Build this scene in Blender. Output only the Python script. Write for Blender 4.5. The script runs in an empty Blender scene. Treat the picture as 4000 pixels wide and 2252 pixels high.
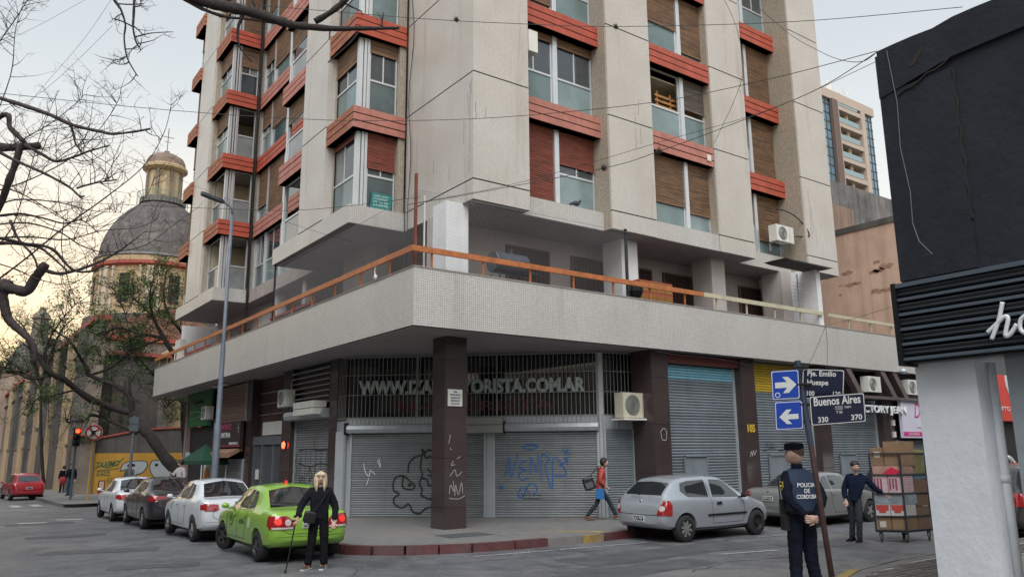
import bpy, bmesh, math, random
from math import radians, sin, cos, pi, sqrt, atan2
from mathutils import Vector, Matrix
from mathutils.bvhtree import BVHTree
sc = bpy.context.scene
C = sc.collection
R = random.Random(7)
# ---------------------------------------------------------------- camera
YAW, PITCH, ROLL, FPX, CAMH = radians(35.872), radians(11.764), radians(-0.476), 3058.9, 1.9
_f = Vector((sin(YAW)*cos(PITCH), cos(YAW)*cos(PITCH), sin(PITCH)))
_r0 = Vector((cos(YAW), -sin(YAW), 0)); _u0 = _r0.cross(_f)
_r = _r0*cos(ROLL) + _u0*sin(ROLL); _u = _u0*cos(ROLL) - _r0*sin(ROLL)
cd = bpy.data.cameras.new('camera'); cam = bpy.data.objects.new('camera', cd); C.objects.link(cam)
cam.matrix_world = Matrix(((_r.x, _u.x, -_f.x, 0), (_r.y, _u.y, -_f.y, 0), (_r.z, _u.z, -_f.z, CAMH), (0, 0, 0, 1)))
cd.sensor_width = 36; cd.lens = FPX/4000*36; cd.clip_start = .05; cd.clip_end = 2500
sc.camera = cam
# ---------------------------------------------------------------- world and sun
SUN_EL, SUN_AZ = radians(52), radians(217)      # azimuth clockwise from +Y: behind the camera
w = bpy.data.worlds.new('World'); sc.world = w; w.use_nodes = True
nt = w.node_tree; nt.nodes.clear()
def wn(t, **k):
    n = nt.nodes.new(t)
    for a, b in k.items(): setattr(n, a, b)
    return n
sky = wn('ShaderNodeTexSky', sky_type='NISHITA', sun_disc=False, sun_elevation=SUN_EL, sun_rotation=SUN_AZ)
sky.air_density = 1.0; sky.dust_density = 4.0; sky.ozone_density = 1.0
hs = wn('ShaderNodeHueSaturation'); hs.inputs['Saturation'].default_value = .3; nt.links.new(sky.outputs[0], hs.inputs['Color'])
bg1 = wn('ShaderNodeBackground'); bg1.inputs[1].default_value = .05; nt.links.new(hs.outputs[0], bg1.inputs[0])
# hazy dusk veil: pale grey-blue overhead, cream towards the horizon, warmest down Buenos Aires street (+Y)
tc = wn('ShaderNodeTexCoord'); sx = wn('ShaderNodeSeparateXYZ'); nt.links.new(tc.outputs['Generated'], sx.inputs[0])
ramp = wn('ShaderNodeValToRGB'); nt.links.new(sx.outputs['Z'], ramp.inputs[0])
e = ramp.color_ramp.elements
e[0].position = 0; e[0].color = (.68, .50, .27, 1)
e[1].position = .75; e[1].color = (.28, .32, .35, 1)
for p_, c_ in ((.14, (.58, .54, .43)), (.28, (.49, .50, .465)), (.45, (.37, .40, .415))):
    q_ = e.new(p_); q_.color = (*c_, 1)
dt = wn('ShaderNodeVectorMath', operation='DOT_PRODUCT'); nt.links.new(tc.outputs['Generated'], dt.inputs[0]); dt.inputs[1].default_value = (0, 1, 0)
mr = wn('ShaderNodeMapRange'); mr.inputs[1].default_value = .80; mr.inputs[2].default_value = 1; nt.links.new(dt.outputs['Value'], mr.inputs[0])
mz = wn('ShaderNodeMapRange'); mz.inputs[1].default_value = .38; mz.inputs[2].default_value = .02; nt.links.new(sx.outputs['Z'], mz.inputs[0])
mm = wn('ShaderNodeMath', operation='MULTIPLY'); nt.links.new(mr.outputs[0], mm.inputs[0]); nt.links.new(mz.outputs[0], mm.inputs[1])
mx = wn('ShaderNodeMixRGB'); nt.links.new(mm.outputs[0], mx.inputs[0]); nt.links.new(ramp.outputs[0], mx.inputs[1]); mx.inputs[2].default_value = (1.05, .68, .27, 1)
bg2 = wn('ShaderNodeBackground'); bg2.inputs[1].default_value = 1.0; nt.links.new(mx.outputs[0], bg2.inputs[0])
ad = wn('ShaderNodeAddShader'); nt.links.new(bg1.outputs[0], ad.inputs[0]); nt.links.new(bg2.outputs[0], ad.inputs[1])
wo = wn('ShaderNodeOutputWorld'); nt.links.new(ad.outputs[0], wo.inputs[0])
sd = bpy.data.lights.new('sun', 'SUN'); sd.energy = 1.5; sd.angle = radians(42); sd.color = (1, .985, .98)
so = bpy.data.objects.new('sun', sd); C.objects.link(so)
so.rotation_euler = (pi/2 - SUN_EL, 0, pi - SUN_AZ)
sv = sc.view_settings; sv.view_transform = 'Standard'; sv.look = 'None'; sv.gamma = 1; sv.exposure = 0.52; sv.use_curve_mapping = False
# ---------------------------------------------------------------- helpers
def gz(y): return -0.014*max(0.0, y-13)                # the road falls away down Buenos Aires street
def at(px, py, depth):                                  # a measured direction and a distance along the view axis
    return Vector((0, 0, CAMH)) + ((px-2000)/FPX*_r - (py-1126)/FPX*_u + _f)*depth
def onplane(px, py, ax, v):
    d = (px-2000)/FPX*_r - (py-1126)/FPX*_u + _f
    t = (v-(0, 0, CAMH)[ax])/d[ax]; return Vector((0, 0, CAMH)) + d*t
_m = {}
def mat(name, col, rough=.6, var=0, scale=6, bump=0, bscale=40, metal=0, streak=0, dirt=0, dirtcol=(.05, .045, .04), spec=.5, emit=None, estr=0, alpha=1, trans=0, coat=0, hstreak=0, ss=1):
    if name in _m: return _m[name]
    m = bpy.data.materials.new(name); m.use_nodes = True; t = m.node_tree; n = t.nodes; l = t.links
    b = n['Principled BSDF']; b.inputs['Base Color'].default_value = (*col, 1); b.inputs['Roughness'].default_value = rough
    b.inputs['Metallic'].default_value = metal; b.inputs['Specular IOR Level'].default_value = spec
    if coat: b.inputs['Coat Weight'].default_value = coat; b.inputs['Coat Roughness'].default_value = .04
    if trans: b.inputs['Transmission Weight'].default_value = trans
    if emit: b.inputs['Emission Color'].default_value = (*emit, 1); b.inputs['Emission Strength'].default_value = estr
    geo = n.new('ShaderNodeNewGeometry'); cur = None
    def noise(sc_, det=5, vec=None, rgh=.6):
        q = n.new('ShaderNodeTexNoise'); q.inputs['Scale'].default_value = sc_; q.inputs['Detail'].default_value = det; q.inputs['Roughness'].default_value = rgh
        l.new(vec or geo.outputs['Position'], q.inputs['Vector']); return q.outputs['Fac']
    def rng(s, a, b_, c, d_):
        q = n.new('ShaderNodeMapRange'); l.new(s, q.inputs[0])
        for i, v in enumerate((a, b_, c, d_)): q.inputs[i+1].default_value = v
        return q.outputs[0]
    def mixc(f, a, b_, mode='MIX'):
        q = n.new('ShaderNodeMixRGB'); q.blend_type = mode
        for i, v in enumerate((f, a, b_)):
            if isinstance(v, (int, float)): q.inputs[i].default_value = v
            elif isinstance(v, tuple): q.inputs[i].default_value = (*v, 1)
            else: l.new(v, q.inputs[i])
        return q.outputs[0]
    cur = col
    if var:
        f = rng(noise(scale), .3, .7, 1-var, 1+var)
        q = n.new('ShaderNodeVectorMath'); q.operation = 'SCALE'; q.inputs[0].default_value = col; l.new(f, q.inputs['Scale']); cur = q.outputs[0]
    if streak:
        mp = n.new('ShaderNodeMapping'); mp.inputs['Scale'].default_value = (2.2*ss, 2.2*ss, .12*ss); l.new(geo.outputs['Position'], mp.inputs[0])
        f = rng(noise(1.7, 6, mp.outputs[0], .7), .48, .75, 0, streak); cur = mixc(f, cur, dirtcol)
    if hstreak:
        mp = n.new('ShaderNodeMapping'); mp.inputs['Scale'].default_value = (.7, .7, 14); l.new(geo.outputs['Position'], mp.inputs[0])
        f = rng(noise(1.6, 5, mp.outputs[0], .6), .42, .68, 0, hstreak); cur = mixc(f, cur, dirtcol)
    if dirt:
        f = rng(noise(.9*ss, 8, None, .72), .46, .68, 0, dirt); cur = mixc(f, cur, dirtcol)
    if cur is not col: l.new(cur, b.inputs['Base Color'])
    if bump:
        q = n.new('ShaderNodeBump'); q.inputs['Strength'].default_value = bump; q.inputs['Distance'].default_value = .02
        l.new(noise(bscale, 6), q.inputs['Height']); l.new(q.outputs[0], b.inputs['Normal'])
    _m[name] = m; return m
def tile_mat(name, c1, c2, grout, size, gw=.10, rough=.35, streak=.35, size2=None, bump=.5, dark=0):
    """a grid of little tiles laid on whatever upright or level face it is on, each tile its own tone"""
    m = bpy.data.materials.new(name); m.use_nodes = True; t = m.node_tree; n = t.nodes; l = t.links; b = n['Principled BSDF']
    g = n.new('ShaderNodeNewGeometry'); s = n.new('ShaderNodeSeparateXYZ'); l.new(g.outputs['Position'], s.inputs[0])
    sn = n.new('ShaderNodeSeparateXYZ'); l.new(g.outputs['True Normal'], sn.inputs[0])
    def M(op, a, b_=None, c=None):
        q = n.new('ShaderNodeMath'); q.operation = op
        for i, v in enumerate((a, b_, c)):
            if v is None: continue
            if isinstance(v, (int, float)): q.inputs[i].default_value = v
            else: l.new(v, q.inputs[i])
        return q.outputs[0]
    isx = M('GREATER_THAN', M('ABSOLUTE', sn.outputs[0]), .6); isz = M('GREATER_THAN', M('ABSOLUTE', sn.outputs[2]), .6)
    u = M('ADD', M('MULTIPLY', s.outputs[0], M('SUBTRACT', 1, isx)), M('MULTIPLY', s.outputs[1], isx))
    v = M('ADD', M('MULTIPLY', s.outputs[2], M('SUBTRACT', 1, isz)), M('MULTIPLY', s.outputs[1], isz))
    us = M('DIVIDE', u, size); vs = M('DIVIDE', v, size2 or size)
    fu = M('FRACT', us); fv = M('FRACT', vs)
    gl = M('MAXIMUM', M('LESS_THAN', fu, gw), M('LESS_THAN', fv, gw))
    cb = n.new('ShaderNodeCombineXYZ'); l.new(M('FLOOR', us), cb.inputs[0]); l.new(M('FLOOR', vs), cb.inputs[1])
    wn_ = n.new('ShaderNodeTexWhiteNoise'); l.new(cb.outputs[0], wn_.inputs[0])
    def mix(f, a, b_):
        q = n.new('ShaderNodeMixRGB')
        for i, x in enumerate((f, a, b_)):
            if isinstance(x, (int, float)): q.inputs[i].default_value = x
            elif isinstance(x, tuple): q.inputs[i].default_value = (*x, 1)
            else: l.new(x, q.inputs[i])
        return q.outputs[0]
    tone = mix(wn_.outputs['Value'], c1, c2)
    no = n.new('ShaderNodeTexNoise'); no.inputs['Scale'].default_value = .8; no.inputs['Detail'].default_value = 7; l.new(g.outputs['Position'], no.inputs['Vector'])
    mpg = n.new('ShaderNodeMapping'); mpg.inputs['Scale'].default_value = (1.3, 1.3, .11); l.new(g.outputs['Position'], mpg.inputs[0])
    ns = n.new('ShaderNodeTexNoise'); ns.inputs['Scale'].default_value = 1.5; ns.inputs['Detail'].default_value = 7; ns.inputs['Roughness'].default_value = .7; l.new(mpg.outputs[0], ns.inputs['Vector'])
    r1 = n.new('ShaderNodeMapRange'); l.new(no.outputs['Fac'], r1.inputs[0]); r1.inputs[1].default_value = .35; r1.inputs[2].default_value = .7; r1.inputs[3].default_value = 0; r1.inputs[4].default_value = streak*.5
    r2 = n.new('ShaderNodeMapRange'); l.new(ns.outputs['Fac'], r2.inputs[0]); r2.inputs[1].default_value = .55; r2.inputs[2].default_value = .8; r2.inputs[3].default_value = 0; r2.inputs[4].default_value = streak
    col = mix(gl, tone, grout); col = mix(r1.outputs[0], col, (.30, .25, .19)); col = mix(r2.outputs[0], col, (.13, .10, .08))
    l.new(col, b.inputs['Base Color']); b.inputs['Roughness'].default_value = rough
    bp = n.new('ShaderNodeBump'); bp.invert = True; bp.inputs['Strength'].default_value = bump; bp.inputs['Distance'].default_value = .004; l.new(gl, bp.inputs['Height']); l.new(bp.outputs[0], b.inputs['Normal'])
    _m[name] = m; return m

class MB:
    """collects vertices and faces for one mesh"""
    def __init__(s): s.v = []; s.f = []; s.mi = []
    def add(s, vs, fs, mi=0):
        o = len(s.v); s.v += [tuple(x) for x in vs]; s.f += [tuple(i+o for i in f) for f in fs]; s.mi += [mi]*len(fs); return s
    def box(s, x0, x1, y0, y1, z0, z1, mi=0, T=None):
        if x0 > x1: x0, x1 = x1, x0
        if y0 > y1: y0, y1 = y1, y0
        if z0 > z1: z0, z1 = z1, z0
        p = [(x0, y0, z0), (x1, y0, z0), (x1, y1, z0), (x0, y1, z0), (x0, y0, z1), (x1, y0, z1), (x1, y1, z1), (x0, y1, z1)]
        if T: p = [T(*q) for q in p]
        return s.add(p, [(0, 3, 2, 1), (4, 5, 6, 7), (0, 1, 5, 4), (1, 2, 6, 5), (2, 3, 7, 6), (3, 0, 4, 7)], mi)
    def prism(s, poly, h0, h1, T=None, mi=0):           # polygon (a,b) pushed from h0 to h1
        n = len(poly); p = [(a, b, h0) for a, b in poly] + [(a, b, h1) for a, b in poly]
        if T: p = [T(*q) for q in p]
        return s.add(p, [tuple(range(n-1, -1, -1)), tuple(range(n, 2*n))] + [(i, (i+1) % n, (i+1) % n+n, i+n) for i in range(n)], mi)
    def tube(s, pts, rad, n=8, mi=0, cap=True):
        pts = [Vector(p) for p in pts]; k = len(pts); rs = rad if isinstance(rad, (list, tuple)) else [rad]*k
        o = len(s.v); side = None
        for i, p in enumerate(pts):
            d = (pts[min(i+1, k-1)]-pts[max(i-1, 0)])
            d = d.normalized() if d.length > 1e-9 else Vector((0, 0, 1))
            if side is None: side = d.orthogonal().normalized()
            else:
                side = side - d*side.dot(d); side = side.normalized() if side.length > 1e-6 else d.orthogonal().normalized()
            up = d.cross(side)
            for j in range(n):
                a = 2*pi*j/n; q = p + (side*cos(a)+up*sin(a))*rs[i]; s.v.append(tuple(q))
        for i in range(k-1):
            for j in range(n):
                s.f.append((o+i*n+j, o+i*n+(j+1) % n, o+(i+1)*n+(j+1) % n, o+(i+1)*n+j)); s.mi.append(mi)
        if cap:
            s.f.append(tuple(o+j for j in range(n-1, -1, -1))); s.f.append(tuple(o+(k-1)*n+j for j in range(n))); s.mi += [mi, mi]
        return s
    def lathe(s, prof, c=(0, 0, 0), n=24, axis='z', mi=0, a0=0, a1=2*pi):   # profile of (radius, height)
        o = len(s.v); full = abs(a1-a0-2*pi) < 1e-6; m = n if full else n+1
        for r_, h in prof:
            for j in range(m):
                a = a0+(a1-a0)*j/n; x, y, z = r_*cos(a), r_*sin(a), h
                if axis == 'y': x, y, z = x, h, y
                if axis == 'x': x, y, z = h, x, y
                s.v.append((c[0]+x, c[1]+y, c[2]+z))
        for i in range(len(prof)-1):
            for j in range(n):
                j2 = (j+1) % m
                s.f.append((o+i*m+j, o+i*m+j2, o+(i+1)*m+j2, o+(i+1)*m+j)); s.mi.append(mi)
        return s
    def ball(s, c, r, n=10, m=7, mi=0):
        rx, ry, rz = r if isinstance(r, (tuple, list)) else (r, r, r); o = len(s.v)
        for i in range(m+1):
            t_ = pi*i/m
            for j in range(n):
                a = 2*pi*j/n; s.v.append((c[0]+rx*sin(t_)*cos(a), c[1]+ry*sin(t_)*sin(a), c[2]+rz*cos(t_)))
        for i in range(m):
            for j in range(n): s.f.append((o+i*n+j, o+i*n+(j+1) % n, o+(i+1)*n+(j+1) % n, o+(i+1)*n+j)); s.mi.append(mi)
        return s
    def pillow(s, c, r, p=.4, n=20, m=12, M_=None):            # a soft-edged box
        o = len(s.v); g = lambda t: (abs(t)**p)*(1 if t > 0 else -1)
        for i in range(m+1):
            t_ = -pi/2+pi*i/m
            for j in range(n):
                a = 2*pi*j/n; q = Vector((r[0]*g(cos(t_))*g(cos(a)), r[1]*g(cos(t_))*g(sin(a)), r[2]*g(sin(t_))))+Vector(c); s.v.append(tuple(M_ @ q if M_ else q))
        for i in range(m):
            for j in range(n): s.f.append((o+i*n+j, o+i*n+(j+1) % n, o+(i+1)*n+(j+1) % n, o+(i+1)*n+j)); s.mi.append(0)
        return s
    def mesh(s, name, mats, smooth=False):
        me = bpy.data.meshes.new(name); me.from_pydata(s.v, [], s.f)
        for m in (mats if isinstance(mats, (list, tuple)) else [mats]): me.materials.append(m)
        if any(s.mi): me.polygons.foreach_set('material_index', s.mi)
        bm = bmesh.new(); bm.from_mesh(me); bmesh.ops.recalc_face_normals(bm, faces=bm.faces); bm.to_mesh(me); bm.free()
        if smooth: me.shade_smooth()
        return me
    def build(s, name, mats, parent=None, smooth=False, world=True):
        return put(name, s.mesh(name, mats, smooth), parent, world=world)
def build_each(mb, name, mats, parent, smooth=False):
    """every unconnected piece becomes an object of its own"""
    par = list(range(len(mb.v)))
    def fd(a):
        while par[a] != a: par[a] = par[par[a]]; a = par[a]
        return a
    for f in mb.f:
        for q in f[1:]: par[fd(q)] = fd(f[0])
    gr_ = {}
    for f, mi in zip(mb.f, mb.mi): gr_.setdefault(fd(f[0]), []).append((f, mi))
    out = []
    for g in gr_.values():
        ids = sorted({i for f, _ in g for i in f}); mp = {i: k for k, i in enumerate(ids)}; q = MB(); q.v = [mb.v[i] for i in ids]; q.f = [tuple(mp[i] for i in f) for f, _ in g]; q.mi = [m for _, m in g]
        out.append(q.build(name, mats, parent, smooth))
    return out
def wloc(o):
    v = Vector((0, 0, 0))
    while o: v += o.location; o = o.parent
    return v
def put(name, me, parent=None, loc=None, world=True, kind=None, rot=None):
    """link a mesh; with world=True its vertices are world coordinates and it is shifted to suit its parent"""
    o = bpy.data.objects.new(name, me); C.objects.link(o); o.parent = parent
    if loc is not None: o.location = loc
    elif parent and world: o.location = -wloc(parent)
    if rot: o.rotation_euler = rot
    if kind: o['kind'] = kind
    return o
def thing(name, label, cat, loc=(0, 0, 0), rz=0, group=None):
    o = bpy.data.objects.new(name, None); C.objects.link(o); o.location = loc; o.rotation_euler = (0, 0, rz); o.empty_display_size = .2
    o['label'] = label; o['category'] = cat
    if group: o['group'] = group
    return o
def tag(o, label, cat, group=None):
    o['label'] = label; o['category'] = cat
    if group: o['group'] = group
    return o
def dup(o, loc=None, rz=None, label=None):
    def cp(a, par):
        c = a.copy(); C.objects.link(c); c.parent = par
        for ch in list(a.children): cp(ch, c)
        return c
    r = cp(o, None)
    if loc is not None: r.location = loc
    if rz is not None: r.rotation_euler = (0, 0, rz)
    if label: r['label'] = label
    return r
def smooth_by_angle(me, ang=40):
    me.shade_smooth()
    bm = bmesh.new(); bm.from_mesh(me)
    for e_ in bm.edges:
        if len(e_.link_faces) == 2 and e_.calc_face_angle(0) > radians(ang): e_.smooth = False
    bm.to_mesh(me); bm.free()
def frame(O, U, N):
    O = Vector(O); U = Vector(U).normalized(); N = Vector(N).normalized()
    return lambda u, d, z: tuple(O + U*u + N*d + Vector((0, 0, z)))
def text_mesh(s, size=1, depth=.01, bold=0, spacing=1, align='LEFT', shear=0, sx_=1):
    cu = bpy.data.curves.new('lettering', 'FONT'); cu.body = s; cu.size = size; cu.extrude = depth/2; cu.offset = bold; cu.space_character = spacing
    cu.align_x = align; cu.shear = shear; cu.resolution_u = 3
    ob = bpy.data.objects.new('lettering', cu); C.objects.link(ob)
    dg = bpy.context.evaluated_depsgraph_get(); me = bpy.data.meshes.new_from_object(ob.evaluated_get(dg)); bpy.data.objects.remove(ob); 
    if sx_ != 1: me.transform(Matrix.Diagonal((sx_, 1, 1, 1)))
    return me
def text(s, T, u, d, z, size, m, parent, width=None, height=None, align='LEFT', bold=0.0, depth=.01, name='lettering', shear=0, rot=0):
    """letters on a wall frame T(u,d,z); fitted to width and cap height when given"""
    me = text_mesh(s, 1, 0.02, bold, align='LEFT', shear=shear)
    xs = [v.co.x for v in me.vertices]; ys = [v.co.y for v in me.vertices]
    x0, x1, y0, y1 = min(xs), max(xs), min(ys), max(ys)
    sy = (height/(y1-y0)) if height else size
    sx2 = (width/(x1-x0)) if width else sy
    off = {'LEFT': 0, 'CENTER': -(x1-x0)*sx2/2, 'RIGHT': -(x1-x0)*sx2}[align]
    for v in me.vertices:
        a = (v.co.x-x0)*sx2+off; b_ = (v.co.y-(y0 if height else 0))*sy; c_ = v.co.z/.02*depth
        if rot: a, b_ = a*cos(rot)-b_*sin(rot), a*sin(rot)+b_*cos(rot)
        v.co = T(u+a, d+c_, z+b_)
    me.materials.clear(); me.materials.append(m)
    me.name = name
    return put(name, me, parent)
# ================================================================ materials
tileW = tile_mat('mosaic_parapet', (.60, .585, .555), (.53, .515, .49), (.20, .19, .18), .056, .12, .3, .34)
tileT = tile_mat('mosaic_tower', (.61, .58, .54), (.545, .51, .47), (.36, .335, .30), .046, .13, .3, .5)
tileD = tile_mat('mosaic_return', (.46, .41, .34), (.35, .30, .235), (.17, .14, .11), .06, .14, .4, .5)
brightred = mat('band_paint_red', (.40, .075, .042), .5, .2, 3, .15, 60, streak=.35, dirtcol=(.20, .05, .03))
faded = mat('band_paint_faded', (.40, .155, .12), .6, .15, 3, .2, 60, streak=.4, dirtcol=(.62, .33, .27))
brownred = mat('band_paint_shaded_worn', (.32, .11, .055), .65, .3, 4, .3, 40, streak=.5, dirtcol=(.12, .06, .03))  # weaker light on the side faces put into this duller red, with worn streaks
darkjoint = mat('dark_joint', (.02, .018, .016), .9)
alu = mat('aluminium', (.62, .64, .66), .35, .05, 5, metal=.55)
glassL = mat('frosted_glass', (.13, .19, .195), .10, .25, 1.2, spec=.8)
glassL2 = mat('frosted_glass_dark', (.085, .12, .125), .08, .4, .8, spec=.9); glassL3 = mat('frosted_glass_pale', (.19, .26, .265), .14, .2, 1.5, spec=.8)
glassU = mat('window_glass', (.045, .055, .065), .04, .3, .9, spec=1)
glassC = mat('curtained_glass', (.20, .21, .21), .12, .2, 2, spec=.7)
woodb = mat('wooden_blind', (.23, .13, .07), .65, .2, 3, dirtcol=(.06, .042, .034), hstreak=.95)
woodr = mat('wooden_blind_red', (.26, .065, .04), .65, .2, 3, dirtcol=(.08, .03, .022), hstreak=.95)
woodg = mat('wooden_blind_grey', (.15, .12, .10), .65, .2, 3, dirtcol=(.05, .045, .042), hstreak=.95)
soffit = mat('soffit_paint', (.27, .245, .245), .85, .1, 1, dirt=.3, dirtcol=(.22, .2, .19))
wallw = mat('terrace_wall_paint', (.44, .40, .385), .8, .08, 1.5, streak=.4, dirtcol=(.3, .25, .22))
cream = mat('room_paint', (.50, .44, .33), .85, .06, 1)
concr = mat('beam_concrete', (.36, .31, .28), .8, .12, 2, .2, streak=.4, dirtcol=(.17, .13, .11))
white = mat('white_paint', (.74, .75, .76), .6, .05, 2, streak=.12)
orange = mat('rail_timber_orange', (.42, .135, .04), .45, .28, 6, .1, streak=.3, dirtcol=(.22, .07, .03))
railcream = mat('rail_cream_paint', (.50, .46, .33), .6, .12, 3, streak=.3)
granite = mat('brown_granite', (.052, .036, .036), .16, .3, 60, dirt=.25, dirtcol=(.09, .075, .07), spec=.6)
graniteD = mat('granite_joint', (.02, .015, .014), .5)
steel = mat('galvanised_slat', (.31, .33, .345), .42, .1, 2, metal=.35, streak=.4, dirtcol=(.17, .17, .17))
steelB = mat('blue_grey_slat', (.235, .27, .30), .45, .1, 2, metal=.25, streak=.35, dirtcol=(.10, .12, .13))
skyblue = mat('sky_blue_slat', (.22, .50, .62), .5, .1, 3, streak=.2)
yellows = mat('yellow_slat', (.62, .42, .03), .5, .1, 3, streak=.2)
frameg = mat('shutter_frame', (.40, .43, .45), .45, .08, 3, metal=.3, streak=.3)
barm = mat('grille_bar', (.24, .24, .235), .5, .1, 5, metal=.3)
dark = mat('dark_interior', (.018, .018, .02), .6)
darkglass = mat('dark_shop_glass', (.012, .014, .018), .06, spec=.9)
black = mat('black_paint', (.012, .012, .014), .6, spec=.25)
acw = mat('ac_white', (.66, .65, .60), .45, .05, 3, streak=.15)
fanm = mat('ac_fan_grille', (.12, .13, .13), .5)
rust = mat('rusty_steel', (.16, .045, .03), .7, .3, 12); rustd = mat('old_brown_post', (.060, .030, .030), .55, .3, 12)
greyst = mat('grey_steel', (.22, .23, .24), .5, .1, 6, metal=.3)
cablem = mat('black_cable', (.02, .02, .022), .6)
# ================================================================ the ground
asphalt = mat('asphalt', (.125, .13, .142), .5, .35, 1.3, 1.0, 26, dirt=.6, dirtcol=(.15, .15, .15))
def worn(m, dark_, light_, amt=.8):
    t = m.node_tree; n = t.nodes; l = t.links; b = n['Principled BSDF']; src = b.inputs['Base Color'].links[0].from_socket; g = n.new('ShaderNodeNewGeometry')
    for sc2, lo, hi, c in ((.55, .50, .62, dark_), (3.1, .55, .66, light_), (.28, .52, .6, light_)):
        q = n.new('ShaderNodeTexNoise'); q.inputs['Scale'].default_value = sc2; q.inputs['Detail'].default_value = 9; q.inputs['Roughness'].default_value = .68; q.inputs['Distortion'].default_value = .6; l.new(g.outputs['Position'], q.inputs['Vector'])
        r = n.new('ShaderNodeMapRange'); r.inputs[1].default_value = lo; r.inputs[2].default_value = hi; r.inputs[4].default_value = amt*.6; l.new(q.outputs['Fac'], r.inputs[0])
        x = n.new('ShaderNodeMixRGB'); l.new(r.outputs[0], x.inputs[0]); l.new(src, x.inputs[1]); x.inputs[2].default_value = (*c, 1); src = x.outputs[0]
    v = n.new('ShaderNodeTexVoronoi'); v.feature = 'DISTANCE_TO_EDGE'; v.inputs['Scale'].default_value = .55; l.new(g.outputs['Position'], v.inputs['Vector'])
    nz = n.new('ShaderNodeTexNoise'); nz.inputs['Scale'].default_value = 1.5; nz.inputs['Detail'].default_value = 6; l.new(g.outputs['Position'], nz.inputs['Vector']); va = n.new('ShaderNodeVectorMath'); va.operation = 'ADD'; l.new(g.outputs['Position'], va.inputs[0]); l.new(nz.outputs['Color'], va.inputs[1]); l.new(va.outputs[0], v.inputs['Vector'])
    r = n.new('ShaderNodeMapRange'); r.inputs[1].default_value = .0; r.inputs[2].default_value = .012; r.inputs[3].default_value = .55; r.inputs[4].default_value = 0; l.new(v.outputs['Distance'], r.inputs[0])
    x = n.new('ShaderNodeMixRGB'); l.new(r.outputs[0], x.inputs[0]); l.new(src, x.inputs[1]); x.inputs[2].default_value = (.04, .04, .042, 1); src = x.outputs[0]
    s_ = n.new('ShaderNodeTexNoise'); s_.inputs['Scale'].default_value = 55; s_.inputs['Detail'].default_value = 3; l.new(g.outputs['Position'], s_.inputs['Vector']); r = n.new('ShaderNodeMapRange'); r.inputs[1].default_value = .3; r.inputs[2].default_value = .7; r.inputs[3].default_value = .7; r.inputs[4].default_value = 1.3; l.new(s_.outputs['Fac'], r.inputs[0])
    x = n.new('ShaderNodeVectorMath'); x.operation = 'SCALE'; l.new(src, x.inputs[0]); l.new(r.outputs[0], x.inputs['Scale']); l.new(x.outputs[0], b.inputs['Base Color'])
worn(asphalt, (.068, .07, .075), (.20, .197, .192), 1.2)
paving = tile_mat('pavement_tiles', (.15, .155, .16), (.19, .19, .19), (.075, .075, .08), .2, .07, .7, .5, bump=.6)
asphp = mat('asphalt_patch', (.080, .083, .09), .6, .25, 2, .9, 26, dirt=.6, dirtcol=(.12, .12, .12))
kred = mat('kerb_red', (.105, .03, .032), .6, .3, 4, .4, 30, dirt=.5, dirtcol=(.11, .10, .10))
kyel = mat('kerb_yellow', (.30, .21, .07), .65, .3, 4, .4, 30, dirt=.6, dirtcol=(.14, .13, .12))
kgrey = mat('kerb_concrete', (.17, .16, .155), .75, .2, 4, .4, 30)
linep = mat('road_paint', (.42, .42, .41), .7, .3, 9, dirt=.8, dirtcol=(.12, .12, .12))
ys = [-60, -20, -5, 0, 4, 8, 10, 12, 13, 15, 18, 22, 28, 36, 45, 60, 80, 110, 160, 260, 600, 1200]
xs = [-1200, -300, -60, -20, -6, 0, 3, 6, 10, 16, 30, 60, 140, 400, 1200]
b = MB(); vs = [(x, y, gz(min(y, 200))) for y in ys for x in xs]; nx = len(xs)
b.add(vs, [(j*nx+i, j*nx+i+1, (j+1)*nx+i+1, (j+1)*nx+i) for j in range(len(ys)-1) for i in range(nx-1)])
road = b.build('road', asphalt); road['kind'] = 'structure'
def ztop(x, y, h=.15): return (0.15-0.014*max(0, y-21)) if h == .15 else h+gz(y)
# pavement round the apartment building
kerb_pts = [(33, 13.42), (12.6, 13.42), (11.9, 13.3), (11.3, 13.3), (10.4, 13.35), (9.6, 13.38), (8.7, 13.52), (8.1, 13.72), (7.55, 14.0), (7.1, 14.4), (6.8, 14.95), (6.68, 15.6), (6.65, 17), (6.65, 42.0)]
cpt = [(x, y) for x, y in kerb_pts]
inner = [(9.6, 42.0), (33, 42.0)]
b = MB(); poly = cpt+inner
seg = MB()
def strip_poly(polyA, y0, y1, h, m, name):
    pass
# top surface as a fan of quads so that it can follow the fall of the street
top = MB()
def quad(a, b_, c, d_): top.add([a, b_, c, d_], [(0, 1, 2, 3)])
zt = lambda y: 0.15-0.014*max(0, y-21)
for (x0, y0), (x1, y1) in zip(cpt[:-2], cpt[1:-1]):
    quad((x0, y0, .15), (x1, y1, .15), (max(x1, 8.3), 17, .15), (max(x0, 8.3), 17, .15))
top.add([(8.3, 17, .15), (6.65, 17, .15), (6.65, 21, .15), (10.5, 21, .15), (33, 17, .15), (33, 21, .15)], [(0, 1, 2, 3), (0, 3, 5, 4)])
top.add([(6.65, 21, .15), (6.65, 42, zt(42)), (10.5, 42, zt(42)), (10.5, 21, .15)], [(0, 1, 2, 3)])
pave = top.build('pavement', paving); pave['kind'] = 'structure'
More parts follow.
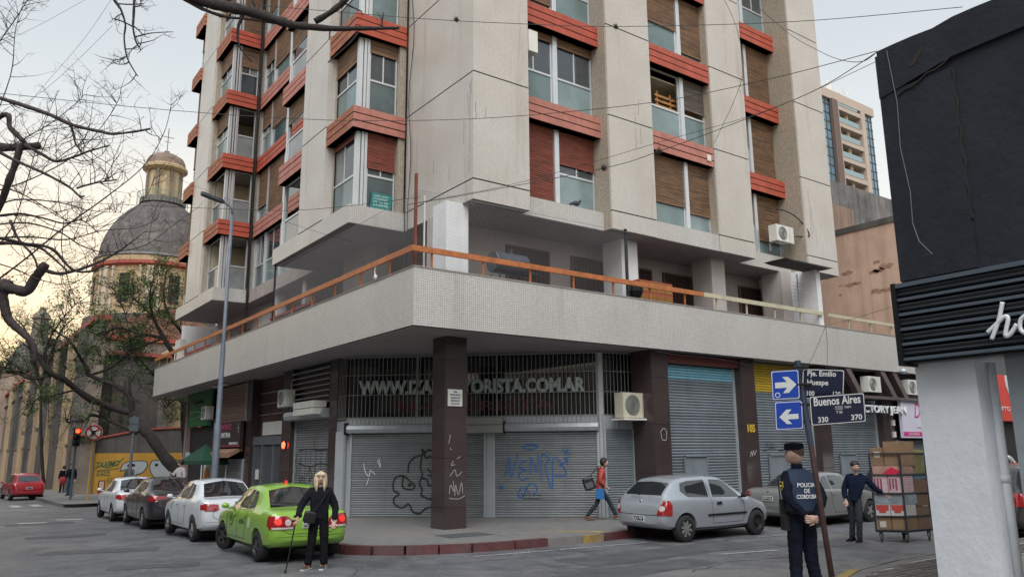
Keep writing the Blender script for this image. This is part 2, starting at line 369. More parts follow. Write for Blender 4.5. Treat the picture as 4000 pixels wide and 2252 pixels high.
# kerb stones, each a piece of the pavement
def kerb_run(pts, hz, par, mfun, step=.95, wdt=.16, zb=-.12, gap=.006):
    acc = []; 
    for (a, b_) in zip(pts[:-1], pts[1:]):
        a = Vector((*a, 0)); b_ = Vector((*b_, 0)); n = max(1, round((b_-a).length/step))
        for i in range(n): acc.append((a.lerp(b_, i/n), a.lerp(b_, (i+1)/n)))
    for i, (p, q) in enumerate(acc):
        d = (q-p); L = d.length; d.normalize(); nrm = Vector((-d.y, d.x, 0))
        m_ = MB(); z1 = hz((p.y+q.y)/2)+.006+R.uniform(-.006, .006); 
        c_ = [p+d*gap, q-d*gap, q-d*gap-nrm*wdt, p+d*gap-nrm*wdt]; mid = (p+q)/2
        o_ = R.uniform(-.008, .008)
        vs_ = [(v.x+nrm.x*o_, v.y+nrm.y*o_, zb+gz(mid.y)) for v in c_]+[(v.x-nrm.x*(.0 if k > 1 else .015), v.y-nrm.y*(.0 if k > 1 else .015), z1) for k, v in enumerate(c_)]
        m_.add(vs_, [(0, 3, 2, 1), (4, 5, 6, 7), (0, 1, 5, 4), (1, 2, 6, 5), (2, 3, 7, 6), (3, 0, 4, 7)])
        m_.build('kerb_stone', mfun(mid), par)
def kcol(p):
    if p.y < 13.6 and 10.2 < p.x < 11.9: return kyel if p.x > 11.0 else kgrey
    if p.x < 6.9 and p.y > 22: return kgrey
    return kred
kerb_run([(x, y) for x, y in kerb_pts[::-1]], lambda y: (0.15-0.014*max(0, y-21)), pave, kcol)
# the dropped kerb: a ramp let into the corner
m_ = MB(); m_.add([(10.25, 13.2, .012), (11.35, 13.14, .012), (11.5, 14.35, .156), (10.0, 14.5, .156), (10.0, 13.6, .15), (11.9, 13.5, .15)], [(0, 1, 2, 3), (0, 3, 4), (1, 5, 2)])
m_.build('ramp', kgrey, pave)
m_ = MB(); m_.add([(11.3, 13.16, .018), (12.15, 13.2, .13), (12.2, 13.6, .165), (11.5, 14.3, .162)], [(0, 1, 2, 3)]); m_.build('ramp_side', kyel, pave)
m_ = MB(); m_.box(8.9, 10.0, 14.55, 15.25, .1, .158); m_.build('access_cover', asphp, pave)
# road marks and mended patches
k_ = 0
def sheet(name, pts, h, m, par=None, mesh=False):
    q = MB(); q.add([(x, y, gz(y)+h) for x, y in pts], [tuple(range(len(pts)))]); o = q.build(name, m, par)
    if par is None: o['kind'] = 'structure'
    return o
def blob(cx, cy, a, b_, ang, n=18, j=.12):
    return [(cx+cos(ang)*a*cos(t)*(k:=1+R.uniform(-j, j))-sin(ang)*b_*sin(t)*k, cy+sin(ang)*a*cos(t)*k+cos(ang)*b_*sin(t)*k) for t in [2*pi*i/n for i in range(n)]]
def rectp(cx, cy, a, b_, ang, j=.04): return [(cx+cos(ang)*u*a-sin(ang)*v*b_+R.uniform(-j, j), cy+sin(ang)*u*a+cos(ang)*v*b_+R.uniform(-j, j)) for u, v in ((-1, -1), (0, -1.05), (1, -1), (1.03, 0), (1, 1), (0, .95), (-1, 1), (-1.02, 0))]
for cx, cy, a, b_, an in ((3.4, 15.6, .75, .35, -.3), (3.1, 19.2, 1.1, .42, -.35), (3.0, 24, .9, .4, 0), (2.6, 30, 1.3, .5, .1), (11.5, 11.0, 2.3, .55, .02), (9.6, 9.7, 1.6, .4, .05), (15, 9.9, 1.0, .4, -.1)):
    sheet('road_patch', rectp(cx, cy, a, b_, an), .004, asphp)
crk = mat('road_crack', (.035, .035, .037), .9)
for pts in ([(2, 14.2), (3.1, 14.7), (4.1, 14.4), (5, 14.9)], [(6.6, 12.4), (8, 12.2), (9.5, 11.9), (11, 12.1), (12.8, 11.5), (14.5, 11.6), (16.2, 11.2)], [(8.5, 10.8), (10, 10.5), (12, 10.6), (14.5, 10.0)], [(5.4, 11.5), (6.2, 13.4)], [(2.2, 20.5), (3.6, 19.9), (4.4, 20.4)], [(1.6, 26), (3, 25.3), (4.6, 25.9)], [(10, 9.0), (11.4, 9.4), (13.6, 8.9)], [(3.2, 12.6), (4.6, 12.0), (6.2, 12.1)]):
    L_ = []; 
    for p, q in zip(pts[:-1], pts[1:]):
        for i in range(6): t = i/6; L_.append((p[0]+(q[0]-p[0])*t+R.uniform(-.05, .05), p[1]+(q[1]-p[1])*t+R.uniform(-.05, .05)))
    q = MB(); o = len(L_); wv = [R.uniform(.003, .014) for _ in L_]
    q.add([(x, y-w_, gz(y)+.006) for (x, y), w_ in zip(L_, wv)]+[(x, y+w_, gz(y)+.006) for (x, y), w_ in zip(L_, wv)], [(i, i+1, o+i+1, o+i) for i in range(o-1)])
    s_ = q.build('road_crack', crk); s_['kind'] = 'structure'
for pts in ([(8.3, 12.75), (10.0, 12.55), (12.4, 12.35), (12.4, 12.41), (10, 12.62), (8.3, 12.80)], [(12.0, 10.1), (13.4, 9.8), (13.4, 9.9), (12.0, 10.17)], [(15.0, 11.5), (16.2, 11.4), (16.2, 11.46), (15, 11.57)]):
    sheet('road_line', pts, .008, linep)
for i in range(5):
    x = .6+i*.85; sheet('crossing_stripe', [(x, 43.6), (x+.42, 43.6), (x+.42, 46.4), (x, 46.4)], .008, linep)
for i in range(3): sheet('crossing_stripe', [(1.2+i*1.2, 29.5+i), (2.0+i*1.2, 29.3+i), (2.0+i*1.2, 29.8+i), (1.2+i*1.2, 30+i)], .008, linep)
# ================================================================ the apartment building
BLD = thing('apartment_building', 'corner apartment tower in cream mosaic with red window bands above a terrace and shuttered shops', 'apartment building', (9.71, 16.19, .15))
def part(name, mb, m, par=None, kind=None, smooth=False):
    o = mb.build(name, m, par or BLD, smooth)
    if kind: o['kind'] = kind
    return o
def each(name, mb, m, par=None): return build_each(mb, name, m, par or BLD)
Z0 = 8.0; ZT = [8.53+2.88*k for k in range(7)]; ZB = [Z0, 8.53]            # first row is the tiled base
XF = lambda u, d, z: (u, 15.46-d, z)                                       # street front (Huespe), d outwards
# ground and terrace core
part('shop_core', MB().prism([(10.2, 22.0), (15.6, 17.0), (17.0, 16.6), (31.6, 16.6), (31.6, 39.4), (10.2, 39.4)], -.6, 4.66), dark)
sl = MB(); sl.prism([(8.36, 15.24), (33.0, 15.24), (33.0, 17.5), (12, 17.5), (12, 41.0), (8.36, 41.0)], 4.66, 4.98); part('terrace_slab', sl, soffit)
part('slab_roof', MB().box(12, 33, 17.5, 41, 4.67, 4.97), soffit)
part('parapet', MB().box(8.21, 33.2, 15.09, 15.24, 4.65, 5.98).box(8.21, 8.36, 15.24, 41.07, 4.65, 5.98), tileW)
part('coping', MB().box(8.19, 33.2, 15.07, 15.26, 5.98, 6.0).box(8.19, 8.38, 15.26, 41.09, 5.98, 6.0), concr)
part('drip_edge', MB().box(8.2, 33.2, 15.08, 15.12, 4.63, 4.65).box(8.2, 8.24, 15.12, 41.07, 4.63, 4.65), darkjoint)
# railing of the terrace: thing parts
def post(x, y, z0=5.98, z1=6.34): return MB().box(x-.02, x+.02, y-.02, y+.02, z0, z1)
rail = part('handrail', MB().box(8.14, 17.88, 15.05, 15.11, 6.33, 6.46).box(8.14, 8.2, 15.11, 41.0, 6.33, 6.46), orange)
railc = part('handrail', MB().box(17.885, 23.9, 15.05, 15.11, 6.33, 6.46), railcream); railc['label'] = 'cream painted handrail'
raile = part('handrail', MB().box(24.25, 33, 15.05, 15.11, 6.33, 6.44), railcream); raile['label'] = 'cream handrail beyond the party wall'
for i in range(18):
    if abs(8.69+1.404*i-24.1) > .3: part('rail_post', post(8.69+1.404*i, 15.13), orange if i < 7 else railcream)
for i in range(16): part('rail_post', post(8.25, 16.35+1.6*i), orange)
# terrace walls and columns (they stand between slab and tower)
tw = MB().box(9.95, 24.3, 17.45, 17.6, 4.98, 8.0).box(11.2, 11.4, 18.4, 39.5, 4.98, 8.0)
part('terrace_wall', tw, wallw)
for x0, x1 in ((12.45, 13.88), (14.82, 16.25), (17.6, 18.1), (18.75, 20.3), (22.6, 23.72)):
    dr = part('terrace_door', MB().box(x0, x1, 17.38, 17.45, 4.98, 7.57), mat('door_brown', (.06, .035, .03), .6)); nb = MB()
    for i in range(10):
        xx = x0+.06+(x1-x0-.12)*i/9; nb.box(xx-.008, xx+.008, 17.34, 17.36, 5.0, 7.54)
    for z in (5.5, 6.0, 6.5, 7.0, 7.4): nb.box(x0+.03, x1-.03, 17.33, 17.335, z, z+.02)
    part('door_grille', nb, rustd, dr); part('door_frame', MB().box(x0-.05, x0, 17.36, 17.45, 4.98, 7.62).box(x1, x1+.05, 17.36, 17.45, 4.98, 7.62).box(x0, x1, 17.36, 17.45, 7.57, 7.62), woodg, dr)
for x0, x1, y0, y1 in ((9.55, 10.2, 15.95, 16.6), (15.6, 16.25, 16.1, 16.9), (19.55, 20.2, 16.1, 16.9), (23.2, 23.75, 16.1, 16.9)):
    part('terrace_column', MB().box(x0, x1, y0, y1, 4.98, 8.0), white if x0 < 17 else wallw)
part('terrace_column', MB().box(9.75, 10.5, 20.9, 22.5, 4.98, 8.0), wallw)
for y in (26.3, 29.2): part('terrace_column', MB().box(10.0, 10.35, y, y+.35, 4.98, 8.0), wallw)
part('terrace_back_wall', MB().box(10.3, 10.5, 30.8, 39.6, 4.98, 8.0), wallw)
dr = part('terrace_door', MB().box(10.22, 10.3, 33.2, 34.6, 4.98, 7.1), dark)
part('party_wall', MB().box(23.78, 24.02, 15.12, 18.2, 5.98, 8.0), white); part('party_wall_foot', MB().box(23.78, 24.02, 15.26, 18.2, 4.98, 5.98), white)
part('end_room_wall', MB().box(8.95, 10.4, 39.3, 39.5, 4.98, 7.95), white)
part('end_room_window', MB().box(8.7, 8.95, 38.6, 39.5, 4.98, 7.2), acw)
# ---- the tower
twc = MB()
twc.box(10.35, 25.75, 17.2, 38.2, 8.02, 26.2); part('tower_core', twc, dark)
part('tower_soffit', MB().prism([(10.05, 15.49), (11.75, 15.49), (11.75, 15.85), (14.71, 15.85), (14.71, 15.49), (16.44, 15.49), (16.44, 15.53), (19.31, 15.53), (19.31, 15.49), (20.99, 15.49), (20.99, 16.2), (23.98, 16.2), (23.98, 15.49), (25.73, 15.49), (25.73, 38.2), (8.38, 38.2), (8.38, 32.23), (9.85, 32.23), (9.85, 25.07), (8.38, 25.07), (8.38, 19.08), (10.05, 19.08)], 7.985, 7.997), soffit)
part('tower_roof', MB().box(8.4, 25.7, 15.5, 38.3, 26.2, 26.4), concr)
def pier(x0, x1, y0, y1):
    p = part('pier', MB().box(x0+.02, x1-.02, y0+.02, y1-.02, 8.0, 26.2), darkjoint)
    for a, c_ in zip([8.0]+ZT, ZT+[26.2]):
        if c_-a > .05: part('cladding_panel', MB().box(x0, x1, y0, y1, a+(.018 if a > 8 else 0), c_-.018), tileT, p)
    return p
pier(10.02, 11.78, 15.46, 19.02)
for a, c_ in ((14.68, 16.47), (19.28, 21.02), (23.95, 25.76)): pier(a, c_, 15.46, 17.2)
pier(8.35, 9.6, 20.95, 22.85); pier(8.35, 9.5, 34.45, 36.7)
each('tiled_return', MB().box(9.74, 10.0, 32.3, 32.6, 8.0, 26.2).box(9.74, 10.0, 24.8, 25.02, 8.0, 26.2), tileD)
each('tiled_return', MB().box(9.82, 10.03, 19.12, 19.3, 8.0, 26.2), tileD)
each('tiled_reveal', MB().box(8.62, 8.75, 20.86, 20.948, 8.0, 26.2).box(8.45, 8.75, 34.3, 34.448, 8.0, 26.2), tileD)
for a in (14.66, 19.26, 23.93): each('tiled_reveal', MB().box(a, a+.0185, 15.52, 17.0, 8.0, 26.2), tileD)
P3_ = [(0, .188), (.221, .409), (.442, .63)]
def band(T, u0, u1, d0, d1, z, m, lab=None, ends=True):
    """one spandrel band of three boards with dark joints"""
    p = part('window_band', MB().box(u0+.02, u1-.02, d0, d1-.02, z-.63, z, T=T), darkjoint)
    if lab: p['label'] = lab
    for a, c_ in P3_: part('board', MB().box(u0, u1, d0+.001, d1+R.uniform(-.004, .004), z-.63+a, z-.63+c_, T=T), m, p)
    return p
def blind(T, u0, u1, d, z0, z1, m, par):
    b_ = MB(); n = max(1, int((z1-z0)/.055)); h = (z1-z0)/n
    for i in range(n): b_.box(u0, u1, d+R.uniform(0, .006), d+.018, z0+h*i+.016, z0+h*i+h, T=T)
    b_.box(u0, u1, d-.012, d-.002, z0, z1, mi=1, T=T); b_.box(u0, u1, d, d+.03, z0-.05, z0, T=T)
    o = part('blind', b_, [m, darkjoint], par); o['kind'] = 'stuff'; return o
def window(T, u0, u1, d, z0, z1, split=.44, up=2, bl=0, bm=None, glo=None, gup=None, depth=.06, opened=False):
    """aluminium frame, one frosted pane below the rail, sliding panes above it, a roller blind of wooden slats"""
    f = .04; zr = z0+(z1-z0)*split; b_ = MB()
    b_.box(u0, u0+f, d-.03, d+.03, z0, z1, T=T).box(u1-f, u1, d-.03, d+.03, z0, z1, T=T).box(u0+f, u1-f, d-.03, d+.03, z0, z0+f, T=T).box(u0+f, u1-f, d-.03, d+.03, zr-.03, zr+.03, T=T).box(u0+f, u1-f, d-.03, d+.03, z1-f, z1, T=T)
    if up == 2 and not opened: um = (u0+u1)/2; b_.box(um-.02, um+.02, d-.025, d+.025, zr+.03, z1-f, T=T)
    w_ = part('window', b_, alu)
    part('pane', MB().box(u0+f, u1-f, d-.01, d+.005, z0+f, zr-.03, T=T), glo or R.choice([glassL, glassL, glassL2, glassL3]), w_)
    if not opened:
        if up == 2:
            part('pane', MB().box(u0+f, um-.02, d-.008, d+.004, zr+.03, z1-f, T=T), gup or glassU, w_); part('pane', MB().box(um+.02, u1-f, d-.018, d-.006, zr+.03, z1-f, T=T), gup or R.choice([glassU, glassU, glassC]), w_)
        else: part('pane', MB().box(u0+f, u1-f, d-.008, d+.004, zr+.03, z1-f, T=T), gup or glassU, w_)
    hb = (z1-z0)*bl
    if hb > .05: blind(T, u0+.015, u1-.015, d+.035, z1-hb, z1, bm or woodb, w_)
    return w_
def zrow(k): return (8.53 if k == 0 else ZT[k]+.0)+.02, ZT[k]+2.88-.63
def bay(T, u0, u1, dw, db, cells, posts, mats_, n=6, back=True):
    """a stack of windows between two piers: cells[k] = list of (u0, u1, blind, blindmat, opened)"""
    part('band_base', MB().box(u0, u1, dw-.3, db, 8.0, 8.53, T=T), tileW)
    for k in range(n):
        z0, z1 = zrow(k)
        if k < n: band(T, u0, u1, dw-.25, db, ZT[k]+2.88, mats_[k] if k < len(mats_) else brightred)
        for a, c_, bl, bm, op in cells[k % len(cells)]: window(T, a, c_, dw, z0, z1, bl=bl, bm=bm, opened=op)
        for a, c_ in posts: 
            b_ = MB().box(a, c_, dw-.02, dw+.09, z0-.02, z1+.02, T=T).box(a+.03, a+.05, dw+.09, dw+.1, z0, z1, T=T); part('mullion', b_, alu)
# front bays (faces -Y)
W_, RB, GY = woodb, woodr, woodg
bay(XF, 11.78, 14.66, -.69, -.34, [
    [(11.8, 13.12, 1, RB, 0), (13.3, 14.64, .42, RB, 0)], [(11.8, 13.12, .08, W_, 0), (13.3, 14.64, .1, W_, 0)],
    [(11.8, 13.12, .85, W_, 0), (13.3, 14.64, .35, W_, 0)], [(11.8, 13.12, .5, W_, 0), (13.3, 14.64, .6, W_, 0)], [(11.8, 13.12, .3, W_, 0), (13.3, 14.64, .9, W_, 0)], [(11.8, 13.12, .3, W_, 0), (13.3, 14.64, .5, W_, 0)]],
    [(13.13, 13.29)], [faded, brightred, brightred, brightred, brightred, brightred])
bay(XF, 16.49, 19.26, -.34, -.03, [
    [(16.5, 18.06, .66, W_, 0), (18.24, 19.25, .72, W_, 0)], [(16.5, 18.06, .0, W_, 1), (18.24, 19.25, .45, GY, 1)],
    [(16.5, 18.06, .55, W_, 0), (18.24, 19.25, .85, W_, 0)], [(16.5, 18.06, .6, W_, 0), (18.24, 19.25, 1, W_, 0)], [(16.5, 18.06, .3, W_, 0), (18.24, 19.25, .3, W_, 0)], [(16.5, 18.06, .3, W_, 0), (18.24, 19.25, .3, W_, 0)]],
    [(18.07, 18.23)], [faded, brightred, brightred, brightred, brightred, brightred])
bay(XF, 21.04, 23.93, -1.04, -.69, [
    [(21.05, 22.42, .5, W_, 0), (22.6, 23.9, .73, W_, 0)], [(21.05, 22.42, .5, W_, 0), (22.6, 23.9, 1, W_, 0)], [(21.05, 22.42, 1, W_, 0), (22.6, 23.9, 1, W_, 0)],
    [(21.05, 22.42, .1, W_, 0), (22.6, 23.9, .12, W_, 0)], [(21.05, 22.42, .3, W_, 0), (22.6, 23.9, .6, W_, 0)], [(21.05, 22.42, .3, W_, 0), (22.6, 23.9, .3, W_, 0)]],
    [(22.43, 22.59)], [brightred]*6)
part('room', MB().box(16.5, 19.25, 15.83, 17.15, 11.2, 11.25).box(16.5, 19.25, 17.1, 17.15, 11.25, 13.4).box(16.5, 19.25, 15.9, 17.15, 13.42, 13.46), cream)
# sides facing Buenos Aires street (-X): u is y, d outwards from x = 10
BF = lambda u, d, z: (10-d, u, z)
# bay 1
each('band_base', MB().box(8.35, 8.7, 19.05, 20.95, 8.0, 8.53).box(8.7, 10.02, 19.05, 19.35, 8.0, 8.53).box(8.35, 8.7, 22.85, 25.1, 8.0, 8.53), tileW)
part('bay_floor', MB().box(8.7, 10.3, 19.35, 25.1, 8.02, 8.5), soffit)
NF = lambda y: (lambda u, d, z: (u, y-d, z))
def sidebay(ya, yb, k, blf, m1, m2, near, nb, open_=False):
    pass
b1cells = [(.06, .45), (.3, .16), (.35, 0), (.4, .5), (.2, .4), (.4, .3)]
for k in range(6):
    z0, z1 = zrow(k); zz = ZT[k]+2.88
    nm = (faded if k == 0 else brightred)
    band(BF, 19.07, 20.94, 1.2, 1.62, zz, brownred); band(NF(19.05), 8.38, 10.0, -.3, 0, zz, nm)
    band(BF, 22.86, 25.1, 1.2, 1.6, zz, faded)
    window(BF, 19.42, 20.9, 1.33, z0, z1, bl=b1cells[k][0], bm=RB if k == 0 else W_); window(NF(19.3), 8.92, 9.8, 0, z0, z1, bl=b1cells[k][1], bm=RB if k == 0 else W_, gup=glassC if k == 2 else None)
    part('mullion', MB().box(8.6, 8.72, 19.28, 19.42, z0, z1).box(8.74, 8.82, 19.24, 19.3, z0, z1).box(8.84, 8.91, 19.24, 19.3, z0, z1), alu)
    window(BF, 23.0, 25.0, 1.33, z0, z1, up=1, bl=[.0, .3, .35, .5, .6, .5][k], bm=W_, opened=k in (0, 1, 2), glo=glassC if k < 3 else None)
    part('mullion', MB().box(8.6, 8.74, 24.98, 25.1, z0, z1), alu)
    part('bay_end_wall', MB().box(8.75, 9.6, 22.6, 22.84, z0, z1), cream); part('bay_slab', MB().box(8.75, 10.3, 19.36, 25.08, zz-.6, zz-.05), soffit)
# recess between the bays
part('recess_beam', MB().box(9.8, 10.3, 25.12, 32.2, 8.0, 8.53), concr)
for k in range(6):
    z0, z1 = zrow(k); zz = ZT[k]+2.88
    band(BF, 25.12, 32.24, -.3, .2, zz, faded if k != 1 else brightred)
    for i, (a, c_) in enumerate(((25.2, 27.1), (27.25, 29.0), (29.25, 30.9), (31.0, 32.2))):
        window(BF, a, c_, -.02, z0, z1, bl=[[.1, .05, .0, .0], [.4, .3, 1, .7], [.3, .5, .55, .4], [.5, .6, .6, .35], [.3, .5, .9, .5], [.4, .5, .3, .2]][k][i], bm=W_)
        part('mullion', MB().box(9.94, 10.04, c_+.02, c_+.12, z0, z1), alu)
# bay 2
each('band_base', MB().box(8.35, 8.7, 32.2, 34.45, 8.0, 8.53).box(8.7, 9.74, 32.2, 32.4, 8.0, 8.53).box(8.35, 8.7, 36.7, 38.3, 8.0, 8.53), tileW)
part('bay_floor', MB().box(8.7, 10.3, 32.4, 38.3, 8.02, 8.5), soffit)
for k in range(6):
    z0, z1 = zrow(k); zz = ZT[k]+2.88
    band(BF, 32.22, 34.44, 1.2, 1.62, zz, brownred); band(NF(32.2), 8.38, 9.74, -.3, 0, zz, brightred)
    band(BF, 36.72, 38.3, 1.2, 1.75, zz, brownred)
    op = k in (0, 1, 2)
    window(BF, 32.6, 34.3, 1.33, z0, z1, bl=0 if k < 2 else .35, bm=W_, opened=k < 2); window(NF(32.45), 8.95, 9.7, 0, z0, z1, bl=[0, 0, 0, .4, 1, 1][k], bm=W_, opened=op, glo=glassC if op else glassU)
    part('mullion', MB().box(8.6, 8.72, 32.42, 32.56, z0, z1).box(8.76, 8.82, 32.38, 32.46, z0, z1).box(8.86, 8.93, 32.38, 32.46, z0, z1), alu)
    window(BF, 36.8, 38.25, 1.33, z0, z1, bl=[.65, .95, .5, .9, .3, .5][k], bm=W_)
    part('room', MB().box(8.75, 10.3, 34.2, 34.4, z0, z1).box(10.1, 10.3, 32.45, 34.2, z0, z1), cream); part('bay_slab', MB().box(8.75, 10.3, 32.46, 38.28, zz-.6, zz-.05), soffit)
part('far_wall', MB().box(8.75, 25.7, 38.32, 38.4, 8.0, 26.2), wallw); part('side_wall', MB().box(25.68, 25.76, 17.2, 38.3, 8.0, 26.2), wallw)
# drain pipe down the inner corner
part('drain_pipe', MB().tube([(9.72, 32.12, 6.0), (9.72, 32.12, 26)], .05, 6).tube([(9.66, 32.1, 8.6), (9.63, 32.1, 16), (9.66, 32.1, 26)], .018, 5), black)
part('wall_cable', MB().tube([(9.96, 18.9, z) for z in (6.9, 9, 12, 14, 17, 20, 26)], .015, 4).tube([(9.97+.02*sin(z), 18.7+.1*sin(z*1.7), z) for z in [7+.6*i for i in range(31)]], .01, 4), cablem)
# ================================================================ ground floor shops
XT = lambda u, d, z: (u, 15.35-d, z)
BT = lambda u, d, z: (9.45-d, u, z)
BTt = lambda u, d, z: (9.45-d, -u, z)                   # the same wall read from left to right
SU = Vector((.7352, -.6779, 0)); SN = Vector((-.6779, -.7352, 0)); SO = Vector((9.57, 21.25, 0))
ST = lambda u, d, z: tuple(SO+SU*u+SN*d+Vector((0, 0, z)))
def shutter(T, u0, u1, z0, z1, pitch, zones, par=None, frame_m=None, name='roller_shutter', lab=None, fw=.07):
    """roller shutter: guide rails and every slat a piece of its own; zones = [(z above which, material)]"""
    b_ = MB().box(u0-fw, u0, -.05, .05, z0, z1, T=T).box(u1, u1+fw, -.05, .05, z0, z1, T=T).box(u0, u1, -.06, -.04, z0, z1, T=T)
    p = part(name, b_, frame_m or frameg, par)
    if lab: p['label'] = lab
    n = int((z1-z0)/pitch); h = (z1-z0)/n; ms = {}
    for i in range(n):
        z = z0+i*h; m = ([q for zz, q in zones if z >= zz-.01] or [zones[0][1]])[-1]
        key = (m.name, R.randrange(3))
        if key not in ms:
            if key[1]:
                k_ = m.name+['', '_dull', '_grimy'][key[1]]
                if k_ not in _m:
                    m2 = m.copy(); m2.name = k_; bb = m2.node_tree.nodes['Principled BSDF']; lk = bb.inputs['Base Color'].links; f_ = [1, .86, .93][key[1]]
                    if lk:
                        x_ = m2.node_tree.nodes.new('ShaderNodeVectorMath'); x_.operation = 'SCALE'; x_.inputs['Scale'].default_value = f_; m2.node_tree.links.new(lk[0].from_socket, x_.inputs[0]); m2.node_tree.links.new(x_.outputs[0], bb.inputs['Base Color'])
                    _m[k_] = m2
                m = _m[k_]
            q = MB(); pr = [(-.02, .002), (.006, .1*h), (.017, .35*h), (.017, .65*h), (.006, .86*h), (-.02, h-.003)]; o = 0
            q.add([T(u, d, z_) for u in (u0, u1) for d, z_ in pr], [(j, j+1, j+7, j+6) for j in range(5)]+[(5, 0, 6, 11)])
            ms[key] = q.mesh('slat', m)
        n_ = Vector(T(0, 1, 0))-Vector(T(0, 0, 0)); o_ = n_*R.uniform(-.003, .002); put('slat', ms[key], p, loc=(o_.x, o_.y, z+R.uniform(-.0012, .0012)), world=False)
    return p
def strokes(T, lines, wd, m, par, name='graffiti', d=.024):
    q = MB()
    for L_ in lines:
        P = [Vector((a, b_)) for a, b_ in L_]
        S = []
        for i in range(len(P)-1):                       # smooth the hand-drawn line
            p0, p1, p2, p3 = P[max(i-1, 0)], P[i], P[i+1], P[min(i+2, len(P)-1)]
            for k in range(5):
                t_ = k/5; S.append(.5*((2*p1)+(p2-p0)*t_+(2*p0-5*p1+4*p2-p3)*t_*t_+(3*p1-p0-3*p2+p3)*t_**3))
        S.append(P[-1]); o = len(q.v)
        for i, s_ in enumerate(S):
            t_ = (S[min(i+1, len(S)-1)]-S[max(i-1, 0)]); t_ = t_.normalized() if t_.length else Vector((1, 0)); n_ = Vector((-t_.y, t_.x))*wd/2
            q.v += [T(s_.x+n_.x, d, s_.y+n_.y), T(s_.x-n_.x, d, s_.y-n_.y)]
        for i in range(len(S)-1): q.f.append((o+2*i, o+2*i+1, o+2*i+3, o+2*i+2)); q.mi.append(0)
    o = q.build(name, m, par); return o
gblack = mat('spray_black', (.02, .02, .022), .6); gblue = mat('spray_blue', (.03, .13, .36), .6); gwhite = mat('spray_white', (.6, .6, .6), .7)
gred = mat('spray_red', (.5, .10, .05), .7); ggreen = mat('spray_green', (.06, .12, .05), .7)
# --- corner shop front, set at an angle under the overhang
L_ = 7.155
s1 = shutter(ST, .1, 3.9, .15, 2.43, .062, [(0, steel)], lab='long steel roller shutter with a black sprayed face')
s2 = shutter(ST, 4.22, 7.05, .15, 2.43, .062, [(0, steel)], lab='steel roller shutter tagged in blue')
part('shop_side_post', MB().box(-.42, .03, -.25, -.05, .1, 2.5, T=ST), frameg)
for u0, u1 in ((-.05, 3.4), (4.5, 7.1)):
    part('shutter_housing', MB().prism([(.0, 2.44), (.2, 2.46), (.24, 2.56), (.2, 2.66), (0, 2.7)], u0, u1, T=lambda d, z, u: ST(u, d, z)), frameg)
    part('housing_bracket', MB().box(u0-.03, u0+.02, 0, .27, 2.4, 2.74, T=ST), black)
part('motor_box', MB().box(3.44, 4.48, .02, .42, 2.42, 2.63, T=ST).box(3.44, 4.48, .02, .40, 2.645, 2.84, T=ST), mat('motor_box_grey', (.27, .27, .26), .6, .1, 3))
part('shop_lintel', MB().box(-.1, 7.15, -.2, .0, 2.7, 2.86, T=ST), frameg); part('shop_post', MB().box(3.975, 4.145, -.06, .035, .12, 2.7, T=ST), frameg); part('shop_post', MB().box(7.135, 7.26, -.2, .0, .12, 4.62, T=ST), frameg)
part('shop_glass', MB().box(-.1, 7.15, -.32, -.3, 2.86, 4.65, T=ST), darkglass)
shp = part('shop_backing', MB().box(-.1, 7.15, -.42, -.36, .1, 4.65, T=ST), dark)
letw = mat('shop_lettering', (.52, .60, .58), .5, .1, 6)
text('WWW.IZARMAYORISTA.COM.AR', ST, .22, -.05, 3.52, 1, letw, shp, width=6.56, height=.43, bold=.055, depth=.01)
text('MAYORISTA', ST, 1.3, -.27, 3.05, 1, mat('red_lettering', (.10, .012, .012), .5), shp, width=4.6, height=.3, bold=.02)
gr = part('window_grille', MB().box(-.1, 7.12, -.015, .015, 2.86, 2.90, T=ST).box(-.1, 7.12, -.015, .015, 4.60, 4.64, T=ST).box(1.95, 2.0, -.02, .03, 2.86, 4.64, T=ST).box(4.25, 4.3, -.02, .03, 2.86, 4.64, T=ST).box(7.07, 7.13, -.03, .03, .15, 4.64, T=ST), barm)
bm_ = MB().box(-.009, .009, -.009, .009, 2.7, 4.62, T=lambda u, d, z: tuple(SU*u+SN*d+Vector((0, 0, z)))).mesh('bar', barm)
for i in range(58):
    u = -.04+i*.1235
    put('bar', bm_, gr, loc=SO+SU*u, world=False)
for z in (3.52, 4.09): part('bar', MB().box(-.1, 7.1, .01, .025, z, z+.018, T=ST), barm, gr)
# wing of the shop front towards the passage
WU = Vector((1.05, -.19+.0, 0)).normalized(); WN = Vector((WU.y, -WU.x, 0)); WO = Vector((14.87, 16.36, 0))
WT = lambda u, d, z: tuple(WO+WU*u+WN*d+Vector((0, 0, z)))
s3 = shutter(WT, .08, .98, .15, 2.5, .062, [(0, steelB)], lab='narrow blue-grey shutter beside the brown pillar')
part('shop_lintel', MB().box(0, 1.1, -.1, .02, 2.5, 2.86, T=WT), frameg); part('shop_glass', MB().box(0, 1.1, -.2, -.18, 2.86, 4.65, T=WT), darkglass)
gr2 = part('window_grille', MB().box(0, 1.08, -.01, .01, 2.86, 2.9, T=WT).box(0, 1.08, -.01, .01, 4.6, 4.64, T=WT), barm)
for i in range(9): part('bar', MB().box(.06+i*.12, .078+i*.12, -.009, .009, 2.86, 4.62, T=WT), barm, gr2)
for z in (3.52, 4.09): part('bar', MB().box(0, 1.08, .01, .022, z, z+.018, T=WT), barm, gr2)
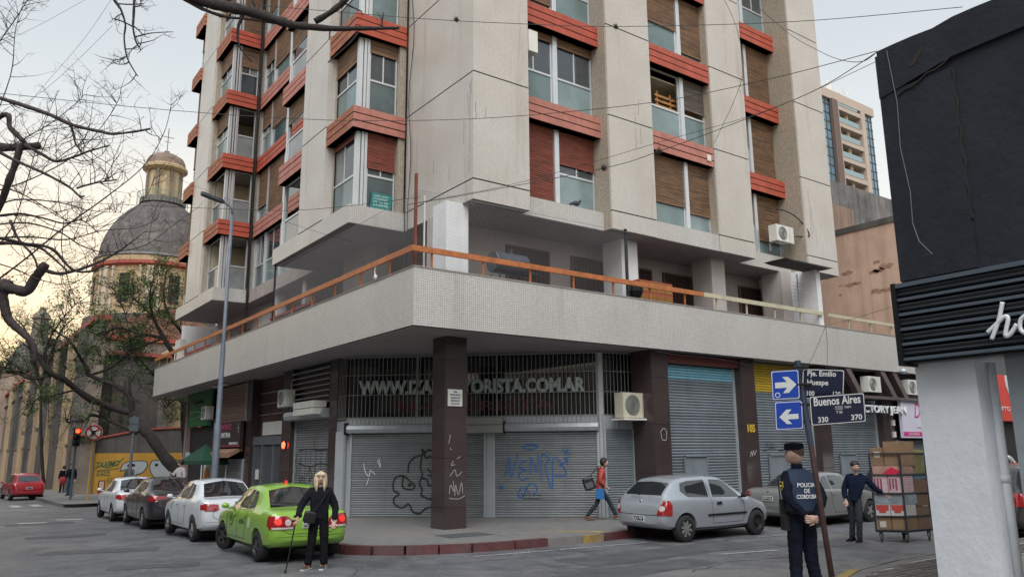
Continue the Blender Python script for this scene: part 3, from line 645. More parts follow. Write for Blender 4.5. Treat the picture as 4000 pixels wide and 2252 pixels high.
# shop front turning back to the left pillar
part('shop_return', MB().box(9.47, 9.5, 21.3, 21.95, .1, 2.8), frameg)
gr3 = part('window_grille', MB().box(9.47, 9.49, 21.3, 21.9, 2.86, 2.9).box(9.47, 9.49, 21.3, 21.9, 3.52, 3.54).box(9.47, 9.49, 21.3, 21.9, 4.09, 4.11), barm)
for i in range(6): part('bar', MB().box(9.47, 9.485, 21.36+i*.1, 21.375+i*.1, 2.8, 4.62), barm, gr3)
part('shop_backing', MB().box(9.9, 10.2, 21.3, 38.5, -.3, 4.64), dark)
# graffiti on the corner shutters
strokes(ST, [[(1.75, 1.35), (1.78, 1.62), (1.95, 1.78), (2.15, 1.84), (2.14, 2.0), (2.22, 1.9), (2.35, 1.97), (2.5, 1.88), (2.62, 1.78), (2.9, 1.85)],
    [(2.15, 1.84), (2.1, 1.5), (2.16, 1.3), (2.08, 1.05), (2.16, .9), (2.12, .74)], [(1.32, 1.05), (1.4, 1.22), (1.62, 1.26), (1.8, 1.12), (1.95, 1.0), (1.85, .9), (1.6, .96), (1.62, 1.26)],
    [(1.32, 1.05), (1.35, .86), (1.5, .78), (1.36, .66), (1.38, .5), (1.6, .4), (1.78, .5), (1.9, .3), (2.1, .25), (2.3, .4), (2.6, .42), (2.9, .55)], [(2.16, 1.2), (2.3, 1.15), (2.35, 1.0), (2.6, .98)], [(2.3, 1.3), (2.5, 1.25), (2.6, 1.35)],
    [(2.12, .74), (2.3, .66), (2.5, .62), (2.9, .6)], [(2.3, 1.45), (2.45, 1.3), (2.4, 1.2)], [(1.75, 1.05), (1.85, 1.02), (1.75, .98)], [(2.2, 1.95), (2.25, 1.75), (2.4, 1.8), (2.45, 1.65)]], .048, gblack, s1, d=.026)
strokes(ST, [[(.45, 1.62), (.5, 1.4), (.62, 1.25), (.66, 1.42), (.8, 1.3)], [(.85, 1.7), (.95, 1.5), (.9, 1.75)], [(.62, 1.2), (.55, 1.02)]], .03, gwhite, s1, d=.025)
strokes(ST, [[(4.5, 1.25), (4.62, 1.75), (4.66, 1.2), (4.86, 1.85)], [(5.1, 1.65), (4.95, 1.6), (4.9, 1.45), (5.08, 1.42), (4.88, 1.3), (4.95, 1.15), (5.15, 1.2)], [(5.2, 1.3), (5.22, 1.75), (5.38, 1.35), (5.42, 1.82)],
    [(5.5, 1.15), (5.52, 1.8), (5.72, 1.7), (5.62, 1.5), (5.8, .9), (5.85, 1.75), (6.2, 1.3), (5.85, 1.25)], [(4.98, 2.02), (5.2, 2.1), (5.42, 2.05), (5.25, 1.97), (4.98, 2.0)],
    [(4.95, .95), (4.85, .75), (4.98, .68), (5.1, .95), (5.25, 1.05), (5.38, .9), (5.3, .72)], [(6.0, 1.5), (6.25, 1.7), (6.12, 1.72)], [(6.2, 1.68), (6.24, 1.55)], [(4.32, .98), (4.48, .9)], [(4.36, .88), (4.44, 1.0)], [(6.1, 1.95), (6.3, 1.83)], [(6.16, 1.8), (6.26, 1.98)], [(5.05, .95), (5.15, .8)]], .038, gblue, s2, d=.026)
text('Esto es la vida', ST, 4.95, .026, .72, .09, gblack, s2, width=.55, height=.05); text('son mis sueños', ST, 5.0, .026, .62, .09, gblack, s2, width=.48, height=.05)
stm = mat('wall_stain', (.27, .225, .18), .8, .3, 20); PL_ = lambda u, d, z: (10.02-d, u, z)
r9 = random.Random(4)
for y, z1, z2 in ((15.62, 11.15, 9.3), (15.70, 10.9, 10.3), (15.66, 9.2, 8.7), (15.9, 10.2, 9.6), (16.6, 9.2, 8.8), (15.55, 11.2, 10.8), (17.4, 9.6, 9.2)): strokes(PL_, [[(y+r9.uniform(-.02, .02), z1-(z1-z2)*i/5) for i in range(6)]], .018, stm, BLD, 'stain', .003)
for x, z1, z2 in ((10.1, 10.6, 10.1), (10.4, 10.5, 10.2), (15.75, 11.6, 10.6), (15.95, 11.3, 10.8), (24.3, 11.0, 9.2), (24.4, 10.4, 9.4), (24.55, 9.6, 8.9), (15.9, 12.2, 11.7)): strokes(XF, [[(x+r9.uniform(-.02, .02), z1-(z1-z2)*i/5) for i in range(6)]], .018, stm, BLD, 'stain', .003)
# --- granite corner column
def clad(x0, x1, y0, y1, z0, z1, joints, sides, name='pillar'):
    p = part(name, MB().box(x0+.025, x1-.025, y0+.025, y1-.025, z0, z1), graniteD)
    zs = [z0]+joints+[z1]
    for a, c_ in zip(zs[:-1], zs[1:]):
        a2, c2 = a+.004, c_-.004
        if 'x' in sides: part('granite_slab', MB().box(x0, x0+.025, y0+.002, y1, a2, c2), granite, p)
        if 'y' in sides: part('granite_slab', MB().box(x0+.0275, x1, y0, y0+.025, a2, c2), granite, p)
    return p
col_ = clad(9.71, 10.32, 16.19, 16.79, .1, 4.66, [.64, 1.77, 2.97, 4.1], 'xy', 'corner_column')
strokes(lambda u, d, z: (u, 16.19-d, z), [[(9.85, .95), (9.88, 1.15), (9.98, 1.0), (9.95, 1.25)], [(10.0, .9), (10.02, 1.15), (10.1, .92), (10.18, 1.2), (10.22, .95)], [(9.86, 1.35), (10.0, 1.5), (10.05, 1.35), (10.2, 1.45)], [(9.85, .85), (10.1, .83), (10.28, .9)], [(9.82, 2.1), (9.86, 2.28), (9.84, 2.3)], [(9.86, 2.0), (9.9, 1.95)], [(10.05, 1.75), (10.15, 1.8)], [(9.95, 1.7), (9.9, 1.6), (10, 1.62)]], .009, gwhite, col_, d=.004)
sg = part('camera_notice', MB().box(9.78, 10.18, 16.165, 16.188, 2.98, 3.38), acw, col_); CT = lambda u, d, z: (u, 16.163-d, z); ink = mat('notice_ink', (.05, .09, .16), .6)
for i, s_ in enumerate(('ZONA', 'MONITOREADA', 'CAMARAS DE', 'SEGURIDAD', 'LAS 24 HS')):
    text(s_, CT, 9.98, .003, 3.30-i*.07, .05, ink, BLD, width=[.11, .3, .27, .25, .22][i], height=.042, align='CENTER', bold=.01, depth=.004, name='notice_lettering')
# --- passage side pillars and their shutters
PX = [(15.84, 16.50), (19.71, 20.36), (23.62, 24.25), (27.54, 28.26)]
for i, (a, c_) in enumerate(PX): 
    p = clad(a, c_, 15.35, 16.16, .1, 4.66, [1.3, 2.6, 3.9], 'xy')
    if i == 1: text('105', XT, 20.03, .003, 2.42, 1, mat('yellow_number', (.62, .42, .03), .5), p, width=.36, height=.24, align='CENTER', bold=.03, depth=.006)
    if i == 1: strokes(XT, [[(19.9, 1.7), (19.95, 1.85), (20.0, 1.72), (20.05, 1.88), (20.1, 1.75), (20.2, 1.9)]], .015, gwhite, p, d=.004)
    if i == 0: strokes(XT, [[(16.1, 2.42), (16.22, 2.5), (16.32, 2.42), (16.3, 2.2), (16.15, 2.2), (16.1, 2.42)]], .012, gwhite, p, d=.004)
for i, (a, c_) in enumerate(((16.50, 19.71), (20.36, 23.62), (24.25, 27.54))):
    zn = [[(0, steelB), (3.9, skyblue)], [(0, steelB), (3.7, yellows)], [(0, steelB)]][i]
    s_ = shutter(lambda u, d, z: (u, 15.65-d, z), a+.07, c_-.07, .15, [4.34, 4.6, 3.6][i], .082, zn, lab=['shutter with a sky-blue painted top', 'shutter with a yellow painted top', 'low blue-grey shutter below the awning'][i])
    part('shop_backing', MB().box(a, c_, 15.8, 15.85, .1, 4.66), dark)
    part('service_hatch', MB().box(a+.75, a+.78, 15.55, 15.6, .15, 1.75).box(a+1.68, a+1.71, 15.55, 15.6, .15, 1.75).box(a+.75, a+1.71, 15.55, 15.6, 1.72, 1.75).box(a+.78, a+1.68, 15.595, 15.6, .8, 1.7), steelB, s_)
part('shutter_housing', MB().box(16.5, 19.71, 15.45, 15.7, 4.35, 4.62), mat('red_brown_housing', (.12, .03, .025), .6)); part('shutter_housing', MB().box(20.36, 23.62, 15.7, 15.78, 4.6, 4.65), steelB)
ss = [o for o in BLD.children if o.name.startswith('roller_shutter')][-2]
strokes(lambda u, d, z: (u, 15.65-d, z), [[(21.0, 1.9), (21.1, 2.15), (21.15, 1.95)], [(21.2, 1.95), (21.3, 2.1), (21.35, 1.95), (21.2, 1.98)], [(21.5, 2.1), (21.4, 2.0), (21.5, 1.9)], [(20.9, 1.85), (21.6, 2.0)]], .014, gblack, ss)
part('end_shop_front', MB().box(28.26, 33, 15.5, 15.7, .1, 4.66), dark)
s_ = shutter(lambda u, d, z: (u, 15.45-d, z), 28.4, 31.3, .15, 2.2, .082, [(0, steelB)], lab='shutter under the pink and white sign')
# slanted stone fins and ledge above the last shops
fin = mat('brown_stone_fin', (.10, .075, .07), .6, .2, 8, dirt=.4, dirtcol=(.2, .18, .17))
for x in (25.0, 27.2, 28.0): part('stone_fin', MB().prism([(x, 4.64), (x+.3, 4.64), (x+1.05, 3.72), (x+.75, 3.72)], 15.1, 15.34, T=lambda a, b_, h: (a, h, b_)), fin)
part('shop_ledge', MB().box(24.25, 31.2, 15.02, 15.4, 3.62, 3.72), fin)
text('FACTORY JEAN', XT, 25.35, .26, 3.06, 1, mat('white_letters', (.72, .74, .75), .4), BLD, width=3.35, height=.34, bold=.02, depth=.05)
sgn = part('shop_sign', MB().box(28.42, 31.6, 15.12, 15.24, 2.28, 3.72), mat('lilac_sign', (.60, .58, .68), .5, .05, 2), lab) if False else part('shop_sign', MB().box(28.42, 31.6, 15.12, 15.24, 2.28, 3.72), mat('lilac_sign', (.60, .58, .68), .5, .05, 2))
mag = mat('magenta_print', (.55, .03, .22), .5); NT = lambda u, d, z: (u, 15.118-d, z)
part('sign_stripe', MB().box(28.42, 31.6, 15.112, 15.12, 2.34, 2.50), mag, sgn)
text('Denim', NT, 29.3, .002, 3.0, 1, mag, sgn, width=1.7, height=.55, shear=.3, depth=.006); text('3515708243', NT, 28.75, .01, 2.375, 1, acw, sgn, width=.75, height=.09, depth=.004); text('@denim', NT, 30.0, .01, 2.375, 1, acw, sgn, width=.5, height=.09, depth=.004)
text('Moda en Jeans para todos', NT, 29.4, .002, 2.62, 1, ink, sgn, width=1.5, height=.06, depth=.004)
part('meter_box', MB().box(28.05, 28.2, 15.28, 15.35, 2.72, 2.92).box(28.07, 28.2, 15.28, 15.35, 2.3, 2.5), acw)
# --- Buenos Aires street side
clad(9.45, 10.1, 21.92, 22.48, -.1, 4.66, [1.3, 2.6, 3.9], 'x'); part('granite_slab', MB().box(9.4775, 10.1, 21.895, 21.92, -.1, 4.66), granite)
for y0, y1 in ((25.62, 26.5), (29.8, 30.4), (33.75, 34.3)): clad(9.45, 10.1, y0, y1, -.3, 4.66, [1.3, 2.6, 3.9], 'x'); part('granite_slab', MB().box(9.4775, 10.1, y0-.025, y0, -.3, 4.66), granite)
BT2 = lambda u, d, z: (9.62-d, u, z)
s4 = shutter(BT2, 22.55, 25.55, .0, 3.0, .075, [(0, steel)], lab='steel shutter covered in black tags')
lines = []
for i in range(6): a = 22.9+i*.42; lines.append([(a, .95), (a+.03, 1.5), (a-.02, 2.0)])
lines += [[(22.8, 2.02), (23.6, 2.0), (24.4, 2.04), (25.2, 2.0)], [(23.9, 2.0), (23.92, 2.3)], [(22.7, 1.55), (23.4, 1.6), (24.2, 1.5), (25.3, 1.6)], [(24.4, 1.2), (24.2, 1.45), (24.0, 1.2), (24.3, 1.05)], [(23.3, .9), (23.2, 1.2), (23.0, 1.0)], [(25.0, .9), (24.8, 1.2), (24.7, .9)], [(22.7, 1.9), (22.65, 1.7), (22.8, 1.6), (22.68, 1.4)], [(25.3, 1.9), (25.45, 1.6), (25.3, 1.4), (25.45, 1.1)], [(23.6, 1.15), (23.7, .9), (23.9, 1.0)]]
strokes(BT2, lines, .03, gblack, s4)
part('shutter_housing', MB().prism([(0, 2.95), (.3, 2.97), (.34, 3.1), (.3, 3.22), (0, 3.25)], 22.5, 25.75, T=lambda d, z, u: BT(u, d-.1, z)), frameg)
part('motor_box', MB().box(9.0, 9.4, 22.6, 24.3, 3.06, 3.24).box(9.0, 9.4, 22.6, 24.3, 3.26, 3.46), acw)
gb = part('window_grille', MB().box(9.56, 9.6, 22.5, 25.6, 3.4, 4.6), mat('dark_red_window', (.05, .022, .02), .3, .5, 3))
for i in range(7): part('bar', MB().tube([(9.42, 22.5, 3.45+i*.17), (9.42, 25.6, 3.45+i*.17)], .022, 6), frameg, gb)
part('bar', MB().tube([(9.4, 25.6, 3.3), (9.4, 25.6, 4.2)], .02, 6), frameg, gb)
# entrance door
dgr = mat('door_grey_steel', (.17, .19, .21), .45, .1, 4, metal=.4)
ed = part('entrance_door', MB().box(9.66, 9.7, 26.5, 29.8, -.2, 2.3), dark)
part('door_frame', MB().box(9.56, 9.66, 26.5, 29.8, 2.22, 2.52).box(9.58, 9.66, 26.5, 26.6, -.2, 2.22).box(9.58, 9.66, 27.55, 27.68, -.2, 2.22).box(9.58, 9.66, 28.72, 28.85, -.2, 2.22).box(9.58, 9.66, 29.7, 29.8, -.2, 2.22).box(9.6, 9.65, 26.6, 29.7, -.2, .5), dgr, ed)
for i in range(28):
    y = 26.68+i*.108
    if min(abs(y-27.6), abs(y-28.78)) > .09: part('door_bar', MB().box(9.6, 9.62, y, y+.022, .5, 2.2), dgr, ed)
part('intercom', MB().box(9.55, 9.6, 29.05, 29.3, 1.0, 1.35), acw, ed); part('white_panel', MB().box(9.6, 9.64, 26.55, 28.9, 2.56, 3.02), acw)
part('brick_panel', MB().box(9.8, 9.85, 26.5, 29.8, 2.5, 4.64), tile_mat('small_bricks', (.10, .035, .025), (.07, .025, .02), (.03, .02, .02), .1, .08, .7, .3, size2=.06))
for z in (3.3, 3.7, 4.1): part('brick_joint', MB().box(9.76, 9.8, 26.5, 29.8, z, z+.03), frameg)
# small shop with the black sign
s5 = shutter(BT, 30.45, 33.7, -.1, 1.72, .075, [(0, steel)], lab='small shutter under the brown awning'); s6 = shutter(BT, 30.45, 33.7, 3.14, 4.6, .1, [(0, mat('brown_slat', (.30, .20, .155), .6, .15, 4))], lab='brown shutter above the black sign')
strokes(BT, [[(33.2, 1.6), (33.0, 1.4), (32.9, 1.6)], [(32.7, 1.6), (32.6, 1.4), (32.4, 1.6)], [(32.2, 1.6), (32.1, 1.4)], [(33.2, 1.3), (32.9, 1.1), (32.6, 1.3), (32.3, 1.1)]], .03, gblue, s5, d=.03)
awn = mat('brown_awning', (.26, .155, .10), .8, .1, 5)
part('awning', MB().prism([(0, 2.14), (.12, 2.12), (.55, 1.95), (.55, 1.77), (.53, 1.77), (.1, 2.0), (0, 2.0)], 30.5, 33.9, T=lambda d, z, u: BT(u, d+.02, z)), awn)
psg = part('shop_sign', MB().box(9.22, 9.34, 30.3, 34.0, 2.16, 3.13), mat('black_sign_board', (.035, .02, .022), .4)); GT = lambda u, d, z: (9.218-d, -u, z)
pink = mat('pink_letters', (.50, .07, .16), .5); wl = _m['white_letters']
text('PINTATE', GT, -32.9, .004, 2.83, 1, pink, psg, width=1.45, height=.22, bold=.01, depth=.006); text('MARTINA', GT, -32.9, .004, 2.53, 1, wl, psg, width=1.4, height=.2, bold=.02, depth=.006)
text('BUENOS AIRES 311', GT, -31.6, .004, 2.26, 1, wl, psg, width=1.1, height=.09, depth=.006); 
for i, s_ in enumerate('TEL'): text(s_, GT, -30.55, .004, 2.95-i*.12, 1, wl, psg, width=.07, height=.08, depth=.006)
part('sign_stripe', MB().box(9.21, 9.218, 30.3, 34.0, 2.17, 2.25), mat('dark_pink', (.20, .03, .06), .5), psg)
# green shop
gsg = part('green_sign', MB().box(9.38, 9.44, 35.0, 38.7, 3.12, 4.64), mat('green_sign_board', (.005, .14, .04), .5, .15, 1.5)); GG = lambda u, d, z: (9.378-d, -u, z)
text('Topline', GG, -38.2, .004, 4.06, 1, black, gsg, width=1.9, height=.26, shear=.2, bold=.03, depth=.006)
part('sign_swoosh', MB().tube([(9.37, 38.6, 3.75), (9.37, 37.6, 3.82), (9.37, 36.4, 3.7), (9.37, 35.1, 3.72)], .02, 5).tube([(9.37, 38.6, 3.45), (9.37, 37.4, 3.5), (9.37, 36.2, 3.62), (9.37, 35.1, 3.6)], .015, 5), mat('pale_green', (.2, .5, .25), .5), gsg)
part('green_shop_front', MB().box(9.6, 9.7, 34.3, 39.3, -.3, 3.1), dark); part('green_shop_edge', MB().box(9.4, 9.9, 39.1, 39.4, -.4, 4.66), mat('pinkish_edge', (.25, .18, .17), .7))
mur = part('mural_panel', MB().box(9.5, 9.6, 34.4, 36.2, -.2, 1.6), mat('mural_white', (.5, .52, .48), .7, .1, 2))
for c_, m_, r_ in (((35.5, 1.0), mat('mural_orange', (.6, .2, .03), .7), .35), ((35.0, .5), mat('mural_green', (.06, .2, .05), .7), .3), ((35.3, .15), mat('mural_teal', (.1, .3, .3), .7), .28)):
    q = MB(); q.add([(9.49-.003*r_, c_[0]+r_*cos(t)*(1+.15*sin(3*t)), c_[1]+r_*sin(t)) for t in [i*.35 for i in range(18)]], [tuple(range(18))]); q.build('mural_shape', m_, mur)
part('stickers', MB().box(9.4, 9.42, 38.2, 38.9, 1.7, 2.0), mat('blue_sticker', (.35, .5, .55), .6))
# ceiling light of the arcade
part('arcade_light', MB().box(8.9, 9.1, 31.8, 33.4, 4.56, 4.62), acw)
# ================================================================ air conditioners
def ac_unit(loc, rz, label, wd=.78, h=.54, dp=.3, wide=True, stand=True, m=None):
    t = thing('air_conditioner', label, 'air conditioner', loc, rz, 'air conditioner units on the facades'); m = m or acw
    MB().box(-wd/2, wd/2, -dp, 0, 0, h).build('casing', m, t, world=False)
    ring = MB().lathe([(.0, -dp-.012), (.06, -dp-.014), (.06, -dp-.006), (.2*h/.54, -dp-.006), (.215*h/.54, -dp-.016), (.225*h/.54, -dp)], (-wd*.14, 0, h*.5), 20, 'y').build('fan_grille', fanm, t, world=False)
    for r_ in (.08, .12, .16, .2): MB().tube([(-wd*.14+r_*h/.54*cos(a), -dp-.016, h*.5+r_*h/.54*sin(a)) for a in [2*pi*i/14 for i in range(15)]], .004, 4, cap=False).build('grille_ring', m, ring, world=False)
    MB().box(wd*.24, wd*.25, -dp-.004, -dp, .02, h-.02).build('panel_seam', fanm, t, world=False)
    MB().box(wd/2, wd/2+.03, -dp*.7, -dp*.2, .06, h*.6).build('pipe_cover', m, t, world=False)
    if stand:
        for x in (-wd*.35, wd*.35): MB().box(x-.015, x+.015, -dp-.02, .12, -.035, -.002).box(x-.015, x+.015, .06, .1, -.28, -.03).build('bracket', frameg, t, world=False)
    return t
ac_unit((23.2, 16.1, 8.97), 0, 'white air conditioner with a looping black hose by the rightmost tower window', .98, .58, .32)
q = MB().tube([(23.2+.9*sin(a*.5)*(1 if a < 4.2 else 1), 16.05-.62*sin(min(a, pi)*.5), 9.72+.5*cos(a*.85)-.0) for a in [i*.22 for i in range(17)]]+[(23.75, 15.8, 9.25)], .022, 6).build('cooling_hose', cablem); tag(q, 'black cooling hose looping from the blind to the rightmost air conditioner', 'hose')
ac_unit((15.57, 16.05, 2.79), 0, 'cream air conditioner with louvred front on a shelf between shop grille and brown pillar', 1.0, .68, .34, m=mat('ac_cream', (.56, .53, .42), .5, .06, 3, streak=.2))
q = MB().box(14.98, 16.2, 15.6, 16.1, 2.72, 2.77).build('wall_shelf', acw); tag(q, 'thin white shelf carrying the cream air conditioner', 'shelf')
ac_unit((9.42, 25.7, 3.42), -pi/2, 'white air conditioner above the steel shutter with black tags', .8, .55, .3)
ac_unit((9.42, 35.2, 3.36), -pi/2, 'grey air conditioner on the green sign', .8, .55, .3)
ac_unit((9.3, 32.9, 8.6), 0, 'white air conditioner standing on the lowest balcony behind glass', .75, .52, .3, stand=False)
ac_unit((11.795, 15.78, 12.52), pi/2, 'white slatted air conditioner on the corner pier beside an open window', .7, .62, .3)
for x, s_ in ((26.7, 'left of the two air conditioners above the jean shop lettering'), (29.4, 'caged air conditioner above the pink and white sign')): ac_unit((x, 15.36, 3.86), 0, s_, .8, .55, .3, stand=False)
# small things on the building
def small(name, mb, m, label, cat, group=None): o = mb.build(name, m); return tag(o, label, cat, group)
for (T, u, d, z, s_) in ((XF, 19.0, -.01, 11.05-.02, 'small white vent grille on the faded band of the lowest storey'), (XF, 18.9, -.01, 16.75, 'small white vent grille on the red band near the top')):
    small('vent_grille', MB().box(u-.09, u+.09, d, d+.015, z-.1, z+.1, T=T).box(u-.06, u+.06, d+.015, d+.018, z-.07, z+.07, T=T), acw, s_, 'vent', 'vent grilles on the bands')
ps = thing('window_poster', 'teal for-sale poster leaning inside the lowest corner window', 'poster', (9.2, 19.2, 8.58))
PT = lambda u, d, z: (u, 19.24-d, z); MB().prism([(9.05, 8.6), (9.66, 8.56), (9.74, 9.02), (9.1, 9.06)], 0, .01, T=lambda a, b_, h: PT(a, h, b_)).build('sheet', mat('teal_paper', (.015, .20, .18), .6), ps)
for i, s_ in enumerate(('DUEÑO VENDE', 'PH 3 DORMITORIOS', '155 123 456', 'LLAME')): text(s_, PT, 9.15, .014, 8.94-i*.09, 1, wl, ps, width=.45, height=.05, depth=.003, name='poster_lettering')
bk = thing('pallet', 'orange wooden pallet leaning inside the open third-bay balcony', 'pallet', (18.0, 16.1, 11.9), 0)
pm = mat('pallet_wood', (.42, .20, .06), .7, .2, 8)
for i in range(4): MB().box(17.2, 19.0, 15.98, 16.0, 12.38+i*.17, 12.46+i*.17).build('slat', pm, bk)
for x in (17.3, 17.9, 18.5, 18.9): MB().box(x, x+.05, 16.0, 16.05, 11.9, 13.1).build('upright', pm, bk)
# pigeon on the ledge
pg = MB().ball((13.72, 15.88, 8.66), (.13, .07, .075), 12, 8).ball((13.86, 15.88, 8.75), (.04, .035, .045), 8, 6).tube([(13.6, 15.88, 8.64), (13.48, 15.88, 8.6)], [.05, .03], 6).tube([(13.72, 15.86, 8.6), (13.72, 15.86, 8.53)], .008, 4).tube([(13.76, 15.9, 8.6), (13.76, 15.9, 8.53)], .008, 4).tube([(13.89, 15.88, 8.75), (13.93, 15.88, 8.74)], [.012, .003], 5)
tag(pg.build('pigeon', mat('pigeon_grey', (.05, .055, .07), .6, .4, 20), smooth=True), 'dark grey pigeon on the tiled ledge under a window', 'pigeon')
# drum barbecue on the terrace
bb = thing('barbecue', 'black drum barbecue on legs behind the orange handrail', 'barbecue', (11.2, 15.85, 4.98))
drm = mat('drum_black', (.055, .065, .08), .4, .2, 6)
MB().lathe([(0, -.5), (.26, -.5), (.275, -.48), (.27, -.17), (.28, -.15), (.27, -.13), (.27, .13), (.28, .15), (.27, .17), (.275, .48), (.26, .5), (0, .5)], (11.35, 15.85, 6.60), 24, 'x').build('drum', drm, bb, smooth=False)
for x in (10.95, 11.75):
    for y in (15.65, 16.05): MB().tube([(x, y, 6.3), (x, y, 4.98)], .02, 5).build('leg', drm, bb)
MB().tube([(11.45, 15.85, 6.86), (11.45, 15.85, 7.0)], .04, 8).build('chimney', drm, bb); MB().box(11.7, 12.1, 15.5, 15.8, 6.34, 6.36).build('shelf', drm, bb)
# fence posts and chain-link above the rail
def wire_mesh(name, P0, P1, z0, z1a, z1b, label, s_=.085):
    q = MB(); P0 = Vector(P0); P1 = Vector(P1); D_ = (P1-P0); L = D_.length; D_.normalize(); H0 = max(z1a, z1b)-z0
    def zt_(u): return z1a+(z1b-z1a)*u/L
    n = int((L+H0)/s_)
    for sgn_ in (1, -1):
        for i in range(n+1):
            u = i*s_ - (H0 if sgn_ > 0 else 0); pts = []
            st = 24
            for k in range(st+1):
                h = H0*k/st; uu = u+sgn_*h
                if 0 <= uu <= L and z0+h <= zt_(uu): pts.append(P0+D_*uu+Vector((0, 0, z0+h)))
            if len(pts) > 1: q.tube([pts[0], pts[-1]], .002, 3, cap=False)
    q.tube([P0+Vector((0, 0, z1a)), P1+Vector((0, 0, z1b))], .006, 4)
    o = q.build(name, mat('fence_wire', (.30, .30, .31), .5, metal=.3)); tag(o, label, 'wire netting'); return o
wire_mesh('chain_link_fence', (8.35, 15.28, 0), (15.1, 15.28, 0), 6.0, 7.85, 7.9, 'diamond wire netting above the orange handrail facing the passage')
wire_mesh('chain_link_fence', (8.42, 15.3, 0), (8.42, 25.0, 0), 6.0, 7.8, 7.9, 'diamond wire netting under the corner bay towards the street with parked cars')
small('fence_post', MB().box(8.32, 8.38, 15.28, 15.34, 5.98, 8.25), rust, 'rusty brown post at the terrace corner', 'post')
small('fence_post', MB().box(8.56, 8.59, 15.28, 15.31, 5.98, 7.75), acw, 'thin white post beside the rusty corner post', 'post')
small('fence_post', MB().box(14.98, 15.05, 15.28, 15.34, 5.98, 7.99), black, 'dark steel post holding the end of the wire netting', 'post')
small('fence_post', MB().tube([(8.42, 24.95, 5.98), (8.42, 24.95, 8.0)], .035, 6), black, 'black post from parapet to the underside of the corner bay', 'post')
# things on the terrace
cb = thing('display_cabinet', 'orange and red cabinet behind the parapet beside a dark grill', 'cabinet', (16.6, 15.8, 4.98))
MB().box(15.9, 17.3, 15.75, 16.05, 4.98, 6.75).build('frame', mat('cabinet_red', (.30, .06, .03), .5), cb)
for i in range(4):
    for z in (6.05, 6.42): MB().box(15.95+i*.34, 16.25+i*.34, 15.74, 15.75, z, z+.28).build('door_panel', mat('cabinet_ochre', (.25, .12, .02), .4), cb)
gl_ = thing('kettle_grill', 'dark kettle grill wrapped in plastic behind the handrail', 'grill', (15.6, 15.6, 4.98))
MB().lathe([(0, 6.1), (.16, 6.16), (.22, 6.3), (.22, 6.42), (.17, 6.55), (.05, 6.62), (0, 6.62)], (15.6, 15.6, 0), 14).build('bowl', black, gl_)
for a in (0, 2.1, 4.2): MB().tube([(15.6+.1*cos(a), 15.6+.1*sin(a), 6.15), (15.6+.25*cos(a), 15.6+.25*sin(a), 4.98)], .015, 5).build('leg', black, gl_)
clt = mat('laundry', (.10, .06, .22), .8, .5, 8)
small('laundry', MB().box(9.0, 9.03, 23.4, 24.9, 5.5, 6.35), clt, 'blue and pink laundry hanging behind the parapet', 'laundry')
small('red_beam', MB().box(8.8, 8.95, 22.8, 26.4, 6.38, 6.46), mat('dark_red', (.25, .03, .03), .6), 'dark red bar over the hanging laundry', 'bar')
small('red_beam', MB().box(8.8, 8.95, 34.0, 37.5, 6.3, 6.42), mat('dark_red', (.25, .03, .03), .6), 'dark red bar on the far end of the terrace', 'bar')
small('awning_sheet', MB().prism([(21.6, 7.97), (24.3, 7.97), (24.0, 7.93), (21.9, 7.93)], 14.75, 15.6, T=lambda a, b_, h: (a, h, b_)), mat('asphalt_felt', (.06, .055, .05), .8), 'thin dark roofing sheet sticking out above the white party wall', 'roofing sheet')
an = thing('tv_antenna', 'thin television antenna on the white party wall', 'antenna', (23.4, 15.6, 5.98))
MB().tube([(23.4, 15.6, 5.98), (23.4, 15.6, 7.8)], .018, 5).build('mast', greyst, an)
for i in range(6): MB().tube([(23.1, 15.6, 6.9+i*.12), (23.9, 15.6, 6.88+i*.12)], .006, 4).build('rod', greyst, an)
small('satellite_lamp', MB().lathe([(0, 0), (.12, .02), (.16, .1), (.1, .2), (0, .22)], (26.0+2.6, 15.0, 4.7-.12), 12), frameg, 'small grey bulkhead lamp under the parapet end', 'lamp')
small('hanging_cable', MB().tube([(8.16, 16.9, 6.36), (8.15, 16.95, 6.2), (8.14, 16.9, 6.12)], .012, 5).ball((8.14, 16.88, 6.05), (.05, .05, .07), 8, 6), acw, 'white cable with a bulb knotted round the handrail', 'cable')
# ================================================================ cars
tyrem = mat('tyre', (.018, .018, .019), .8); rimm = mat('alloy', (.42, .43, .44), .35, metal=.7); rimdark = mat('black_wheel', (.03, .03, .032), .45, metal=.3)
carglass = mat('car_glass', (.018, .022, .025), .03, .3, 3, spec=1, coat=.6); redlens = mat('red_lens', (.30, .012, .015), .12, spec=.8, coat=.5)
redlit = mat('lit_red_lens', (.6, .02, .015), .2, emit=(1, .05, .03), estr=.45); clearlens = mat('clear_lens', (.55, .5, .48), .15, spec=.9)
trimb = mat('black_trim', (.014, .014, .016), .6, spec=.3); platew = mat('plate_white', (.65, .67, .68), .4); plateb = mat('plate_blue_white', (.5, .56, .7), .4); plateink = mat('plate_black', (.012, .012, .014), .4); chrome = mat('chrome', (.7, .7, .7), .12, metal=1)
def paint(name, c, metal=0, rough=.3): return mat(name, c, rough, metal=metal, spec=.5, coat=.7, var=.04, scale=2, dirt=.1, dirtcol=(.15, .14, .13))
def interp(S, x):
    for a, b_ in zip(S[:-1], S[1:]):
        if a[0] <= x <= b_[0]:
            t = (x-a[0])/max(1e-9, b_[0]-a[0]); return [p+(q-p)*t for p, q in zip(a, b_)]
    return list(S[-1] if x > S[-1][0] else S[0])
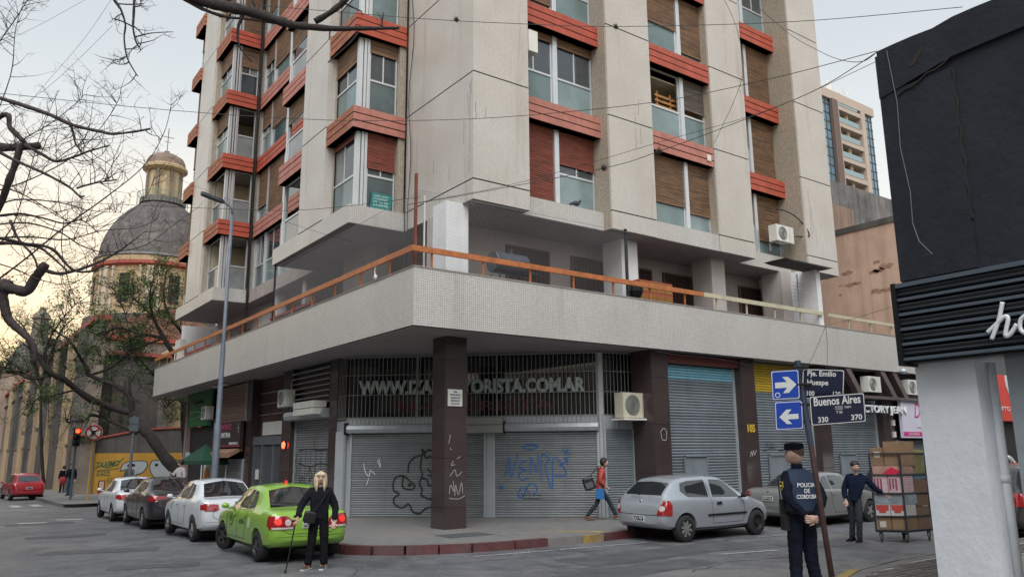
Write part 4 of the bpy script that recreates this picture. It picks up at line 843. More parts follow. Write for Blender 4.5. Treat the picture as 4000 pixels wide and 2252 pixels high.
def car_body(S, wheels, wr, n=62):
    """S: stations (x, bottom z, belt z, top z, half width, half width at the roof edge), x from the tail to the nose"""
    L = S[-1][0]; xs_ = sorted(set([s[0] for s in S]+[L*i/n for i in range(n+1)])); rings = []
    for x in xs_:
        _, zb, zl, zt, wd, wt = interp(S, x); g = max(0.0, zt-zl); k = min(1, g/.35)
        pts = [(0, zb), (wd*.55, zb), (wd*.86, zb+.01), (wd*.955, zb+.07), (wd*.985, zb+.30*(zl-zb)), (wd, zb+.55*(zl-zb)), (wd*.992, zb+.78*(zl-zb)), (wd*.972, zl-.07), (wd*.945, zl-.012)]
        ws = wd*.925
        for t in (.12, .45, .8): pts.append((ws+(wt-ws)*t*(1 if g > .1 else .9), zl+g*t*.94))
        pts += [(wt*.985, zl+g*.93+.0), (wt*.93, zl+g*.975), (wt*.8, zl+g*.99), (wt*.45, zt+.012*k+.004), (0, zt+.02*k+.008)]
        rings.append([(x, y, z) for y, z in pts])
    m = len(rings[0]); bm = bmesh.new(); V = []
    for r_ in rings: V.append([bm.verts.new(p) for p in r_]+[bm.verts.new((x, -y, z)) for x, y, z in r_[m-2:0:-1]])
    M_ = len(V[0])
    for a, b_ in zip(V[:-1], V[1:]):
        for j in range(M_): bm.faces.new((a[j], a[(j+1) % M_], b_[(j+1) % M_], b_[j]))
    bm.faces.new(V[0][::-1]); bm.faces.new(V[-1])
    bmesh.ops.recalc_face_normals(bm, faces=bm.faces)
    me = bpy.data.meshes.new('car_body'); bm.to_mesh(me); bm.free()
    bvh = BVHTree.FromPolygons([v.co for v in me.vertices], [p.vertices for p in me.polygons])
    # wheel openings
    cut = MB()
    for x in wheels: cut.lathe([(0, -2), (wr*1.2, -2), (wr*1.2, 2), (0, 2)], (x, 0, wr), 28, 'y')
    cm = cut.mesh('cut', [trimb]); a = bpy.data.objects.new('a', me); c = bpy.data.objects.new('c', cm); C.objects.link(a); C.objects.link(c)
    md = a.modifiers.new('b', 'BOOLEAN'); md.object = c; md.operation = 'DIFFERENCE'; md.solver = 'EXACT'
    dg = bpy.context.evaluated_depsgraph_get(); out = bpy.data.meshes.new_from_object(a.evaluated_get(dg))
    bpy.data.objects.remove(a); bpy.data.objects.remove(c); smooth_by_angle(out, 35); out.name = 'car_body'
    return out, bvh
def decal(bvh, poly, side, off=.006, step=.09):
    """a panel cut to an outline and laid on the body. side: 'L','R' (outline in x,z), 'B' rear, 'F' front (outline in y,z), 'T' top (x,y)"""
    bm = bmesh.new(); bm.faces.new([bm.verts.new((u, v, 0)) for u, v in poly])
    for ax in (0, 1):
        lo = min(p[ax] for p in poly); hi = max(p[ax] for p in poly); k = lo+step*.5
        while k < hi:
            co = [0, 0, 0]; no = [0, 0, 0]; co[ax] = k; no[ax] = 1
            bmesh.ops.bisect_plane(bm, geom=bm.verts[:]+bm.edges[:]+bm.faces[:], plane_co=co, plane_no=no); k += step
    bmesh.ops.triangulate(bm, faces=bm.faces)
    D_ = {'L': Vector((0, -1, 0)), 'R': Vector((0, 1, 0)), 'B': Vector((1, 0, 0)), 'F': Vector((-1, 0, 0)), 'T': Vector((0, 0, -1))}[side]
    for v in bm.verts: v.tag = False
    for v in bm.verts:
        u, w_ = v.co.x, v.co.y
        o = Vector((u, 0, w_)) if side in 'LR' else Vector((0, u, w_)) if side in 'BF' else Vector((u, w_, 0))
        o = o-D_*6; hit, nr, _, _ = bvh.ray_cast(o, D_)
        if hit is None: v.tag = True; continue
        if side in 'LR' and abs(hit.y) < .48: v.tag = True; continue
        if nr.dot(D_) > 0: nr = -nr
        v.co = hit+nr*off-D_*.001
    bmesh.ops.delete(bm, geom=[v for v in bm.verts if v.tag], context='VERTS')
    me = bpy.data.meshes.new('panel'); bm.to_mesh(me); bm.free(); me.shade_smooth(); return me
def seam(bvh, pts, side, r_=.005, n=7):
    D_ = {'L': Vector((0, -1, 0)), 'R': Vector((0, 1, 0)), 'B': Vector((1, 0, 0)), 'T': Vector((0, 0, -1))}[side]; P = []
    for a, b_ in zip(pts[:-1], pts[1:]):
        for i in range(n):
            u = a[0]+(b_[0]-a[0])*i/n; w_ = a[1]+(b_[1]-a[1])*i/n
            o = Vector((u, 0, w_)) if side in 'LR' else Vector((0, u, w_)) if side == 'B' else Vector((u, w_, 0))
            h, nr, _, _ = bvh.ray_cast(o-D_*6, D_)
            if h: P.append(h)
    return MB().tube(P, r_, 4)
def make_wheel(r_, w_, style):
    t_ = MB().lathe([(r_*.66, -w_/2), (r_*.93, -w_/2), (r_, -w_*.36), (r_, w_*.36), (r_*.93, w_/2), (r_*.66, w_/2)], (0, 0, 0), 28, 'y').mesh('tyre', tyrem, True)
    q = MB().lathe([(r_*.66, -w_*.46), (r_*.62, -w_*.5), (r_*.58, -w_*.3), (r_*.5, -w_*.22), (0, -w_*.22)], (0, 0, 0), 28, 'y')
    k = {'alloy': 5, 'cover': 8, 'steel': 0, 'blackalloy': 5}[style]
    if k:
        for i in range(k):
            a = 2*pi*i/k; ca, sa = cos(a), sin(a); h = .095 if style != 'cover' else .1
            P = [(r_*.12, -r_*h), (r_*.6, -r_*h*.75), (r_*.6, r_*h*.75), (r_*.12, r_*h)]
            q.prism(P, -w_*.46, -w_*.24, T=lambda u, v, d, ca=ca, sa=sa: (u*ca-v*sa, d, u*sa+v*ca), mi=1)
    q.lathe([(r_*.17, -w_*.3), (r_*.17, -w_*.5), (0, -w_*.5)], (0, 0, 0), 12, 'y', mi=1)
    m2 = {'alloy': rimm, 'cover': rimm, 'steel': rimdark, 'blackalloy': mat('dark_alloy', (.09, .09, .095), .35, metal=.6)}[style]
    return t_, q.mesh('rim', [rimdark if style != 'cover' else rimm if False else rimdark, m2])
# profiles (x, zbottom, zbelt, ztop, halfwidth, half width at roof edge)
def sedan_S(L=4.2, H=1.43, W=.83, tail=.93, hood=.88):
    return [(0, .42, tail-.22, tail-.2, W*.76, W*.62), (.05, .36, tail-.10, tail-.05, W*.87, W*.68), (.13, .31, tail-.03, tail+.015, W*.95, W*.74), (.3, .28, tail-.01, tail+.035, W*.985, W*.78), (L*.145, .26, tail-.015, tail+.04, W*.995, W*.78),
            (L*.175, .25, tail-.02, tail+.06, W, W*.78), (L*.30, .22, tail-.035, H-.05, W, W*.66), (L*.345, .22, tail-.04, H-.012, W, W*.67), (L*.45, .22, tail-.05, H, W, W*.68), (L*.56, .22, tail-.07, H-.03, W, W*.67), (L*.60, .22, tail-.075, H-.075, W, W*.67),
            (L*.755, .23, hood-.0, hood+.05, W, W*.78), (L*.80, .24, hood-.03, hood+.015, W*.995, W*.78), (L*.9, .25, hood-.10, hood-.06, W*.97, W*.74), (L*.96, .27, hood-.19, hood-.15, W*.88, W*.66), (L*.99, .32, hood-.30, hood-.26, W*.76, W*.55), (L, .38, hood-.40, hood-.37, W*.62, W*.45)]
def hatch_S(L=3.8, H=1.42, W=.82, tail=.93, hood=.88):
    return [(0, .40, .62, .64, W*.78, W*.7), (.05, .34, tail-.14, tail-.12, W*.88, W*.74), (.12, .30, tail-.02, tail+.03, W*.95, W*.76), (.22, .28, tail, tail+.14, W*.975, W*.74), (L*.13, .26, tail, H-.13, W*.99, W*.69), (L*.165, .25, tail-.005, H-.06, W, W*.67), (L*.25, .23, tail-.01, H-.015, W, W*.68),
            (L*.42, .22, tail-.03, H, W, W*.69), (L*.54, .22, tail-.05, H-.03, W, W*.68), (L*.58, .22, tail-.055, H-.07, W, W*.68), (L*.76, .23, hood, hood+.05, W, W*.78), (L*.82, .24, hood-.04, hood+.01, W*.99, W*.78), (L*.91, .26, hood-.13, hood-.09, W*.96, W*.72), (L*.965, .28, hood-.24, hood-.2, W*.86, W*.62), (L*.99, .34, hood-.34, hood-.3, W*.74, W*.5), (L, .4, hood-.44, hood-.42, W*.6, W*.42)]
def side_windows(kind, L, H, tail):
    b0 = tail-.0; zt = H-.115
    if kind == 'sedan': return [[(L*.305, b0+.0), (L*.40, b0-.015), (L*.40, zt+.01), (L*.355, zt-.01), (L*.325, zt-.14)], [(L*.415, b0-.018), (L*.525, b0-.03), (L*.525, zt+.02), (L*.415, zt+.02)], [(L*.54, b0-.032), (L*.695, b0-.05), (L*.665, b0+.06), (L*.595, zt-.02), (L*.54, zt+.018)]]
    if kind == 'hatch3': return [[(L*.17, b0+.16), (L*.215, b0+.03), (L*.395, b0+.0), (L*.40, zt+.03), (L*.26, zt+.015), (L*.19, zt-.03)], [(L*.43, b0-.0), (L*.685, b0-.03), (L*.665, b0+.08), (L*.585, zt-.02), (L*.56, zt+.015), (L*.45, zt+.03)]]
    return [[(L*.19, b0+.07), (L*.36, b0+.0), (L*.36, zt+.02), (L*.27, zt)], [(L*.375, b0), (L*.50, b0-.015), (L*.50, zt+.025), (L*.375, zt+.025)], [(L*.515, b0-.015), (L*.68, b0-.04), (L*.655, b0+.06), (L*.58, zt-.03), (L*.515, zt+.02)]]
def make_car(label, pm, kind='sedan', L=4.2, H=1.43, W=.83, tail=.93, hood=.88, wr=.29, wheels=None, wstyle='alloy', plate='PDE 626', plate_style='old', lights='sedan', group=None, loc=(0, 0, 0), heading=0, scale=1, lit=False, wl_=(.0, .0), antenna=True, detail=True, fr=None):
    """built with its tail at x = 0 and nose towards +x, then turned to its heading (degrees clockwise from +Y)"""
    S = (sedan_S if kind == 'sedan' else hatch_S)(L, H, W, tail, hood); wheels = wheels or (L*.195, L*.80)
    t = thing('parked_car', label, 'car', loc, radians(90-heading), group or 'cars along the two streets'); t.scale = (scale,)*3
    me, bvh = car_body(S, wheels, wr); me.materials.clear(); me.materials.append(pm); me.materials.append(trimb)
    body = put('car_body', me, t, loc=(0, 0, 0))
    A = lambda m_, name, mt, par=None: (m_.materials.append(mt), put(name, m_, par or body, loc=(0, 0, 0)))[1]
    U_ = MB().box(.7, L-.6, -W*.78, W*.78, .185, .5).box(.45, .7, -W*.5, W*.5, .24, .5); U_.build('underbody', trimb, body, world=False)
    for sd_ in 'LR':
        for pl in side_windows('sedan' if kind == 'sedan' else kind, L, H, tail): 
            A(decal(bvh, pl, sd_, .005), 'side_window', carglass)
        # doors
        zt = H-.10; zs = .36; x0, x1, x2 = (L*.405, L*.53, L*.715) if kind != 'hatch3' else (None, L*.41, L*.70)
        if detail:
            ds = [(x1, zs), (x1, tail-.02), (x1, zt)] ; seam(bvh, ds, sd_).build('door_seam', trimb, body, world=False)
            seam(bvh, [(x1, zs), (x2-.05, zs), (x2, zs+.1), (x2+.02, tail-.12), (x2-.01, tail-.02)], sd_).build('door_seam', trimb, body, world=False)
            if x0: seam(bvh, [(x1, zs), (x0-.0, zs), (x0-.06, zs+.18), (x0-.14, zs+.34), (x0-.12, tail-.02)], sd_).build('door_seam', trimb, body, world=False)
            for hx in ((x1+.10, L*.345+.12) if x0 else (x1+.14,)):
                A(decal(bvh, [(hx, tail-.17), (hx+.17, tail-.17), (hx+.19, tail-.14), (hx+.17, tail-.11), (hx, tail-.11)], sd_, .022), 'door_handle', pm if x0 else trimb)
        sy = 1 if sd_ == 'L' else -1
        mm_ = MB().ball((L*.675, sy*(W+.09), tail+.02), (.05, .085, .058), 12, 8).box(L*.67, L*.69, sy*(W-.06), sy*(W+.05), tail-.04, tail-.01); mm_.build('wing_mirror', pm if kind != 'hatch3' else trimb, body, world=False, smooth=True)
        if detail and kind == 'hatch3': A(decal(bvh, [(L*.36, .52), (L*.72, .52), (L*.72, .57), (L*.36, .57)], sd_, .018), 'rub_strip', trimb)
        if detail: seam(bvh, [(L*.25, .27), (L*.5, .265), (L*.75, .27)], sd_, .012).build('sill', trimb, body, world=False)
    # screens
    if kind == 'sedan': rw = [(L*.17, -W*.72), (L*.17, W*.72), (L*.285, W*.60), (L*.297, 0), (L*.285, -W*.60)]
    else: rw = None
    if rw: A(decal(bvh, rw, 'T', .006), 'rear_window', carglass)
    else: A(decal(bvh, [(-W*.68, tail+.08), (W*.68, tail+.08), (W*.60, H-.14), (0, H-.115), (-W*.60, H-.14)], 'B', .008), 'rear_window', carglass); 
    A(decal(bvh, [(L*.745, -W*.74), (L*.745, W*.74), (L*.615, W*.62), (L*.605, 0), (L*.615, -W*.62)], 'T', .006), 'windscreen', carglass)
    # rear lamps
    zl = tail-.07
    lens = fr or redlens
    for sy in (1, -1):
        if lights == 'corsa':
            P = [(sy*W*.42, zl-.21), (sy*W*.44, zl-.08), (sy*W*.56, zl+.0), (sy*W*.93, zl+.01), (sy*W*.95, zl-.23), (sy*W*.6, zl-.24)]
        elif lights == 'voyage': P = [(sy*W*.5, zl-.13), (sy*W*.52, zl-.02), (sy*W*.9, zl-.0), (sy*W*.94, zl-.10), (sy*W*.86, zl-.17), (sy*W*.6, zl-.17)]
        elif lights == 'cronos': P = [(sy*W*.38, zl-.07), (sy*W*.42, zl-.0), (sy*W*.92, zl+.02), (sy*W*.94, zl-.08), (sy*W*.75, zl-.10)]
        elif lights == 'clio': P = [(sy*W*.68, .59), (sy*W*.74, .75), (sy*W*.83, tail-.05), (sy*W*.9, tail-.05), (sy*W*.90, .60)]
        else: P = [(sy*W*.72, zl-.25), (sy*W*.74, zl+.02), (sy*W*.94, zl+.0), (sy*W*.95, zl-.25)]
        if sy < 0: P = P[::-1]
        lm = A(decal(bvh, P, 'B', .014, .05), 'tail_light', lens)
        wrap = [(-.0+.01, zl-.21), (.02, zl-.01), (.22, zl-.0), (.20, zl-.18)] if lights in ('corsa', 'sedan') else [(.01, zl-.14), (.01, zl-.01), (.24, zl-.03), (.2, zl-.13)] if lights != 'clio' else [(.012, .585), (.015, .70), (.10, tail-.03), (.20, tail-.03), (.24, .80), (.22, .585)]
        A(decal(bvh, wrap, 'L' if sy > 0 else 'R', .014, .05), 'tail_light', lens)
        if lights in ('corsa', 'clio'):
            cy = sy*W*(.56 if lights == 'corsa' else .82); cz = zl-(.12 if lights == 'corsa' else .13)
            A(decal(bvh, [(cy+.06*cos(a), cz+.06*sin(a)) for a in [2*pi*i/12 for i in range(12)]], 'B', .02, .05), 'reversing_light', clearlens, lm)
            if lights == 'corsa': A(decal(bvh, [(sy*W*.44, zl-.235), (sy*W*.44, zl-.2), (sy*W*.9, zl-.2), (sy*W*.9, zl-.235)][::sy], 'B', .019, .05), 'indicator', clearlens, lm)
        if lit: 
            cy = sy*W*.78
            A(decal(bvh, [(cy+.065*cos(a), zl-.1+.06*sin(a)) for a in [2*pi*i/12 for i in range(12)]], 'B', .021, .05), 'brake_light', redlit, lm)
    # plate, boot seams, bumper line
    pz = tail-.30 if kind == 'sedan' else .50
    if kind == 'hatch3': pz = .44
    if kind == 'hatch5': pz = tail-.33
    if plate_style == 'old': 
        hx = bvh.ray_cast(Vector((-5, 0, pz+.06)), Vector((1, 0, 0)))[0]
        pl_ = MB().box(hx.x-.02, hx.x-.008, -.17, .17, pz, pz+.125).build('number_plate', platew, body, world=False)
        MB().box(hx.x-.023, hx.x-.02, -.155, .155, pz+.018, pz+.11).build('plate_field', plateink, pl_, world=False)
        px_ = hx.x-.026; colr = platew
    else:
        hx = bvh.ray_cast(Vector((-5, 0, pz+.06)), Vector((1, 0, 0)))[0]
        pl_ = MB().box(hx.x-.02, hx.x-.008, -.20, .20, pz, pz+.12).build('number_plate', platew, body, world=False); MB().box(hx.x-.022, hx.x-.02, -.20, .20, pz+.09, pz+.12).build('plate_field', mat('plate_blue', (.03, .08, .35), .4), pl_, world=False); px_ = hx.x-.024; colr = plateink
    tm = text_mesh(plate, 1, .02, .01); xs_ = [v.co.x for v in tm.vertices]; ys_ = [v.co.y for v in tm.vertices]
    for v in tm.vertices:
        a = (v.co.x-min(xs_))/(max(xs_)-min(xs_)); b_ = (v.co.y-min(ys_))/(max(ys_)-min(ys_)); v.co = (px_-.002-v.co.z*.15, .14-.28*a, pz+.03+.066*b_)
    tm.materials.clear(); tm.materials.append(colr); put('plate_lettering', tm, pl_, loc=(0, 0, 0))
    if detail:
        if kind == 'sedan':
            seam(bvh, [(-W*.66, tail-.02), (-W*.66, .62), (-W*.5, .55), (W*.5, .55), (W*.66, .62), (W*.66, tail-.02)], 'B').build('boot_seam', trimb, body, world=False)
            seam(bvh, [(-W*.93, .50), (-W*.5, .5), (W*.5, .5), (W*.93, .50)], 'B', .004).build('bumper_seam', trimb, body, world=False)
            A(decal(bvh, [(-.30, pz-.03), (-.26, pz+.17), (.26, pz+.17), (.30, pz-.03)], 'B', .002), 'plate_recess', pm)
        else:
            seam(bvh, [(-W*.86, .60), (0, .585), (W*.86, .60)], 'B', .007).build('boot_seam', trimb, body, world=False)
        # rear badge
        hb_ = bvh.ray_cast(Vector((-5, 0, tail-.06)), Vector((1, 0, 0)))[0]
        if hb_: MB().lathe([(0, -.012), (.035, -.01), (.04, 0)], (hb_.x, 0, tail-.07), 14, 'x').build('badge', chrome, body, world=False)
        if kind != 'sedan': MB().tube([(hb_.x-.03, -.02, tail+.08), (hb_.x+.0, .3, tail+.13), ], .012, 5).build('rear_wiper', trimb, body, world=False)
    if antenna: MB().tube([(L*.33, 0, H), (L*.27, 0, H+.33)], [.008, .003], 5).build('aerial', trimb, body, world=False)
    # wheels
    styles = wstyle if isinstance(wstyle, tuple) else (wstyle, wstyle)
    for i, x in enumerate(wheels):
        ty, ri = make_wheel(wr, .19, styles[i])
        for sy in (1, -1):
            w_ = bpy.data.objects.new('wheel', ty); C.objects.link(w_); w_.parent = t; w_.location = (x, sy*(W-.105), wr); w_.rotation_euler = (0, R.uniform(0, 6), (pi if sy > 0 else 0)+(wl_[0] if i else 0))
            w_.name = 'wheel'; r_ = put('rim', ri, w_, loc=(0, 0, 0))
    return t, body, bvh
gm = paint('green_paint', (.235, .44, .05)); wm = paint('car_white', (.62, .66, .70)); km = paint('car_black', (.022, .020, .024)); sm = paint('silver_blue', (.40, .435, .48), .4, .3); cm4 = paint('champagne_silver', (.27, .28, .275), .4); rm = paint('car_red', (.36, .02, .03))
G1 = 'cars parked along Buenos Aires street'; G2 = 'cars parked along the passage'
t, body, bvh = make_car('lime green taxi sedan with lit brake lights, black plate PDE 626, behind a blonde woman', gm, L=4.15, H=1.42, W=.82, tail=.95, hood=.88, wr=.29, wstyle='blackalloy', plate='PDE 626', lights='corsa', lit=True, loc=(5.67, 14.12, -.015), heading=1.5, scale=.93, group=G1, wl_=(.32, 0))
A = lambda m_, name, mt, par: (m_.materials.append(mt), put(name, m_, par, loc=(0, 0, 0)))[1]
circ = lambda cx, cz, r_: [(cx+r_*cos(a), cz+r_*sin(a)) for a in [2*pi*i/20 for i in range(20)]]
gdk = mat('door_logo_dark', (.06, .14, .03), .5)
A(decal(bvh, circ(2.62, .74, .17), 'L', .006, .06), 'door_logo', gdk, body); A(decal(bvh, circ(2.62, .74, .15), 'L', .009, .06), 'door_logo', gm, body); A(decal(bvh, circ(2.62, .74, .09), 'L', .012, .06), 'door_logo', gdk, body)
A(decal(bvh, circ(1.32, .70, .11), 'L', .006, .06), 'door_logo', mat('door_logo_pale', (.45, .6, .35), .5), body)
A(decal(bvh, [(1.6, .66), (2.05, .64), (2.02, .70), (1.9, .74), (1.72, .73)], 'L', .006, .06), 'door_lettering', gdk, body)
for i in range(7): MB().lathe([(.045, 0), (.05, .006), (.055, 0)], (1.42, -.48+i*.16, 1.425), 14).build('roof_number', gdk, body, world=False)
A(decal(bvh, [(.15, -.11), (.15, .12), (.0, .12), (.0, -.11)], 'B', .001), 'x', gm, body) if False else None
MB().box(.02, .03, .18, .34, .86, .895).build('badge_plate', trimb, body, world=False)
MB().tube([(1.42, .05, 1.42), (1.45, .05, 1.5)], .03, 6).build('roof_lamp', redlit, body, world=False)
make_car('white sedan with black rear screen and long aerial parked just ahead of the green taxi', wm, L=4.2, H=1.46, W=.83, tail=1.0, hood=.92, wr=.3, wstyle='alloy', plate='AD 291 KR', plate_style='new', lights='voyage', loc=(5.85, 19.15, gz(20)), heading=0, scale=.95, group=G1)
make_car('near-black sedan with slim red lamps parked between two white sedans', km, L=4.3, H=1.47, W=.84, tail=1.04, hood=.94, wr=.3, wstyle='alloy', plate='AE 436 AA', plate_style='new', lights='cronos', loc=(5.75, 24.15, gz(25)), heading=0, scale=.95, group=G1, fr=redlit if False else None)
make_car('white sedan farthest along the near kerb, beyond the black sedan', wm, L=4.2, H=1.46, W=.83, tail=1.0, hood=.92, wr=.3, wstyle='alloy', plate='AB 702 CD', plate_style='new', lights='voyage', loc=(5.68, 28.7, gz(30)), heading=0, scale=.95, group=G1)
make_car('small red hatchback on the far side of the crossing beside the church pavement', rm, kind='hatch5', L=3.95, H=1.48, W=.84, tail=.95, hood=.9, wr=.3, plate='JK 118', plate_style='old', lights='sedan', loc=(4.55, 53.2, gz(54)), heading=-6, scale=1.0, group=G1)
make_car('silver-blue three-door hatchback with plate LIO 797 and odd wheels, nose away from the corner', sm, kind='hatch3', L=3.78, H=1.40, W=.82, tail=.93, hood=.88, wr=.29, wheels=(.66, 3.12), wstyle=('cover', 'steel'), plate='LIO 797', lights='clio', loc=(12.45, 12.62, 0), heading=90, scale=.96, group=G2, antenna=False)
make_car('grey-silver sedan with plate HFW 455 half hidden behind the policeman', cm4, L=4.6, H=1.47, W=.88, tail=1.02, hood=.92, wr=.31, wstyle='alloy', plate='HFW 455', lights='sedan', loc=(17.1, 12.75, 0), heading=90, scale=.90, group=G2, antenna=False)
make_car('dark green-grey hatchback seen through the arms of the man at the trolley', paint('dark_grey_paint', (.035, .045, .05)), kind='hatch5', L=3.9, H=1.5, W=.84, loc=(22.3, 12.7, 0), heading=90, group=G2, plate='FPR 310', antenna=False, detail=False)
make_car('black car with its rear lamp showing between the white pillar and the next pillar', km, kind='hatch5', L=4.1, H=1.55, W=.86, loc=(17.75, 8.0, 0), heading=90, group=G2, plate='KLM 204', antenna=False, detail=False, tail=1.05)
make_car('white car beyond the black car, seen in the gap right of the white pillar', wm, kind='hatch5', L=4.2, H=1.7, W=.86, tail=1.05, loc=(27.2, 12.7, 0), heading=90, group=G2, plate='AC 114 HG', plate_style='new', antenna=False, detail=False)
# ================================================================ people
from mathutils import noise as mnoise
def skin_mesh(name, J, E_, m, sub=2, root=0, smooth=True):
    """one continuous surface grown over a chain of joints: J = [(point, rx, ry)], E_ = edges"""
    me = bpy.data.meshes.new(name); me.from_pydata([j[0] for j in J], E_, []); o = bpy.data.objects.new(name, me); C.objects.link(o)
    md = o.modifiers.new('s', 'SKIN'); md.use_smooth_shade = True
    for i, v in enumerate(me.skin_vertices[0].data): v.radius = (J[i][1], J[i][2] if len(J[i]) > 2 else J[i][1]); v.use_root = (i == root)
    s_ = o.modifiers.new('d', 'SUBSURF'); s_.levels = sub; s_.render_levels = sub
    dg = bpy.context.evaluated_depsgraph_get(); out = bpy.data.meshes.new_from_object(o.evaluated_get(dg)); bpy.data.objects.remove(o)
    if name in ('jacket', 'trousers'):                  # creases worked into the cloth
        off = R.uniform(0, 90)
        for v in out.vertices:
            p = v.co; a = mnoise.noise(Vector((p.x*9+off, p.y*9, p.z*17))); b_ = mnoise.noise(Vector((p.x*22, p.y*22+off, p.z*30+p.x*25)))
            v.co = p+v.normal*(.011*abs(a)-.004+.0045*b_)
    out.name = name; out.materials.clear(); out.materials.append(m); return out
def join_meshes(name, ms, m):
    bm = bmesh.new()
    for x in ms: bm.from_mesh(x)
    me = bpy.data.meshes.new(name); bm.to_mesh(me); bm.free(); me.materials.append(m); me.shade_smooth(); return me
def head_mesh(c, s, yaw, tilt=0, m=None):
    """a face: brow, eye sockets, nose, lips, chin, ears. c = centre, s = head height"""
    bm = bmesh.new(); bmesh.ops.create_uvsphere(bm, u_segments=36, v_segments=28, radius=1)
    for v in bm.verts:
        x, y, z = v.co                                  # y forward
        rx, ry, rz = .36, .44, .5
        if z < 0: rx *= 1-.30*z*z; ry *= 1-.10*z*z
        p = Vector((x*rx, y*ry, z*rz))
        if y > 0:
            f = y
            p.y += .035*math.exp(-((z-.28)/.12)**2)*f                       # brow
            for sx2 in (-1, 1): p.y -= .05*math.exp(-((x-sx2*.38)/.17)**2-((z-.10)/.11)**2)
            p.y += .13*math.exp(-(x/.13)**2)*max(0, 1-abs(z+.12)/.26)*f       # nose
            p.y += .028*math.exp(-(x/.26)**2-((z+.45)/.07)**2)+.03*math.exp(-(x/.3)**2-((z+.80)/.16)**2)
            p.y -= .02*math.exp(-(x/.25)**2-((z+.53)/.03)**2)
        v.co = p
    for sx2 in (-1, 1):
        r_ = bmesh.ops.create_uvsphere(bm, u_segments=10, v_segments=8, radius=1)
        for v in r_['verts']: v.co = Vector((sx2*.365+v.co.x*.03, -.02+v.co.y*.075, -.02+v.co.z*.12))
    M_ = Matrix.Translation(c) @ Matrix.Rotation(yaw, 4, 'Z') @ Matrix.Rotation(tilt, 4, 'X') @ Matrix.Scale(s, 4)
    bm.transform(M_); me = bpy.data.meshes.new('head'); bm.to_mesh(me); bm.free(); me.shade_smooth(); return me, M_
def hand_meshes(wrist, dirn, palm_n, s=1.0, curl=.5, side=1):
    """palm with four unequal bent fingers and a thumb from the side of the palm"""
    d = Vector(dirn).normalized(); n = Vector(palm_n).normalized(); n = (n-d*n.dot(d)).normalized(); a = d.cross(n)*side; w_ = Vector(wrist); out = []
    pq = MB().tube([w_-d*.01*s, w_+d*.03*s, w_+d*.07*s, w_+d*.09*s], [.024*s, .036*s, .04*s, .03*s], 10)
    V = [Vector(v) for v in pq.v]; c = w_+d*.05*s; pq.v = [tuple(c+(v-c)-n*(v-c).dot(n)*.5) for v in V]; out.append(pq.mesh('palm', [skin_m], True))
    for k, (o_, L_) in enumerate(((-.03, .062), (-.011, .074), (.009, .07), (.028, .055))):
        p = w_+d*.082*s+a*o_*s; pts = [p]; ang = 0
        for j in range(3): ang += curl*(.55+.25*j); pts.append(pts[-1]+(d*cos(ang)+n*sin(ang))*L_*s*(.45, .32, .23)[j])
        out.append(MB().tube(pts, [.0095*s, .009*s, .008*s, .0065*s], 8).mesh('finger', [skin_m], True))
    p = w_+d*.028*s-a*.032*s; t1 = p+(-a*.6+d*.7+n*.25).normalized()*.035*s; t2 = t1+(-a*.15+d*.8+n*.45).normalized()*.03*s
    out.append(MB().tube([p, t1, t2], [.0125*s, .011*s, .008*s], 8).mesh('thumb', [skin_m], True)); return out
skin_m = mat('skin', (.52, .33, .26), .55, .06, 12); eye_m = mat('eye_dark', (.02, .015, .015), .2); lip_m = mat('lips', (.28, .10, .09), .5)
def face_bits(M_, body, ym=1):
    q = MB(); 
    for sx2 in (-1, 1): q.ball(tuple(M_ @ Vector((sx2*.135, .362, .05))), .028*M_.to_scale().x, 8, 6)
    q.build('eye', eye_m, body, world=False); 
    MB().tube([M_ @ Vector((x, .405-.25*x*x, -.265)) for x in (-.11, -.05, 0, .05, .11)], .02*M_.to_scale().x, 5).build('mouth', lip_m, body, world=False)
    b_ = MB()
    for sx2 in (-1, 1): b_.tube([M_ @ Vector((sx2*x, .40-.3*(x-.05)**2*4, .14)) for x in (.06, .13, .2)], .018*M_.to_scale().x, 5)
    b_.build('eyebrow', mat('brow_brown', (.10, .06, .035), .8), body, world=False)
